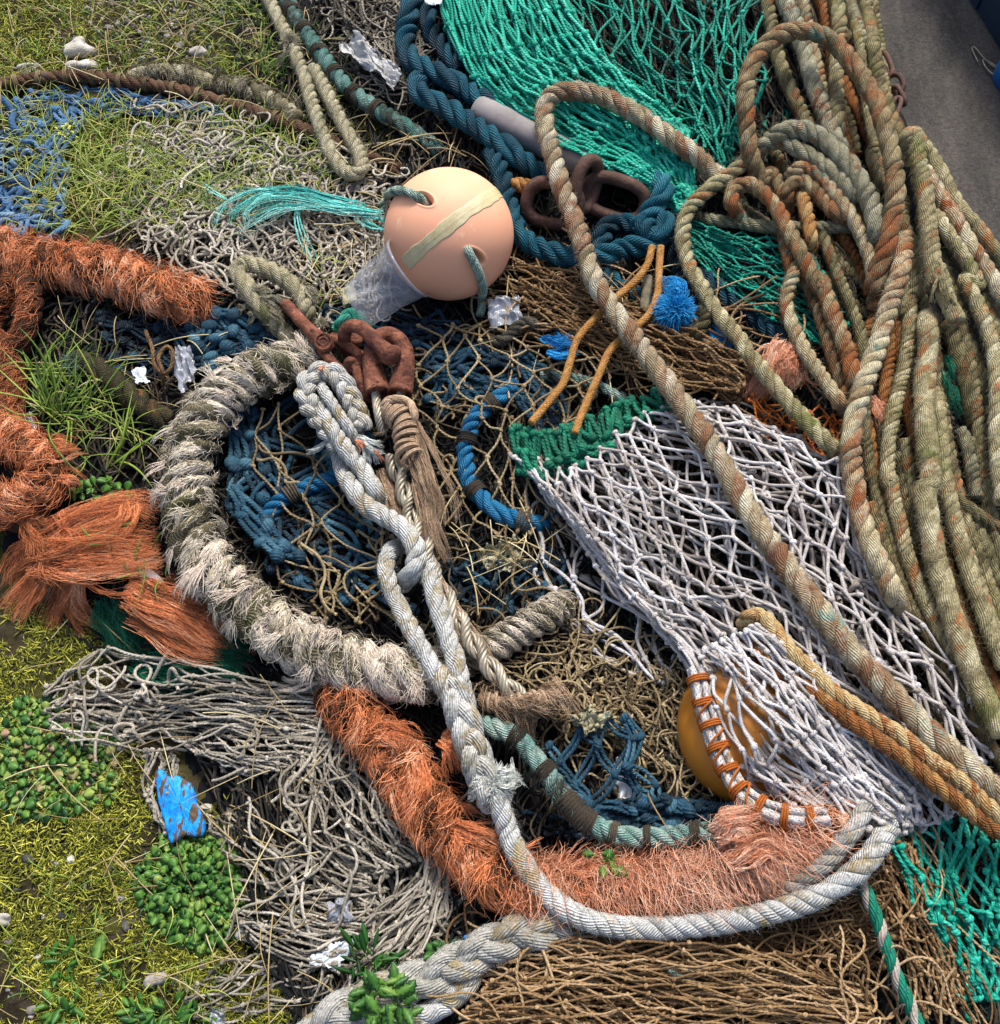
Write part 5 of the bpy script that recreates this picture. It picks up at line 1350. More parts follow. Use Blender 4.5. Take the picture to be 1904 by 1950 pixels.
# bright blue rope with dark whippings, under the tan net
def seized(label, mat, w, h, pts, seats, wrapmat, wrap_w, tint=.55, depth=.4, turns=4, fuzz=.4, name='rope', capw=1.12, pitch=2.2, yk=1.0, power=.6):
    mb, pa, r = rope(label, mat, w, h, pts, tint=tint, depth=depth, fuzz=fuzz, build=False, pitch=pitch, power=power)
    o = tag(mb.build(name, mat), label, 'rope')
    for s in seats:
        q, ww, tt = s if isinstance(s, tuple) else (s, wrap_w, turns)
        mb = MB(); m = mpp(pa.P[0]); hw = ww * m / 2
        rw = max(hw / tt * 1.02, .0012)
        coil(mb, pa, q * pa.L - hw, q * pa.L + hw, r * .98 + rw * .3, tt, rw, RNG.uniform(.3, .7), .05)
        mb.build('whipping', wrapmat, o)
    return pa, r, o

seed(57)
seized('bright blue rope with dark whippings beneath the wide tan net', M_bright, 36, .04, [(975, 735, .02), (962, 750), (928, 774), (902, 802), (888, 843), (886, 870), (893, 917), (912, 942), (942, 972), (1000, 994), (1040, 1000, .01)], [.16, .37, .62, .88], M_darkwrap, 22, .6, .45, 5)
seized('bright blue rope with a whipping inside the grey shaggy ring', M_bright, 33, .03, [(480, 1020, .01), (510, 980, .02), (545, 945), (590, 925), (640, 908), (700, 890, .02)], [.42], M_darkwrap, 26, .6, .45, 5)
seized('dark teal rope with cord seizings from the top edge under the blue rope', M_seized, 33, .03, [(535, -40), (547, 0), (567, 40), (593, 77), (617, 112), (637, 140), (657, 162), (687, 189), (728, 215), (764, 237), (800, 262, .01), (840, 290, .005)], [.06, .17, .28, .40, .51, .62, .73], M_darkwrap, 14, .5, .3, 4)
seized('seized brown rope curving through the grass at the left', M_bark, 26, .02, [(-40, 172), (0, 163), (50, 152), (100, 147), (150, 146), (200, 150), (250, 157), (300, 164), (350, 174), (393, 185), (433, 199), (475, 210), (517, 222), (575, 245), (640, 272, .012), (700, 298, .01), (760, 325, .006)], [.03, .08, .13, .19, .25, .31, .37, .43, .49, .55, .61, .7, .82], M_tan, 9, .5, .28, 3)
T2 = seized('mottled teal rope with dark seizings above the lower orange shaggy rope', M_seized, 42, .085, [(910, 1375, .06), (940, 1386), (972, 1398), (1000, 1420), (1020, 1445), (1047, 1478), (1070, 1516), (1092, 1540), (1118, 1564), (1158, 1584), (1205, 1594), (1265, 1594), (1312, 1590), (1365, 1582), (1400, 1575, .06)],
    [(.16, 26, 7), (.31, 24, 6), (.47, 74, 12), (.60, 16, 4), (.71, 14, 4), (.86, 18, 5)], M_darkwrap, 18, .6, .4, 5, 1.0)

# tan doubled rope with an eye, top left
seed(58)
seizedpts = [(500, -40), (513, 0), (533, 42), (550, 75), (563, 105), (580, 148), (592, 190), (607, 235), (625, 280), (648, 318), (672, 332, .05), (690, 320, .05), (682, 288), (660, 250), (636, 205), (616, 165), (596, 130, .04)]
mb, pa, r = rope('', M_tanrope, 27, .04, seizedpts, build=False, tint=.6, depth=.36, fuzz=2)
o = tag(mb.build('rope', M_tanrope), 'weathered tan rope doubled into a hanging eye near the top left', 'rope')
mb = fraypuff('', M_tanrope, 552, 80, 22, 420, .05, .8, .022, .0006)
wisps(mb, [(545, 85, .06), (535, 105, .05), (525, 125, .03)], 36, 60, .0005, 1.2, .3, .8, .2)
mb.build('frayed_whipping', M_tanrope, o)
mb = MB()
tw = Path(line([(250, 150), (290, 138), (350, 140), (410, 160), (480, 172), (540, 205), (570, 230)], .02), .004)
m = mpp(tw.P[0])
laid(mb, tw, 16 * m, 3, 2.2, .3, tint=.4)
shag(mb, tw, 18 * m, 1700, .02, .0007, 1.25, .7, .6, .55, .25, tufts=60, tsize=.008)
tag(mb.build('frayed_rope', M_tanrope), 'frayed tan rope half buried in moss above the seized brown rope', 'rope')

# gold cords
seed(59)
rope('left gold braided cord looping from the blue knot to the green laced edge', M_gold, 15, .08, [(1242, 470), (1232, 505), (1210, 535), (1170, 570), (1135, 605), (1100, 645), (1085, 690), (1072, 730), (1045, 765), (1012, 805)], n=8, pitch=4, depth=.1, fuzz=.25, name='cord', cat='cord')
rope('right gold braided cord looping from the blue knot to the green laced edge', M_gold, 15, .085, [(1258, 470), (1255, 510), (1252, 560), (1235, 600), (1190, 640), (1160, 670), (1140, 715), (1122, 755), (1103, 800), (1095, 825)], n=8, pitch=4, depth=.1, fuzz=.25, name='cord', cat='cord')

# green and white laid rope at the bottom right
mb, pa, r = rope('', M_green, 27, .075, [(1632, 1660, .05), (1650, 1700), (1672, 1755), (1690, 1810), (1710, 1865), (1735, 1920), (1765, 1990)], build=False, tint=.6, depth=.35, fuzz=.3, pitch=3.0, tvar=0)
gq = NT('green_white_rope'); tc = gq.n('TexCoord'); sx = gq.n('SeparateXYZ'); gq.l(tc.outputs['UV'], sx.inputs[0])
# strand number back from the uv: u carries the strand angle plus the yarn turn
pit = 3.0 * 2 * r
k_ = gq.math('SUBTRACT', gq.math('DIVIDE', sx.outputs[0], r), gq.math('MULTIPLY', sx.outputs[1], 2 * math.pi / pit))
k_ = gq.math('FRACT', gq.math('ADD', gq.math('DIVIDE', k_, 2 * math.pi), .001))
colr = gq.ramp(k_, [(0, C(18, 118, 92)), (.6667, C(176, 164, 150))], 'CONSTANT')
nz = gq.ramp(gq.noise(tc.outputs['Object'], 60, 4), [(.3, (.6, .6, .6, 1)), (.7, (1.15, 1.15, 1.15, 1))])
gq.l(gq.mix(1.0, colr, nz, 'MULTIPLY'), gq.bsdf.inputs['Base Color']); gq.bsdf.inputs['Roughness'].default_value = .7
wv = gq.n('TexWave'); wv.inputs['Scale'].default_value = 2 * math.pi / (20 * .005); wv.inputs['Distortion'].default_value = 1; gq.l(tc.outputs['UV'], wv.inputs['Vector'])
gq.bump(wv.outputs['Fac'], .6, .002)
tag(mb.build('rope', gq.m), 'green and white twisted rope hanging beside the brown net at the bottom right', 'rope')
seized('tan rope stub with a dark wrap under the white rope near the bottom', M_brown, 34, .05, [(1130, 1790, .03), (1170, 1796), (1205, 1805), (1240, 1830), (1275, 1865, .04)], [(.55, 26, 5)], M_darkwrap, 20, .8, .3, 5, 2)
rope('thin teal and tan cord lying on the brown net at the bottom', M_seized, 11, .085, [(1262, 1835, .07), (1280, 1852), (1310, 1865), (1340, 1885, .06)], tint=.9, name='cord', cat='cord')

# ------------------------------------------------------------------ braided white ropes
def plait(mb, pa, w, r, wl, tint=.6, tvar=.08, strands=3, lift=.8, depth=.2, ph=0.0):
    """three fat strands plaited along a path; w half width of the weave, wl its wave length"""
    for k in range(strands):
        f = pa.s / wl * 2 * math.pi + 2 * math.pi * k / strands + ph
        side = unit(np.cross(pa.T, [0, 0, 1.0])); up = np.cross(side, pa.T)
        P = pa.P + side * (w * np.sin(f))[:, None] + up * (lift * r * np.sin(2 * f))[:, None]
        laid(mb, Path(P, .004, raw=True), r, 3, 3.4, depth, tint=tint + RNG.normal(0, .05), tvar=tvar, fine=False)


seed(61)
M_pinkw = fibre('peach_thread', [C(180, 110, 80), C(214, 150, 116)], 0, .3, 10, .3, .8)
m = mpp(at(800, 1300, .1))
root = empty('braided_rope', at(760, 1150, 0), 'white rope with a plaited eye running down and round in a wide curve', 'rope')
mb = MB()
# the eye
eye = Path(line(cB([(420, 800), (300, 640), (180, 480), (120, 360), (150, 230), (250, 160), (360, 170), (450, 260), (510, 380), (570, 520), (610, 650)]), .11), .004)
plait(mb, eye, 13 * m, 13 * m, .095, .62)
tk = Path(line(cB([(240, 250, .09), (290, 340, .125), (360, 440, .135), (440, 560, .135), (520, 690, .12), (560, 790, .09)]), .12), .004)
laid(mb, tk, 13 * m, 3, 2.6, .3, tint=.62, tvar=.08)
# the thick laid part below the eye, two turns side by side
a1 = Path(line(cB([(250, 430, .10), (330, 600), (420, 760), (530, 900), (640, 1040), (720, 1180), (770, 1290, .09), (800, 1400, .06)]), .125), .004)
laid(mb, a1, 19 * m, 3, 2.4, .34, tint=.66, tvar=.07)
a2 = Path(line(cB([(430, 880, .07), (450, 1010, .08), (520, 1150), (620, 1290), (760, 1390), (880, 1450), (980, 1530), (1060, 1640), (1090, 1760), (1060, 1880), (1000, 1960, .09), (960, 2010, .06)]), .12), .004)
laid(mb, a2, 21 * m, 3, 2.4, .36, tint=.62, tvar=.07)
mb.build('eye_splice', M_wrope, root)
mb = MB()
l1 = Path(line([(775, 1040, .05), (748, 1045, .08), (735, 1075, .10), (742, 1115), (765, 1165), (792, 1215), (820, 1262), (846, 1310), (865, 1350, .10)], .11), .004)
l2 = Path(line([(800, 1035, .06), (812, 1070, .09), (822, 1110), (836, 1160), (852, 1210), (868, 1260), (880, 1310), (888, 1350, .10)], .115), .004)
laid(mb, l1, 18.5 * m, 3, 2.5, .3, tint=.7, tvar=.07); laid(mb, l2, 19.5 * m, 3, 2.5, .3, tint=.72, tvar=.07)
for q in (l1, l2): shag(mb, q, 21 * m, 260, .011, .0003, 1, 1, .7, .8, .1, S=4)
mb.build('leg', M_wrope, root)
mb = MB()
bp = Path(line([(850, 1280, .10), (872, 1335), (888, 1390), (905, 1440), (925, 1490), (945, 1530, .10)], .12), .004)
plait(mb, bp, 15.5 * m, 18 * m, .15, .72, depth=.22)
mb.build('plait', M_wrope, root)
mb = fraypuff('', M_wrope, 938, 1492, 30, 1300, .125, .8, .028, .0007)
wisps(mb, [(930, 1495, .13), (910, 1510, .12), (890, 1515, .10)], 50, 160, .0006, 1.2, .3, .75, .2)
wisps(mb, [(940, 1490, .14), (970, 1475, .14), (990, 1470, .11)], 60, 160, .0006, 1.2, .3, .75, .2)
M_frayw = fibre('white_fray', [C(140, 146, 136), C(188, 194, 184), C(222, 224, 216)], 0, .2, 10, .2, .8)
mb.build('frayed_whipping', M_frayw, root)
mb = MB()
tail = Path(line([(925, 1470, .11), (948, 1525, .12), (966, 1580), (985, 1625), (1012, 1668), (1045, 1705), (1080, 1733), (1125, 1754), (1180, 1765), (1250, 1768), (1330, 1762), (1410, 1750), (1480, 1734), (1545, 1712), (1600, 1682), (1645, 1645), (1675, 1605, .09), (1690, 1570, .06)], .10), .004)
laid(mb, tail, 20.5 * m, 3, 2.1, .24, tint=.72, tvar=.06, yk=1.3)
shag(mb, tail, 20.5 * m, 900, .010, .0003, 1, 1, .7, .8, .1, S=4)
mb.build('tail', M_wrope, root)
mb = MB()
for w_ in (((560, 730, .13), (640, 760, .14), (720, 830, .14), (820, 860, .12)), ((350, 690, .10), (280, 780, .10), (190, 820, .08), (150, 830, .06)), ((620, 740, .13), (680, 850, .13), (740, 960, .12))):
    wisps(mb, cB(w_), 30, 110, .0006, 1.3, .2, .75, .15)
mb.build('frayed_tuft', M_frayw, root)
mb = MB()
for w_ in (((560, 740, .14), (610, 790, .145), (640, 840, .14)), ((680, 800, .13), (740, 860, .14), (800, 940, .12)), ((240, 110, .135), (265, 150, .14), (300, 140, .135))):
    wisps(mb, cB(w_), 22, 90, .0006, 1.2, .15, .5, .2)
mb.build('coloured_yarn', M_pinkw, root)

rope('grey-white rope curving beside the white rope at the right end of the orange shaggy rope', M_wrope, 36, .10, [(1440, 1722, .05), (1500, 1695, .08), (1550, 1662), (1592, 1622), (1625, 1580), (1645, 1540, .08), (1655, 1500, .05)], tint=.4, depth=.26)

seed(62)
root = empty('braided_rope', at(850, 1860, 0), 'thick grey-white plaited rope lying at the bottom edge', 'rope')
mb = MB()
b2 = Path(line([(580, 1990), (640, 1935), (700, 1905), (760, 1880), (830, 1855), (890, 1825), (945, 1795), (1000, 1775), (1050, 1768), (1100, 1765, .04)], .07), .004)
plait(mb, b2, 19 * m, 18.5 * m, .19, .45, depth=.16, lift=.55)
shag(mb, b2, 36 * m, 500, .016, .0004, .4, .6, .7, .7, .15, S=4)
mb.build('plait', M_wrope, root)
mb = MB()
b3 = Path(line([(740, 1960, .05), (790, 1940), (840, 1915), (885, 1880), (900, 1855, .06)], .06), .004)
laid(mb, b3, 21 * m, 3, 3, .2, tint=.6)
mb.build('strand', M_wrope, root)
rope('grey end of a rope emerging under the white rope curve', M_greyrope, 44, .05, [(1040, 1765, .04), (1080, 1757), (1130, 1757), (1190, 1765, .04)], tint=.5, fuzz=3, depth=.12)

# wire rope served with tan yarn
seed(63)
M_wire = solid('wire', [C(92, 84, 70), C(150, 140, 120), C(190, 182, 162)], 60, .6, .45, .4, 200, .001, .5, metal=.35)
M_serve = fibre('tan_yarn', [C(110, 88, 64), C(160, 132, 104), C(196, 166, 136), C(212, 182, 150)], .003, .6, 16, .4, .85, stain=(C(206, 138, 104), 16, .60, .68))
root = empty('wire_rope', at(790, 900, 0), 'twin steel wire served with frayed tan yarn below the rusty thimble', 'wire rope')
mb = MB()
w1 = Path(line(cA([(1300, 1120, .13), (1315, 1200), (1330, 1330), (1345, 1450), (1380, 1600, .10)]), .125), .003)
w2 = Path(line(cA([(1560, 1120, .13), (1545, 1220), (1535, 1340), (1530, 1460), (1500, 1600, .10)]), .125), .003)
for q in (w1, w2): laid(mb, q, 9.5 * m, 6, 3.0, .35, tint=.65, fine=False)
w3 = Path(line(cB([(860, 900, .10), (920, 1020), (970, 1150), (1010, 1290), (1040, 1400), (1080, 1500), (1140, 1620), (1180, 1750), (1220, 1900)]) + [(840, 1120), (865, 1165), (895, 1215), (925, 1260), (960, 1300), (1000, 1340, .08)], .10), .003)
for k in range(2):
    f = w3.s / .11 * 2 * math.pi + math.pi * k
    side = unit(np.cross(w3.T, [0, 0, 1.0]))
    laid(mb, Path(w3.P + side * (11 * m * np.sin(f))[:, None] + np.array([0, 0, 1.0]) * (7 * m * np.cos(f))[:, None], .003, raw=True), 10 * m, 5, 4, .4, tint=.5, fine=False)
mb.build('wire', M_wire, root)
mb = MB()
sv = Path(line(cB([(830, 460), (900, 520), (960, 600), (1000, 720), (1010, 840), (1080, 960)]), .125), .003)
coil(mb, sv, .0, sv.L * .95, 24 * m, 9, 4.5 * m, .6, .12); coil(mb, sv, .01, sv.L * .9, 21 * m, 7, 5 * m, .45, .2)
lo = Path(line(cB([(800, 520, .12), (820, 420, .14), (920, 390, .15), (1020, 420), (1070, 520), (1060, 640, .12)]), .14), .003)
laid(mb, lo, 9 * m, 4, 4, .2, tint=.65)
for pts, wd, n in ((cB([(980, 540, .13), (1080, 760, .13), (1150, 960, .12), (1210, 1150, .12), (1290, 1320, .11), (1280, 1480, .10)]), 56, 420), (cB([(840, 440, .13), (850, 600, .12), (760, 660, .11), (700, 680, .10)]), 30, 90),
                   (cB([(780, 1000, .09), (840, 1200, .09), (900, 1420, .09), (930, 1600, .08)]), 46, 260), (cB([(1100, 1000, .11), (1170, 1300, .11), (1220, 1600, .10), (1330, 1850, .08)]), 46, 380), ([(835, 1100, .10), (880, 1190, .10), (940, 1280, .09)], 40, 160)):
    wisps(mb, pts, wd, n, .0008, 1.0, .16, .6, .2, start=.6)
mb.build('serving', M_serve, root)
mb = MB()
sv2 = Path(line([(915, 1330, .08), (950, 1338), (1000, 1335), (1060, 1325, .07)], .085), .003)
laid(mb, sv2, 15 * m, 3, 2.2, .35, tint=.55); coil(mb, sv2, .01, sv2.L * .95, 16 * m, 9, 4 * m, .6, .15)
wisps(mb, [(1050, 1290, .07), (1080, 1330, .08), (1110, 1370, .06)], 44, 120, .0009, 1.0, .1, .7, .2, start=.7)
wisps(mb, [(960, 1290, .07), (1000, 1350, .08), (1010, 1420, .05)], 60, 160, .0008, 1.2, .2, .5, .2, start=.5)
shag(mb, sv2, 17 * m, 500, .035, .0006, .5, .7, .6, .6, .2, tufts=20, tsize=.006)
mb.build('seizing', M_serve, root)

# ------------------------------------------------------------------ shaggy ropes
M_greyfib = fibre('grey_fibre', [C(84, 78, 54), C(144, 134, 106), C(188, 176, 152), C(216, 206, 188), C(226, 208, 190)], 0, .2, 7, .45, .95, stain=(C(84, 88, 44), 9, .56, .68), stain2=(C(200, 158, 130), 11, .64, .74))
M_greycore = fibre('grey_core', [C(62, 58, 40), C(112, 104, 80), C(160, 148, 122)], .006, 1.0, 8, .5, .95, stain=(C(70, 76, 36), 7, .52, .66), ymix=.8)
M_orfib = fibre('orange_fibre', [C(70, 48, 34), C(136, 88, 58), C(206, 120, 74), C(236, 150, 100), C(242, 194, 158)], 0, .2, 7, .5, .9)
M_orcore = fibre('orange_core', [C(54, 34, 20), C(110, 62, 34), C(160, 88, 48)], .006, 1.0, 8, .5, .95, ymix=.8)
M_pinkfib = fibre('salmon_fibre', [C(140, 92, 66), C(206, 138, 102), C(234, 172, 138), C(242, 206, 180)], 0, .2, 7, .5, .9, stain=(C(222, 112, 58), 8, .54, .64))

seed(71)
m = mpp(at(500, 1000, .08))
root = empty('shaggy_rope', at(420, 960, 0), 'thick grey-green shaggy rope bent in a half ring round the dark blue netting', 'rope')
rp = Path(line([(640, 690, .04), (583, 692, .06), (520, 702), (458, 730), (408, 775), (372, 835), (355, 905), (358, 975), (378, 1040), (415, 1098), (470, 1152), (535, 1202), (612, 1245), (700, 1272), (785, 1285), (840, 1285, .05)], .075), .004)
R = 52 * m
Rs = lambda q: q
mb = MB(); laid(mb, rp, R * .96, 3, 1.2, .42, tint=.4, tvar=.15, rvar=.07, power=.7); LAY = mb.lay
mb.build('core', M_greycore, root)
mb = MB()
shag(mb, rp, R, 9500, .062, .0010, 1.2, .035, .09, .5, .15, tufts=560, tsize=.005, ttv=.26, lay=LAY, keep=.55)
shag(mb, rp, R, 3600, .034, .0007, 1.2, .22, .3, .66, .15, tufts=260, tsize=.004, ttv=.2, lay=LAY, keep=.6)
shag(mb, rp, R, 1100, .024, .00045, 1.1, .7, .9, .62, .2)
shag(mb, rp, R, 1500, .055, .0009, 1.25, .12, .15, .82, .12, tufts=60, tsize=.005, s0=.74, s1=1.0, lay=LAY, keep=.4)
shag(mb, rp, R, 1900, .032, .0006, 1.35, .9, .4, .85, .12, tufts=70, tsize=.004, s0=.05, s1=1.0)
mb.build('fibres', M_greyfib, root)
mb = MB()
for w_ in ([(620, 1290, .06), (570, 1295, .06), (535, 1290, .04)], [(700, 1300, .06), (640, 1312, .05), (600, 1310, .03)], [(790, 1300, .06), (760, 1325, .05), (720, 1330, .03)]):
    wisps(mb, w_, 40, 190, .0006, 1.3, .2, .85, .15)
mb.build('frayed_end', M_greyfib, root)

seed(72)
root = empty('shaggy_rope', at(1000, 1200, 0), 'mossy tan rope emerging right of the plaited white rope', 'rope')
r2 = Path(line([(830, 1280, .03), (880, 1258), (930, 1235), (980, 1205), (1030, 1175), (1075, 1148, .02)], .045), .004)
mb = MB(); laid(mb, r2, 30 * m, 3, 1.1, .42, tint=.6, tvar=.15, power=.7); LAY = mb.lay; mb.build('core', M_greycore, root)
mb = MB(); shag(mb, r2, 31 * m, 3000, .036, .0006, 1.2, .2, .2, .6, .16, tufts=120, tsize=.005, lay=LAY, keep=.6); mb.build('fibres', M_greyfib, root)

seed(73)
root = empty('shaggy_rope', at(1000, 1600, 0), 'orange shaggy rope sweeping under the white rope at the bottom', 'rope')
p3 = Path(line([(640, 1320, .03), (672, 1352), (715, 1400), (762, 1455), (808, 1520), (850, 1580), (900, 1635), (965, 1680), (1050, 1698), (1130, 1692), (1220, 1690), (1310, 1675), (1400, 1648), (1480, 1618), (1560, 1575), (1620, 1540, .04)], .055), .004)
R = 46 * m
mb = MB(); laid(mb, p3, R * .94, 3, 1.25, .4, tint=.4, tvar=.25, rvar=.09, power=.7); LAY = mb.lay; mb.build('core', M_orcore, root)
mb = MB()
shag(mb, p3, R, 6500, .055, .0008, 1.15, .08, .16, .38, .16, tufts=330, tsize=.006, ttv=.26, s0=0, s1=.7, lay=LAY, keep=.5, band=.42)
shag(mb, p3, R, 2600, .05, .0006, 1.0, .5, .5, .55, .14, tufts=60, tsize=.006, ttv=.2, s0=.02, s1=.5)
shag(mb, p3, R, 3600, .055, .0008, 1.3, .08, .12, .6, .14, tufts=110, tsize=.006, ttv=.24, s0=.48, s1=.84, lay=LAY, keep=.5, band=.42)
shag(mb, p3, R, 1300, .035, .0005, 1.0, .9, 1.0, .5, .22, s0=0, s1=.8)
for w_ in ([(790, 1440, .10), (800, 1510, .10), (815, 1580, .05)], [(770, 1480, .09), (780, 1540, .09), (800, 1590, .05)], [(840, 1400, .09), (870, 1420, .10), (885, 1470, .08)], [(700, 1400, .09), (760, 1405, .11), (780, 1430, .09)],
           [(890, 1620, .08), (920, 1650, .09), (950, 1685, .05)], [(860, 1590, .08), (890, 1660, .08), (920, 1690, .04)], [(850, 1570, .08), (900, 1580, .10), (960, 1600, .09)]):
    wisps(mb, w_, 54, 260, .0006, 1.1, .22, .66, .14, start=.5)
mb.build('fibres', M_orfib, root)
mb = MB()
shag(mb, p3, R, 4600, .055, .0008, 1.25, .10, .14, .6, .17, tufts=170, tsize=.006, ttv=.2, s0=.58, s1=1, lay=LAY, keep=.55, band=.42)
shag(mb, p3, R * .95, 2600, .06, .0005, .9, 1.0, .8, .7, .18, s0=.68, s1=.93)
shag(mb, p3, R * .95, 1400, .05, .0005, .9, .9, .9, .55, .18, s0=.45, s1=.68)
for w_ in ([(1360, 1600, .12), (1400, 1580, .14), (1450, 1590, .12)], [(1380, 1640, .13), (1450, 1610, .14), (1510, 1620, .10)], [(1400, 1650, .12), (1450, 1680, .11), (1490, 1700, .07)], [(1350, 1700, .1), (1400, 1720, .1), (1420, 1740, .05)],
           [(1360, 1590, .12), (1390, 1565, .14), (1430, 1540, .11)], [(1440, 1640, .13), (1470, 1670, .12), (1490, 1700, .08)]):
    wisps(mb, w_, 60, 260, .0005, 1.2, .3, .7, .16, start=.5)
mb.build('salmon_fibres', M_pinkfib, root)

seed(74)
root = empty('shaggy_rope', at(160, 510, 0), 'fluffy orange rope with fat strands at the left edge below the blue net', 'rope')
p4 = Path(line([(-40, 470, .04), (20, 480), (70, 500), (130, 505), (200, 515), (270, 540), (340, 565), (395, 580, .03)], .055), .004)
R = 44 * m
mb = MB(); laid(mb, p4, R * 1.1, 3, 1.55, .62, tint=.5, tvar=.2, rvar=.1, power=.8); LAY = mb.lay
p4b = Path(line([(-30, 620, .03), (10, 560, .05), (40, 520, .07), (60, 570, .06), (45, 640, .05), (20, 680, .03)], .05), .004)
laid(mb, p4b, 26 * m, 3, 2, .35, tint=.25, tvar=.15)
p4c = Path(line([(-30, 640, .04), (5, 660), (20, 710), (22, 770), (10, 830, .03)], .045), .004)
laid(mb, p4c, 27 * m, 3, 2, .35, tint=.3, tvar=.15)
mb.build('core', M_orcore, root)
mb = MB()
shag(mb, p4, R * 1.16, 7000, .045, .0007, 1.05, .2, .3, .58, .15, tufts=240, tsize=.007, ttv=.22, lay=LAY, keep=.6, band=.42)
shag(mb, p4, R * .95, 2200, .035, .0005, 1.0, 1.0, .9, .66, .18)
shag(mb, p4b, 26 * m, 1200, .03, .0005, .8, .4, .5, .35, .2); shag(mb, p4c, 27 * m, 1500, .03, .0005, .8, .4, .5, .4, .2)
mb.build('fibres', M_orfib, root)
root = empty('shaggy_rope', at(60, 900, 0), 'bright orange rope with fat frayed strands at the left edge beside the grass tuft', 'rope')
p5 = Path(line([(-50, 800, .03), (0, 815, .05), (50, 850), (90, 890), (85, 935), (30, 960), (-40, 965, .04)], .06), .004)
mb = MB(); laid(mb, p5, 38 * m, 3, 1.3, .5, tint=.7, tvar=.25, rvar=.08, power=.8); LAY = mb.lay; mb.build('core', M_orcore, root)
mb = MB()
shag(mb, p5, 39 * m, 5600, .05, .0008, 1.1, .12, .2, .58, .16, tufts=190, tsize=.006, ttv=.22, lay=LAY, keep=.6, band=.42)
shag(mb, p5, 37 * m, 1500, .03, .0005, 1.0, 1.0, .9, .6, .18)
for w_ in ([(90, 870, .07), (120, 860, .09), (150, 850, .07)], [(100, 910, .07), (135, 905, .08), (158, 925, .05)], [(90, 850, .07), (120, 840, .08), (140, 855, .06)]):
    wisps(mb, w_, 40, 180, .0006, 1.1, .2, .65, .14, start=.5)
mb.build('fibres', M_orfib, root)

seed(75)
root = empty('frayed_rope_end', at(150, 1040, 0), 'big orange tuft of frayed rope splayed over the moss left of the grey ring', 'rope end')
mb = MB()
for w_, wd, n, t in ([[(40, 1060, .02), (110, 1020, .05), (180, 985, .06), (250, 965, .05), (300, 985, .03)], 90, 700, .66], [[(60, 1060, .03), (150, 1050, .06), (230, 1040, .06), (310, 1040, .03)], 120, 900, .55],
                     [[(120, 1070, .04), (190, 1070, .05), (250, 1070, .05), (310, 1050, .03)], 70, 500, .62],
                     [[(140, 1030, .06), (80, 1090, .05), (40, 1140, .03), (12, 1180, .01)], 66, 420, .6], [[(150, 1050, .06), (125, 1110, .05), (100, 1160, .02), (85, 1200, .01)], 54, 330, .58],
                     [[(150, 1060, .06), (140, 1120, .05), (150, 1170, .02), (180, 1200, .01)], 54, 330, .55], [[(100, 1010, .05), (60, 1040, .04), (25, 1090, .02), (20, 1120, .01)], 60, 320, .45],
                     [[(110, 975, .06), (120, 1000, .06), (135, 1060, .05)], 40, 200, .7], [[(250, 955, .06), (230, 1000, .07), (200, 1030, .06)], 50, 240, .68], [[(40, 960, .05), (70, 1000, .05), (100, 1050, .05)], 70, 300, .5],
                     [[(90, 1000, .04), (150, 1030, .05), (200, 1060, .05)], 120, 500, .3]):
    wisps(mb, w_, wd, n, .0006, 1.1, .2, t, .16, start=.55)
mb.build('fibres', M_orfib, root)
mb = MB(); laid(mb, Path(line([(0, 985, .03), (60, 1000), (130, 1020), (210, 1030), (300, 1030, .02)], .035), .004), 22 * m, 3, 2, .3, tint=.3); mb.build('core', M_orcore, root)
mb = MB()
for w_, wd, n, t in ([[(240, 1130, .04), (290, 1150, .05), (350, 1180, .05), (430, 1225, .03)], 80, 800, .6], [[(250, 1160, .03), (320, 1195, .04), (380, 1225, .04), (440, 1235, .02)], 70, 500, .5], [[(240, 1110, .04), (270, 1120, .05), (310, 1150, .04)], 40, 200, .66], [[(400, 1200, .03), (440, 1230, .02), (490, 1250, .01)], 30, 80, .55],
                     [[(310, 1105, .02), (350, 1130, .03), (400, 1160, .03)], 60, 300, .25]):
    wisps(mb, w_, wd, n, .0006, .8, .16, t, .15, start=.8)
tag(mb.build('frayed_fibres', M_orfib), 'flat orange hank of frayed fibres over green fluff below the grey ring', 'fibres')
mb = MB()
for w_, wd, n in ([[(215, 1130, .01), (240, 1200, .015), (260, 1260, .012)], 70, 500], [[(250, 1260, .012), (330, 1280, .015), (430, 1275, .012)], 60, 500], [[(390, 1170, .015), (440, 1215, .02), (490, 1240, .015)], 80, 500], [[(400, 1240, .012), (440, 1260, .02), (480, 1280, .01)], 60, 300]):
    wisps(mb, w_, wd, n, .0006, 1.1, .35, .35, .25, start=.8)
tag(mb.build('frayed_fibres', M_trim), 'dark green fluff of teased fibres lying under the flat orange hank', 'fibres')

seed(76)
mb = MB()
for w_, wd, n, t in ([[(1500, 655, .05), (1470, 690, .05), (1440, 730, .04), (1420, 770, .02)], 60, 500, .5], [[(1520, 660, .04), (1480, 700, .05), (1470, 740, .03)], 70, 500, .3], [[(1480, 660, .05), (1500, 700, .05), (1490, 740, .03)], 50, 300, .6]):
    wisps(mb, w_, wd, n, .0006, 1.1, .35, t, .18, start=.6)
tag(mb.build('frayed_fibres', M_pinkfib), 'salmon fluff of fibres behind the tan loop above the white net', 'fibres')
mb = MB()
wisps(mb, [(1655, 755, .03), (1675, 780, .035), (1690, 805, .03)], 30, 260, .0006, 1.0, .3, .5, .15, start=.7)
tag(mb.build('frayed_fibres', M_pinkfib), 'small salmon tuft between the two slanting ropes', 'fibres')

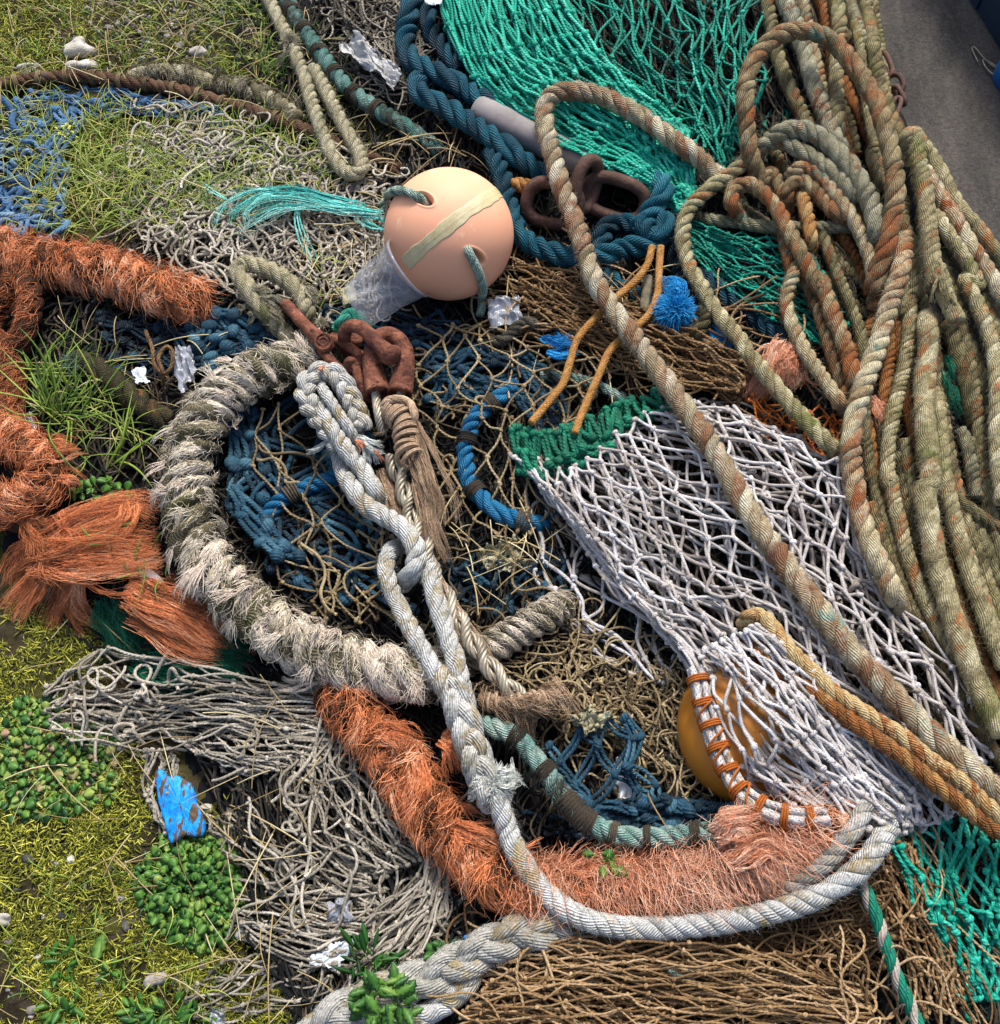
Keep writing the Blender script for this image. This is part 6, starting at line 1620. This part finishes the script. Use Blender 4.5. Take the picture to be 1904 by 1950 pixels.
# cyan frayed tail of the buoy's line
seed(77)
root = empty('frayed_rope_end', at(580, 385, 0), 'cyan frayed rope tail fanning out left of the peach buoy', 'rope end')
mb = MB()
for w_, wd, n in ([[(735, 400, .055), (690, 392, .065), (640, 385, .065), (580, 368, .065), (510, 365, .065), (420, 395, .055)], 90, 70], [[(700, 395, .055), (640, 385, .065), (560, 370, .070), (480, 385, .055), (400, 400, .045)], 80, 70], [[(560, 372, .065), (500, 370, .065), (450, 400, .055), (440, 440, .045)], 70, 60],
                  [[(660, 390, .065), (600, 378, .065), (565, 400, .055), (572, 450, .045), (592, 500, .045), (570, 530, .040)], 18, 24], [[(735, 420, .055), (690, 410, .055), (660, 400, .065)], 40, 40], [[(440, 385, .055), (400, 360, .055), (390, 350, .050), (395, 380, .040)], 14, 16],
                  [[(735, 430, .045), (720, 410, .065), (735, 395, .075)], 12, 20], [[(735, 440, .045), (690, 430, .055), (660, 410, .055)], 40, 34]):
    wisps(mb, w_, wd, n, .0009, 1.3, .10, .6, .2, start=.15, S=13)
mb.build('fibres', M_cyan, root)

# ------------------------------------------------------------------ buoys, cup, iron, litter
def sphere_hit(c, r, X, Y):
    d = unit(rays(X, Y)); o = CAM - c
    b = np.sum(d * o, -1); disc = np.maximum(b * b - (o @ o - r * r), 0)
    t = -b - np.sqrt(disc)
    return unit(CAM + d * np.asarray(t)[..., None] - c)


M_buoy = solid('buoy_plastic', [C(222, 150, 114), C(234, 168, 132), C(238, 182, 150)], 4, .4, .64, .12, 160, .001, .4,
               stain=[(C(150, 104, 78), 46, .70, .74), (C(240, 196, 160), 14, .62, .70)])
M_tape = solid('old_tape', [C(166, 148, 104), C(196, 180, 136), C(214, 202, 164)], 22, .9, .45, .3, 90, .002, .4)
M_cord = fibre('pale_green_cord', [C(84, 112, 100), C(140, 166, 150), C(186, 200, 184)], .004, .9, 20, .4, .75, ymix=.6)

seed(81)
bc = at(855, 447, .118); BR = 125 * mpp(bc) * .985
buoy = empty('buoy', bc - [0, 0, BR], 'round peach plastic buoy with a strip of old tape, lying beside the clear cup', 'buoy')
pits = sphere_hit(bc, BR, np.array([806., 906.]), np.array([378., 490.]))
axp = [unit(np.cross(p, [.3, .9, .1])) for p in pits]
nv, nu = 260, 320
v = np.linspace(0, math.pi, nv)[:, None]; u = np.linspace(0, 2 * math.pi, nu, endpoint=False)[None]
D = np.stack([np.sin(v) * np.cos(u), np.sin(v) * np.sin(u), np.cos(v) + 0 * u], -1)
rr = np.ones(D.shape[:2])
dirs = sphere_hit(bc, BR, np.array([782., 832., 885., 925.]), np.array([366., 392., 474., 506.]))
for p, (a, b) in zip(pits, ((dirs[0], dirs[1]), (dirs[2], dirs[3]))):
    e = unit((b - a) - p * ((b - a) @ p)); f = np.cross(p, e)
    x = (D @ e) / .20; y = (D @ f) / .10
    q = np.sqrt(x * x + y * y) + 9 * (D @ p < 0)
    rr -= .20 * (1 - sm(.45, 1.0, q)); rr += .012 * np.exp(-((q - 1.12) / .12) ** 2)
mb = MB(); mb.grid(bc + BR * D * rr[..., None], closed_v=True); mb.build('ball', M_buoy, buoy)
# tape: a strip of the sphere between two planes
ln = sphere_hit(bc, BR, np.array([772., 800., 828., 856., 884., 912., 940., 958.]), np.array([502., 476., 452., 429., 407., 388., 371., 360.]))
tp = Path(catmull(bc + ln * BR * 1.006), .003, raw=True)
tp.P = bc + unit(tp.P - bc) * BR * 1.006
side = unit(np.cross(tp.T, tp.P - bc))
wdt = (13 * mpp(bc)) * (1 + .10 * np.sin(tp.s * 60) + .06 * np.sin(tp.s * 170))
cols_ = []
for k in np.linspace(-1, 1, 13):
    q = tp.P + side * (wdt * k)[:, None]
    lift = BR * (1.006 + .005 * (abs(k) < .1) + (.003 if k < -.2 else 0))
    cols_.append(bc + unit(q - bc) * lift)
cols_ = [bc + unit(cols_[0] - bc) * BR * .99] + cols_ + [bc + unit(cols_[-1] - bc) * BR * .99]
mb = MB(); mb.grid(np.stack(cols_, 1)[:, ::-1], tint=RNG.normal(.5, .06, (len(tp.s), len(cols_))))
mb.build('tape_strip', M_tape, buoy)
for pi, (pts, inn) in enumerate((([(796, 376), (782, 371), (765, 368), (748, 367)], 0), ([(890, 476), (900, 498), (910, 520), (916, 545), (917, 566)], 1))):
    n_ = sphere_hit(bc, BR, np.array([p[0] for p in pts], float), np.array([p[1] for p in pts], float))
    c3 = [bc + pits[inn] * BR * .80, bc + unit(pits[inn] + n_[0]) * BR * .90] + [bc + q * BR * (1.0 + .07 * min(1, i + .4)) for i, q in enumerate(n_)]
    tail = [(738, 372), (730, 392)] if inn == 0 else [(918, 582), (914, 600)]
    for X, Y in tail: c3.append(line([(X, Y)], .03)[0])
    pa = Path(np.array(c3), .002)
    mb = MB(); laid(mb, pa, 8.5 * mpp(bc), 8, 2.6, .18, tint=.6, tvar=.2, fine=False)
    mb.build('cord', M_cord, buoy)

# orange-yellow buoy inside the white net
M_yb = solid('amber_buoy', [C(160, 98, 28), C(198, 128, 42)], 5, .4, .4, .1, 90, .001, .4, stain=[(C(146, 84, 24), 24, .62, .68)])
mb = MB(); c = at(1436, 1390, -.005); blob(mb, c, .132, .132, .10, 64, 44)
tag(mb.build('buoy', M_yb), 'amber plastic buoy half hidden inside the gathered white net', 'buoy')
M_ob = solid('orange_buoy', [C(170, 72, 32), C(206, 104, 58)], 9, .6, .5, .2, 90, .002, .4, stain=[(C(70, 40, 28), 18, .58, .66)])
mb = MB(); c = at(1470, 205, -.075); blob(mb, c, .085, .12, .075, 64, 44)
tag(mb.build('buoy', M_ob), 'dark orange buoy glimpsed through the green net beside the rusty arch', 'buoy')

# grey float tube
M_tube = solid('grey_float', [C(104, 96, 96), C(134, 128, 126), C(158, 150, 144)], 16, .6, .75, .3, 90, .002, .3)
a, b = line([(905, 207), (1130, 318)], .045)
ax = unit(b - a); L = np.linalg.norm(b - a); R = 29 * mpp(a)
mb = MB(); lathe(mb, a, ax, [(.002, .0), (R * .55, .0), (R * .86, .004), (R, .014)] + [(R * (1 + .012 * math.sin(i)), .014 + (L - .03) * i / 12) for i in range(1, 13)] + [(R, L - .012), (R * .8, L - .003), (.002, L)], 40)
tag(mb.build('float', M_tube), 'grey plastic tube float sticking out from under the green net', 'float')

# clear cup
M_cup = NT('clear_plastic')
tc = M_cup.n('TexCoord').outputs['Object']
M_cup.bsdf.inputs['Base Color'].default_value = (.36, .38, .42, 1)
M_cup.bsdf.inputs['Roughness'].default_value = .12
M_cup.bsdf.inputs['IOR'].default_value = 1.45
M_cup.bsdf.inputs['Specular IOR Level'].default_value = .8
M_cup.bsdf.inputs['Alpha'].default_value = .34
M_cup.bump(M_cup.noise(tc, 22, 2), .25, .01)
rim, base = at(780, 510, .135), at(690, 576, .085)
ax = unit(base - rim); L = np.linalg.norm(base - rim) * 1.05; m = mpp(rim); R0, R1 = 60 * m, 50 * m
cup = empty('plastic_cup', base - [0, 0, .03], 'crumpled clear plastic cup lying tipped against the peach buoy', 'cup')
pr = [(R0 * .97, .004), (R0 * 1.05, .0), (R0 * 1.06, .003), (R0 * 1.0, .006), (R0 * .985, .012)] + [(R0 * .985 + (R1 - R0 * .985) * t, .012 + (L - .012) * t) for t in np.linspace(.04, 1, 26)] + [(R1 * .93, L + .002), (R1 * .6, L - .004), (R1 * .02, L - .005)]
fd = [smooth_noise(8, .55) for _ in range(2)]
def dent(u, t):
    w = sm(.15, .4, t) * (1 - sm(.86, .98, t))
    a = np.cos(u) * .5 + .5; b_ = np.sin(u) * .5 + .5
    f = fd[0](a * 2.2 + t, b_ * 2.2 - t * .7)
    return 1 - w * (.10 * np.abs(f) + .08 * np.abs(fd[1](a * 4 + t * 2, b_ * 4)) + .05 * np.exp(-((t - .5) / .2) ** 2) * (np.cos(u - 1.2) > .3))
mb = MB(); lathe(mb, rim, ax, pr, 72, dent=dent)
mb.build('wall', M_cup.m, cup)
mb = MB(); lathe(mb, rim, ax, [(R0 * 1.03 + .0028 * math.cos(t), .003 + .0035 * math.sin(t)) for t in np.linspace(0, 2 * math.pi, 13)], 72)
mb.build('rim', M_cup.m, cup)

# --- iron
M_rust_bright = solid('rusty_iron', [C(52, 33, 27), C(92, 56, 43), C(128, 80, 61), C(158, 108, 86)], 26, 1.0, .85, 1.0, 110, .006, .2, stain=[(C(60, 34, 28), 60, .56, .64), (C(176, 112, 84), 34, .60, .70)])
M_rust_dark = solid('dark_rusty_iron', [C(46, 32, 28), C(80, 58, 48), C(108, 80, 66)], 22, .8, .75, .8, 120, .003, .25, stain=[(C(120, 82, 62), 40, .60, .68)])


def frame_px(X, Y, h, dX, dY, dh=0.0):
    """a point and the in-picture directions at it"""
    c = line([(X, Y)], h)[0]
    e = line([(X + dX, Y + dY)], h + dh)[0] - c
    L = np.linalg.norm(e); ex = e / L
    n = unit(CAM - c); ey = unit(np.cross(n, ex))
    return c, ex, ey, n, L


seed(82)
chain = empty('chain', at(1110, 380, 0), 'big dark rusty chain lying in the hollow beside the peach buoy', 'chain')
def chainlink(parent, mat, X, Y, h, dX, dY, dh, half_w, bar, roll=0.0, name='chain_link'):
    c, ex, ey, n, L = frame_px(X, Y, h, dX, dY, dh)
    m = mpp(c); ey2 = ey * math.cos(roll) + n * math.sin(roll)
    mb = MB(); sweep(mb, ring(c, ex, ey2, L, half_w * m, 2.7), bar * .5 * m, 18, closed=True, lumps=.03)
    return mb.build(name, mat, parent)
chainlink(chain, M_rust_dark, 1052, 388, .05, 48, 10, .0, 38, 25, .15)
chainlink(chain, M_rust_dark, 1116, 352, .075, 12, -46, .03, 34, 25, 1.0)
chainlink(chain, M_rust_dark, 1172, 378, .05, 55, 18, -.01, 34, 25, .1)

seed(83)
pA = lambda pts, h: line(cA(pts), h)
sw = empty('swivel', pA([(870, 810)], .0)[0], 'long rusty swivel bar with a round eye, hooked into the rope eye', 'swivel')
m = mpp(sw.location)
mb = MB(); sweep(mb, pA([(540, 480, .085), (600, 540, .105), (690, 640, .115), (780, 730, .12), (850, 790, .12)], .1), np.array([12, 11, 11, 12, 14]) * m, 18, lumps=.04); mb.build('bar', M_rust_bright, sw)
mb = MB(); c = pA([(872, 812)], .122)[0]; blob(mb, c, 19 * m, 19 * m, .013, 28, 18, .05)
for k in (15, 9): sweep(mb, ring(c + np.array([0, -.003, .011]), (1, 0, 0), (0, .95, .3), k * m, k * m, 2, 24), 2.2 * m, 8, closed=True)
mb.build('eye', M_rust_bright, sw)
mb = MB(); sweep(mb, pA([(830, 860, .10), (900, 930), (990, 1020, .105), (1080, 1045, .11), (1160, 1030), (1195, 970), (1160, 900), (1080, 840), (990, 790), (930, 770, .10)], .11), 8.5 * m, 16, lumps=.04); mb.build('loop', M_rust_bright, sw)
mb = MB(); sweep(mb, pA([(1085, 1090, .10), (1075, 990, .12), (1110, 960, .128), (1140, 1000, .12), (1170, 1100, .115), (1215, 1210, .11), (1250, 1310, .09)], .11), np.array([8, 8.5, 8.5, 8.5, 9, 9, 8]) * m, 16, lumps=.05)
tag(mb.build('iron_hook', M_rust_bright), 'thin rusty hooked rod linked through the swivel loop', 'hook')
mb = MB(); sweep(mb, pA([(940, 770, .09), (1020, 785), (1110, 785), (1190, 795, .09)], .095), np.array([11, 12, 14, 12]) * m, 16, lumps=.05)
sweep(mb, pA([(1020, 840, .07), (1100, 880), (1190, 940, .07)], .08), 14 * m, 14, lumps=.05)
tag(mb.build('iron_bar', M_rust_bright), 'short rusty bar lying between the swivel and the thimble', 'bar')
th = empty('thimble', pA([(1430, 900)], .0)[0], 'thick rusty horseshoe thimble holding the twin wire', 'thimble')
mb = MB()
sweep(mb, pA([(1335, 1215, .125), (1305, 1080, .13), (1285, 960, .13), (1300, 840, .13), (1350, 760, .13), (1420, 738, .13), (1500, 765, .13), (1560, 850, .13), (1580, 960, .13), (1565, 1080, .13), (1535, 1215, .125)], .13), np.array([22, 19, 17, 16, 15, 14.5, 15, 16, 17, 19, 22]) * m, 24, lumps=.04)
mb.build('horseshoe', M_rust_bright, th)
mb = MB()
for (x, y), (x2, y2) in (((1338, 1200), (1345, 1262)), ((1538, 1200), (1528, 1262))):
    a, b = pA([(x, y), (x2, y2)], .127); lathe(mb, a, b - a, [(20 * m, 0), (22 * m, .006), (22.5 * m, .013), (19.5 * m, .0135), (17 * m, .004)], 28)
mb.build('lip', M_rust_bright, th)
sh = empty('shackle', pA([(1250, 800)], .0)[0], 'rusty bow shackle with a round pin head crossing the thimble', 'shackle')
mb = MB(); sweep(mb, pA([(1050, 790, .11), (1050, 720, .135), (1085, 670, .15), (1150, 660, .158), (1220, 695, .162), (1300, 775, .165), (1370, 850, .165), (1430, 895, .16)], .16), np.array([12, 12, 12, 12.5, 13, 13, 14, 15]) * m, 18, lumps=.04); mb.build('bow', M_rust_bright, sh)
mb = MB(); c = pA([(1452, 905)], .163)[0]; blob(mb, c, 18.5 * m, 18 * m, .019, 28, 18, .07); mb.build('pin_head', M_rust_bright, sh)

# rope eye through the swivel
seed(84)
mb, pa, r = rope('', M_tanrope, 36, .085, cA([(640, 830, .05), (500, 700, .06), (380, 560), (260, 410), (180, 290), (130, 200), (150, 130), (220, 120), (320, 150), (440, 200), (550, 270), (640, 360), (700, 450), (720, 540), (690, 610, .06)]), build=False, tint=.6, depth=.38, fuzz=2)
o = tag(mb.build('rope', M_tanrope), 'weathered grey-tan rope eye with frayed splice gripping the rusty swivel', 'rope')
mb = MB()
for w_, t in ((((250, 330, .10), (350, 360, .11), (420, 330, .10)), .85), (((300, 400, .10), (420, 430, .11), (530, 470, .10)), .8), (((330, 520, .09), (450, 560, .10), (560, 620, .08)), .6), (((200, 480, .07), (150, 520, .07), (120, 580, .05)), .8),
              (((340, 640, .08), (440, 660, .08), (520, 690, .06)), .7), (((700, 330, .10), (780, 400, .10), (860, 450, .08)), .9), (((250, 540, .08), (230, 580, .08), (210, 640, .05)), .75)):
    wisps(mb, cA(w_), 34, 110, .0006, 1.3, .2, t, .15)
mb.build('frayed_splice', M_tanrope, o)
mb = fraypuff('', M_tanrope, 612, 616, 12, 260, .09, .85, .014, .0005); tag(mb.build('frayed_rope_end', M_tanrope), 'tiny straw-coloured frayed knot beside the rusty swivel', 'rope end')
M_seagreen = fibre('seafoam_rope', [C(30, 122, 100), C(66, 168, 140), C(120, 200, 174)], .005, .8, 12, .3, .7)
rope('short seafoam green knotted rope piece above the rusty shackle', M_seagreen, 30, .06, cA([(1000, 700, .03), (1040, 620), (1100, 570), (1160, 580), (1210, 640), (1240, 700, .03)]), tint=.6, depth=.4, fuzz=.4)
rope('ochre rope end peeping out left of the big chain', M_gold, 30, .05, [(968, 352, .04), (985, 352), (1003, 356), (1015, 360, .03)], n=4, pitch=2, depth=.3, tint=.3, fuzz=.3)
M_bone = solid('dirty_cord', [C(70, 64, 50), C(120, 112, 92), C(150, 140, 118)], 30, .9, .9, .8, 100, .004, .2)
mb = MB(); sweep(mb, cV([(0, 0)]) and line(cV([(1335, 1235), (1330, 1320), (1310, 1420), (1300, 1520)]), .05), np.array([9, 10, 9, 9]) * mpp(at(1230, 560, .05)), 14, lumps=.08)
tag(mb.build('stick', M_bone), 'short grey stick standing between the gold cords', 'stick')
M_dkrope = fibre('black_rope', [C(20, 20, 18), C(50, 48, 40), C(90, 86, 72), C(150, 144, 126)], .004, .8, 10, .6, .9)
rope('dark knotted rope end below the brush-like blue end', M_olive, 30, .06, cV([(1830, 1490, .05), (1850, 1560), (1820, 1650), (1760, 1720), (1780, 1790, .04)]), tint=.3, fuzz=1.5, depth=.4)
rope('black and bone mottled rope coil below the peach buoy', M_dkrope, 24, .05, cV([(-40, 1800, .03), (60, 1790), (130, 1740), (200, 1660), (260, 1620), (330, 1640), (380, 1700, .03)]), tint=.6, depth=.45)
rope('seafoam and tan laid rope near the white net corner', M_seized, 22, .04, cK(1, 1)([(1190, 190, .03), (1300, 200), (1400, 215), (1500, 250), (1600, 300), (1680, 350, .03)]), tint=.7, depth=.4)

# iron chain hanging at the tarmac edge
seed(85)
ch2 = empty('chain', at(1690, 160, 0), 'small rusty chain dangling at the tarmac edge beside the hanging ropes', 'chain')
for X, Y, dX, dY, hw, bar, ro in ((1687, 122, 9, 22, 9, 10, .6), (1704, 160, 8, 16, 14, 10, .1), (1712, 182, 10, 18, 9, 9, .9), (1704, 205, -8, 20, 8, 9, .3)):
    chainlink(ch2, M_rust_dark, X, Y, .05, dX, dY, 0, hw, bar, ro)
mb = MB(); c = line([(1700, 240)], .02)[0]; blob(mb, c, .022, .03, .018, 28, 18, .05, .4)
tag(mb.build('iron_ball', M_rust_bright), 'round rusty iron weight half under the hanging ropes at the tarmac edge', 'weight')

# navy tub, blue drum edge and wire on the tarmac
M_navyp = solid('navy_plastic', [C(16, 30, 46), C(26, 44, 62), C(38, 58, 78)], 6, .5, .55, .2, 60, .002, .4)
seed(86)
a, b = flat_at(1836, -4), flat_at(1912, 124)
u2 = unit((b - a)[:2]); n2 = np.array([u2[1], -u2[0]]); n2 = n2 if n2[0] > 0 else -n2
tub = empty('fish_tub', [float(a[0]), float(a[1]), 0.006], 'dark navy plastic tub on the tarmac in the upper right corner', 'tub')
def slab(mb, s0, s1, w0, w1, z0, z1, bv=.006):
    s, w, z = [], [], []
    lay = [(bv, z0), (0, z0 + bv), (0, z1 - bv), (bv * .3, z1 - bv * .3), (bv, z1)]
    rows = []
    for ins, zz in lay:
        q = [(s0 + ins, w0 + ins), (s1 - ins, w0 + ins), (s1 - ins, w1 - ins), (s0 + ins, w1 - ins)]
        rows.append([np.append(a[:2] + u2 * p[0] + n2 * p[1], zz) for p in q])
    rows = [[np.mean(rows[0], 0)] * 4] + rows + [[np.mean(rows[-1], 0)] * 4]
    mb.grid(np.array(rows)[:, ::-1], closed_v=True)
mb = MB(); slab(mb, -.55, .055, .0, .5, .006, .30); slab(mb, .059, .62, .004, .5, .006, .30); mb.build('side', M_navyp, tub, smooth=False)
mb = MB(); slab(mb, -.57, .64, -.012, .52, .301, .34, .008); mb.build('rim', M_navyp, tub, smooth=False)
M_drum = solid('blue_plastic', [C(20, 86, 150), C(40, 120, 190)], 8, .4, .45, .1, 60, .001, .4)
mb = MB(); c = flat_at(1925, 158); lathe(mb, c, (0, 0, 1), [(.0, .006), (.045, .006), (.05, .012), (.05, .06), (.046, .068), (.03, .07), (.0, .07)], 40)
tag(mb.build('bucket', M_drum), 'bright blue plastic bucket edge on the tarmac at the right edge', 'bucket')
mb = MB(); sweep(mb, line([(1862, 118), (1850, 92), (1856, 90), (1880, 118), (1905, 135)], .012), .0016, 8); sweep(mb, line([(1905, 132), (1872, 112), (1878, 130), (1898, 148)], .014), .002, 8)
tag(mb.build('wire', M_wire), 'bent pale wire on the tarmac at the right edge', 'wire')

# litter
M_film = NT('clear_film'); M_film.bsdf.inputs['Base Color'].default_value = (.40, .42, .47, 1); M_film.bsdf.inputs['Alpha'].default_value = .5
M_film.bsdf.inputs['Roughness'].default_value = .16; M_film.bsdf.inputs['Specular IOR Level'].default_value = .8
M_wpl = solid('white_plastic', [C(176, 182, 186), C(206, 212, 218), C(224, 228, 232)], 20, .6, .35, .2, 60, .003, .5, stain=[(C(120, 116, 96), 26, .60, .68)])
M_paper = solid('wet_paper', [C(112, 106, 82), C(158, 152, 122), C(196, 190, 164)], 40, 1.0, .9, .8, 150, .003, .2)
M_wrapper = solid('grey_wrapper', [C(110, 112, 114), C(160, 160, 156), C(196, 194, 188)], 26, .9, .4, .4, 70, .004, .5, stain=[(C(70, 66, 110), 22, .62, .68), (C(64, 62, 54), 30, .58, .64)])
M_paint = NT('blue_paint')
tc = M_paint.n('TexCoord').outputs['Object']
wood = M_paint.ramp(M_paint.noise(tc, 60, 4), stops(C(58, 44, 34), C(104, 82, 60)))
bl = M_paint.ramp(M_paint.noise(tc, 40, 5, .7), [(.25, C(8, 60, 84)), (.4, C(8, 112, 186)), (.55, C(22, 146, 220)), (.75, C(84, 178, 228))])
mp = M_paint.n('Mapping'); mp.inputs['Scale'].default_value = (2.2, .7, 1); mp.inputs['Rotation'].default_value = (0, 0, .3); M_paint.l(tc, mp.inputs['Vector'])
M_paint.l(M_paint.mix(M_paint.ramp(M_paint.noise(mp.outputs[0], 34, 5, .7), [(.545, (0, 0, 0, 1)), (.565, (1, 1, 1, 1))]), bl, wood), M_paint.bsdf.inputs['Base Color'])
M_paint.bsdf.inputs['Roughness'].default_value = .45
M_paint.bump(M_paint.noise(mp.outputs[0], 34, 5, .7), .8, .004)
seed(87)


def outline_slab(poly, h, thick, mat, label, name, cat, bow=.0, rough=.0015):
    """a flat piece cut to an outline, thickness up from height h"""
    P = line(poly, h); c = P.mean(0)
    k = len(P); D = catmull(P, 5, closed=True)
    rows = []
    for f, dz in ((.02, -thick * .5), (.6, -thick * .5), (.97, -thick * .5), (1.0, 0), (.98, thick * .45), (.9, thick * .5), (.6, thick * .5 + bow * .6), (.3, thick * .5 + bow * .9), (.02, thick * .5 + bow)):
        q = c + (D - c) * f; q = q + np.array([0, 0, 1.0]) * dz + RNG.normal(0, rough, q.shape) * (0.2 < f)
        rows.append(q)
    mb = MB(); mb.grid(np.array(rows)[:, ::-1], closed_v=True)
    return tag(mb.build(name, mat), label, cat)


outline_slab([(296, 1475), (308, 1466), (320, 1478), (340, 1478), (362, 1490), (372, 1510), (376, 1530), (388, 1550), (391, 1585), (376, 1594), (352, 1592), (326, 1606), (316, 1570), (304, 1530)], .02, .014, M_paint.m,
             'splinter of wood with flaking bright blue paint lying on the grey net', 'painted_wood', 'wood', .002, .0005)
def litter(label, pts, mat, h, amp, name, cat, rows=26, cols=26, k=1.2):
    mb = MB(); crumple(mb, pts, rows, cols, amp, h, k=k); return tag(mb.build(name, mat), label, cat)
litter('scrap of crumpled clear plastic film right of the dangling buoy cord', [(925, 572), (985, 560), (1000, 612), (938, 625)], M_film.m, .05, .012, 'plastic_film', 'plastic')
litter('translucent white plastic piece standing beside the grey ring near the brown string', [(330, 668), (362, 655), (378, 712), (342, 748)], M_film.m, .07, .012, 'plastic_film', 'plastic')
litter('small white plastic flake left of the translucent piece', [(250, 706), (275, 697), (282, 728), (262, 732)], M_wpl, .05, .006, 'plastic_scrap', 'plastic', 14, 14)
litter('torn white plastic scrap between the grey net and the braided rope', [(580, 1832), (640, 1795), (690, 1785), (640, 1845)], M_wpl, .03, .008, 'plastic_scrap', 'plastic')
litter('dark foil wrapper tucked into the grey net', [(622, 1722), (662, 1700), (672, 1750), (630, 1762)], M_film.m, .03, .012, 'foil_wrapper', 'wrapper')
litter('small blue plastic scrap under the dark leaves by the braided rope', [(850, 1815), (888, 1780), (893, 1795), (862, 1830)], M_drum, .06, .006, 'plastic_scrap', 'plastic', 14, 14)
litter('crumpled grey printed wrapper near the top between the ropes', [(640, 85), (685, 70), (770, 140), (745, 170)], M_wrapper, .05, .014, 'wrapper', 'wrapper', 34, 34, 2)
litter('soaked pulp of greyish paper between the wide tan net and the white net', [(905, 1045), (985, 1030), (1000, 1085), (930, 1090)], M_paper, .03, .014, 'paper', 'paper', 34, 34, 2.4)
litter('tattered pale paper above the dark teal knotted netting', [(1085, 1370), (1120, 1345), (1170, 1365), (1120, 1400)], M_paper, .07, .012, 'paper', 'paper', 30, 30, 2.4)
litter('white plastic strip under the dark teal knotted netting', [(1150, 1500), (1175, 1440), (1215, 1470), (1200, 1530)], M_wpl, .03, .008, 'plastic_scrap', 'plastic')
litter('beige torn scrap left of the clear cup', [(645, 555), (672, 538), (680, 570), (655, 585)], M_paper, .05, .006, 'paper', 'paper', 16, 16)
litter('white curved plastic shard at the top edge above the green net', [(800, -14), (845, -18), (840, 8), (812, 8)], M_wpl, .09, .006, 'plastic_scrap', 'plastic', 14, 14)
litter('pale glassy shard at the bottom edge beside the low green leaves', [(398, 1925), (425, 1918), (430, 1950), (402, 1955)], M_film.m, .02, .008, 'plastic_film', 'plastic', 14, 14)
litter('pale scrap under the bright orange rope at the left edge', [(30, 795), (58, 785), (70, 815), (40, 822)], M_film.m, .03, .006, 'plastic_film', 'plastic', 14, 14)
M_maroon = solid('dark_red_plastic', [C(40, 18, 20), C(72, 34, 34)], 20, .6, .35, .2, 60, .002, .5)
litter('dark red plastic piece in the shadow below the peach buoy', [(1015, 590), (1060, 580), (1070, 620), (1030, 635)], M_maroon, .04, .012, 'plastic_scrap', 'plastic')
# gull feather under the orange tuft
M_feather = solid('feather', [C(70, 70, 74), C(120, 120, 124), C(180, 178, 176)], 50, 1.0, .7, .5, 300, .001, .2)
mb = MB(); leaves(mb, line([(235, 1070)], .05), unit(line([(305, 1105)], .05) - line([(235, 1070)], .05)), np.array([.085]), np.array([.024]), np.array([.5]), 14, .1)
tag(mb.build('feather', M_feather), 'grey feather lying between the orange tuft and the flat orange hank', 'feather')
# brown string loops by the translucent plastic
mb = MB()
lp = Path(line(cK(0, 1)([(830, -60, .08), (870, 40), (880, 130), (930, 180), (975, 150), (985, 60), (950, 30), (905, 90), (930, 180), (930, 250, .04)]), .09), .002)
laid(mb, lp, 4.2 * mpp(lp.P[0]), 3, 3, .3, tint=.5, fine=False)
tag(mb.build('string', M_brown), 'brown string knotted in a loop over the translucent plastic piece', 'string')
# green fluff end in the dark beside the grass tuft
mb = fraypuff('', M_seized, 140, 690, 22, 700, .04, .7, .02, .0006)
tag(mb.build('frayed_rope_end', M_seized), 'pale teal frayed rope end in the shade beside the grass tuft', 'rope end')
rope('mossy dark rope running from the pale teal frayed end towards the grey ring', M_olive, 46, .03, [(140, 685, .03), (190, 705), (240, 745), (290, 785), (320, 800, .02)], tint=.1, fuzz=3)
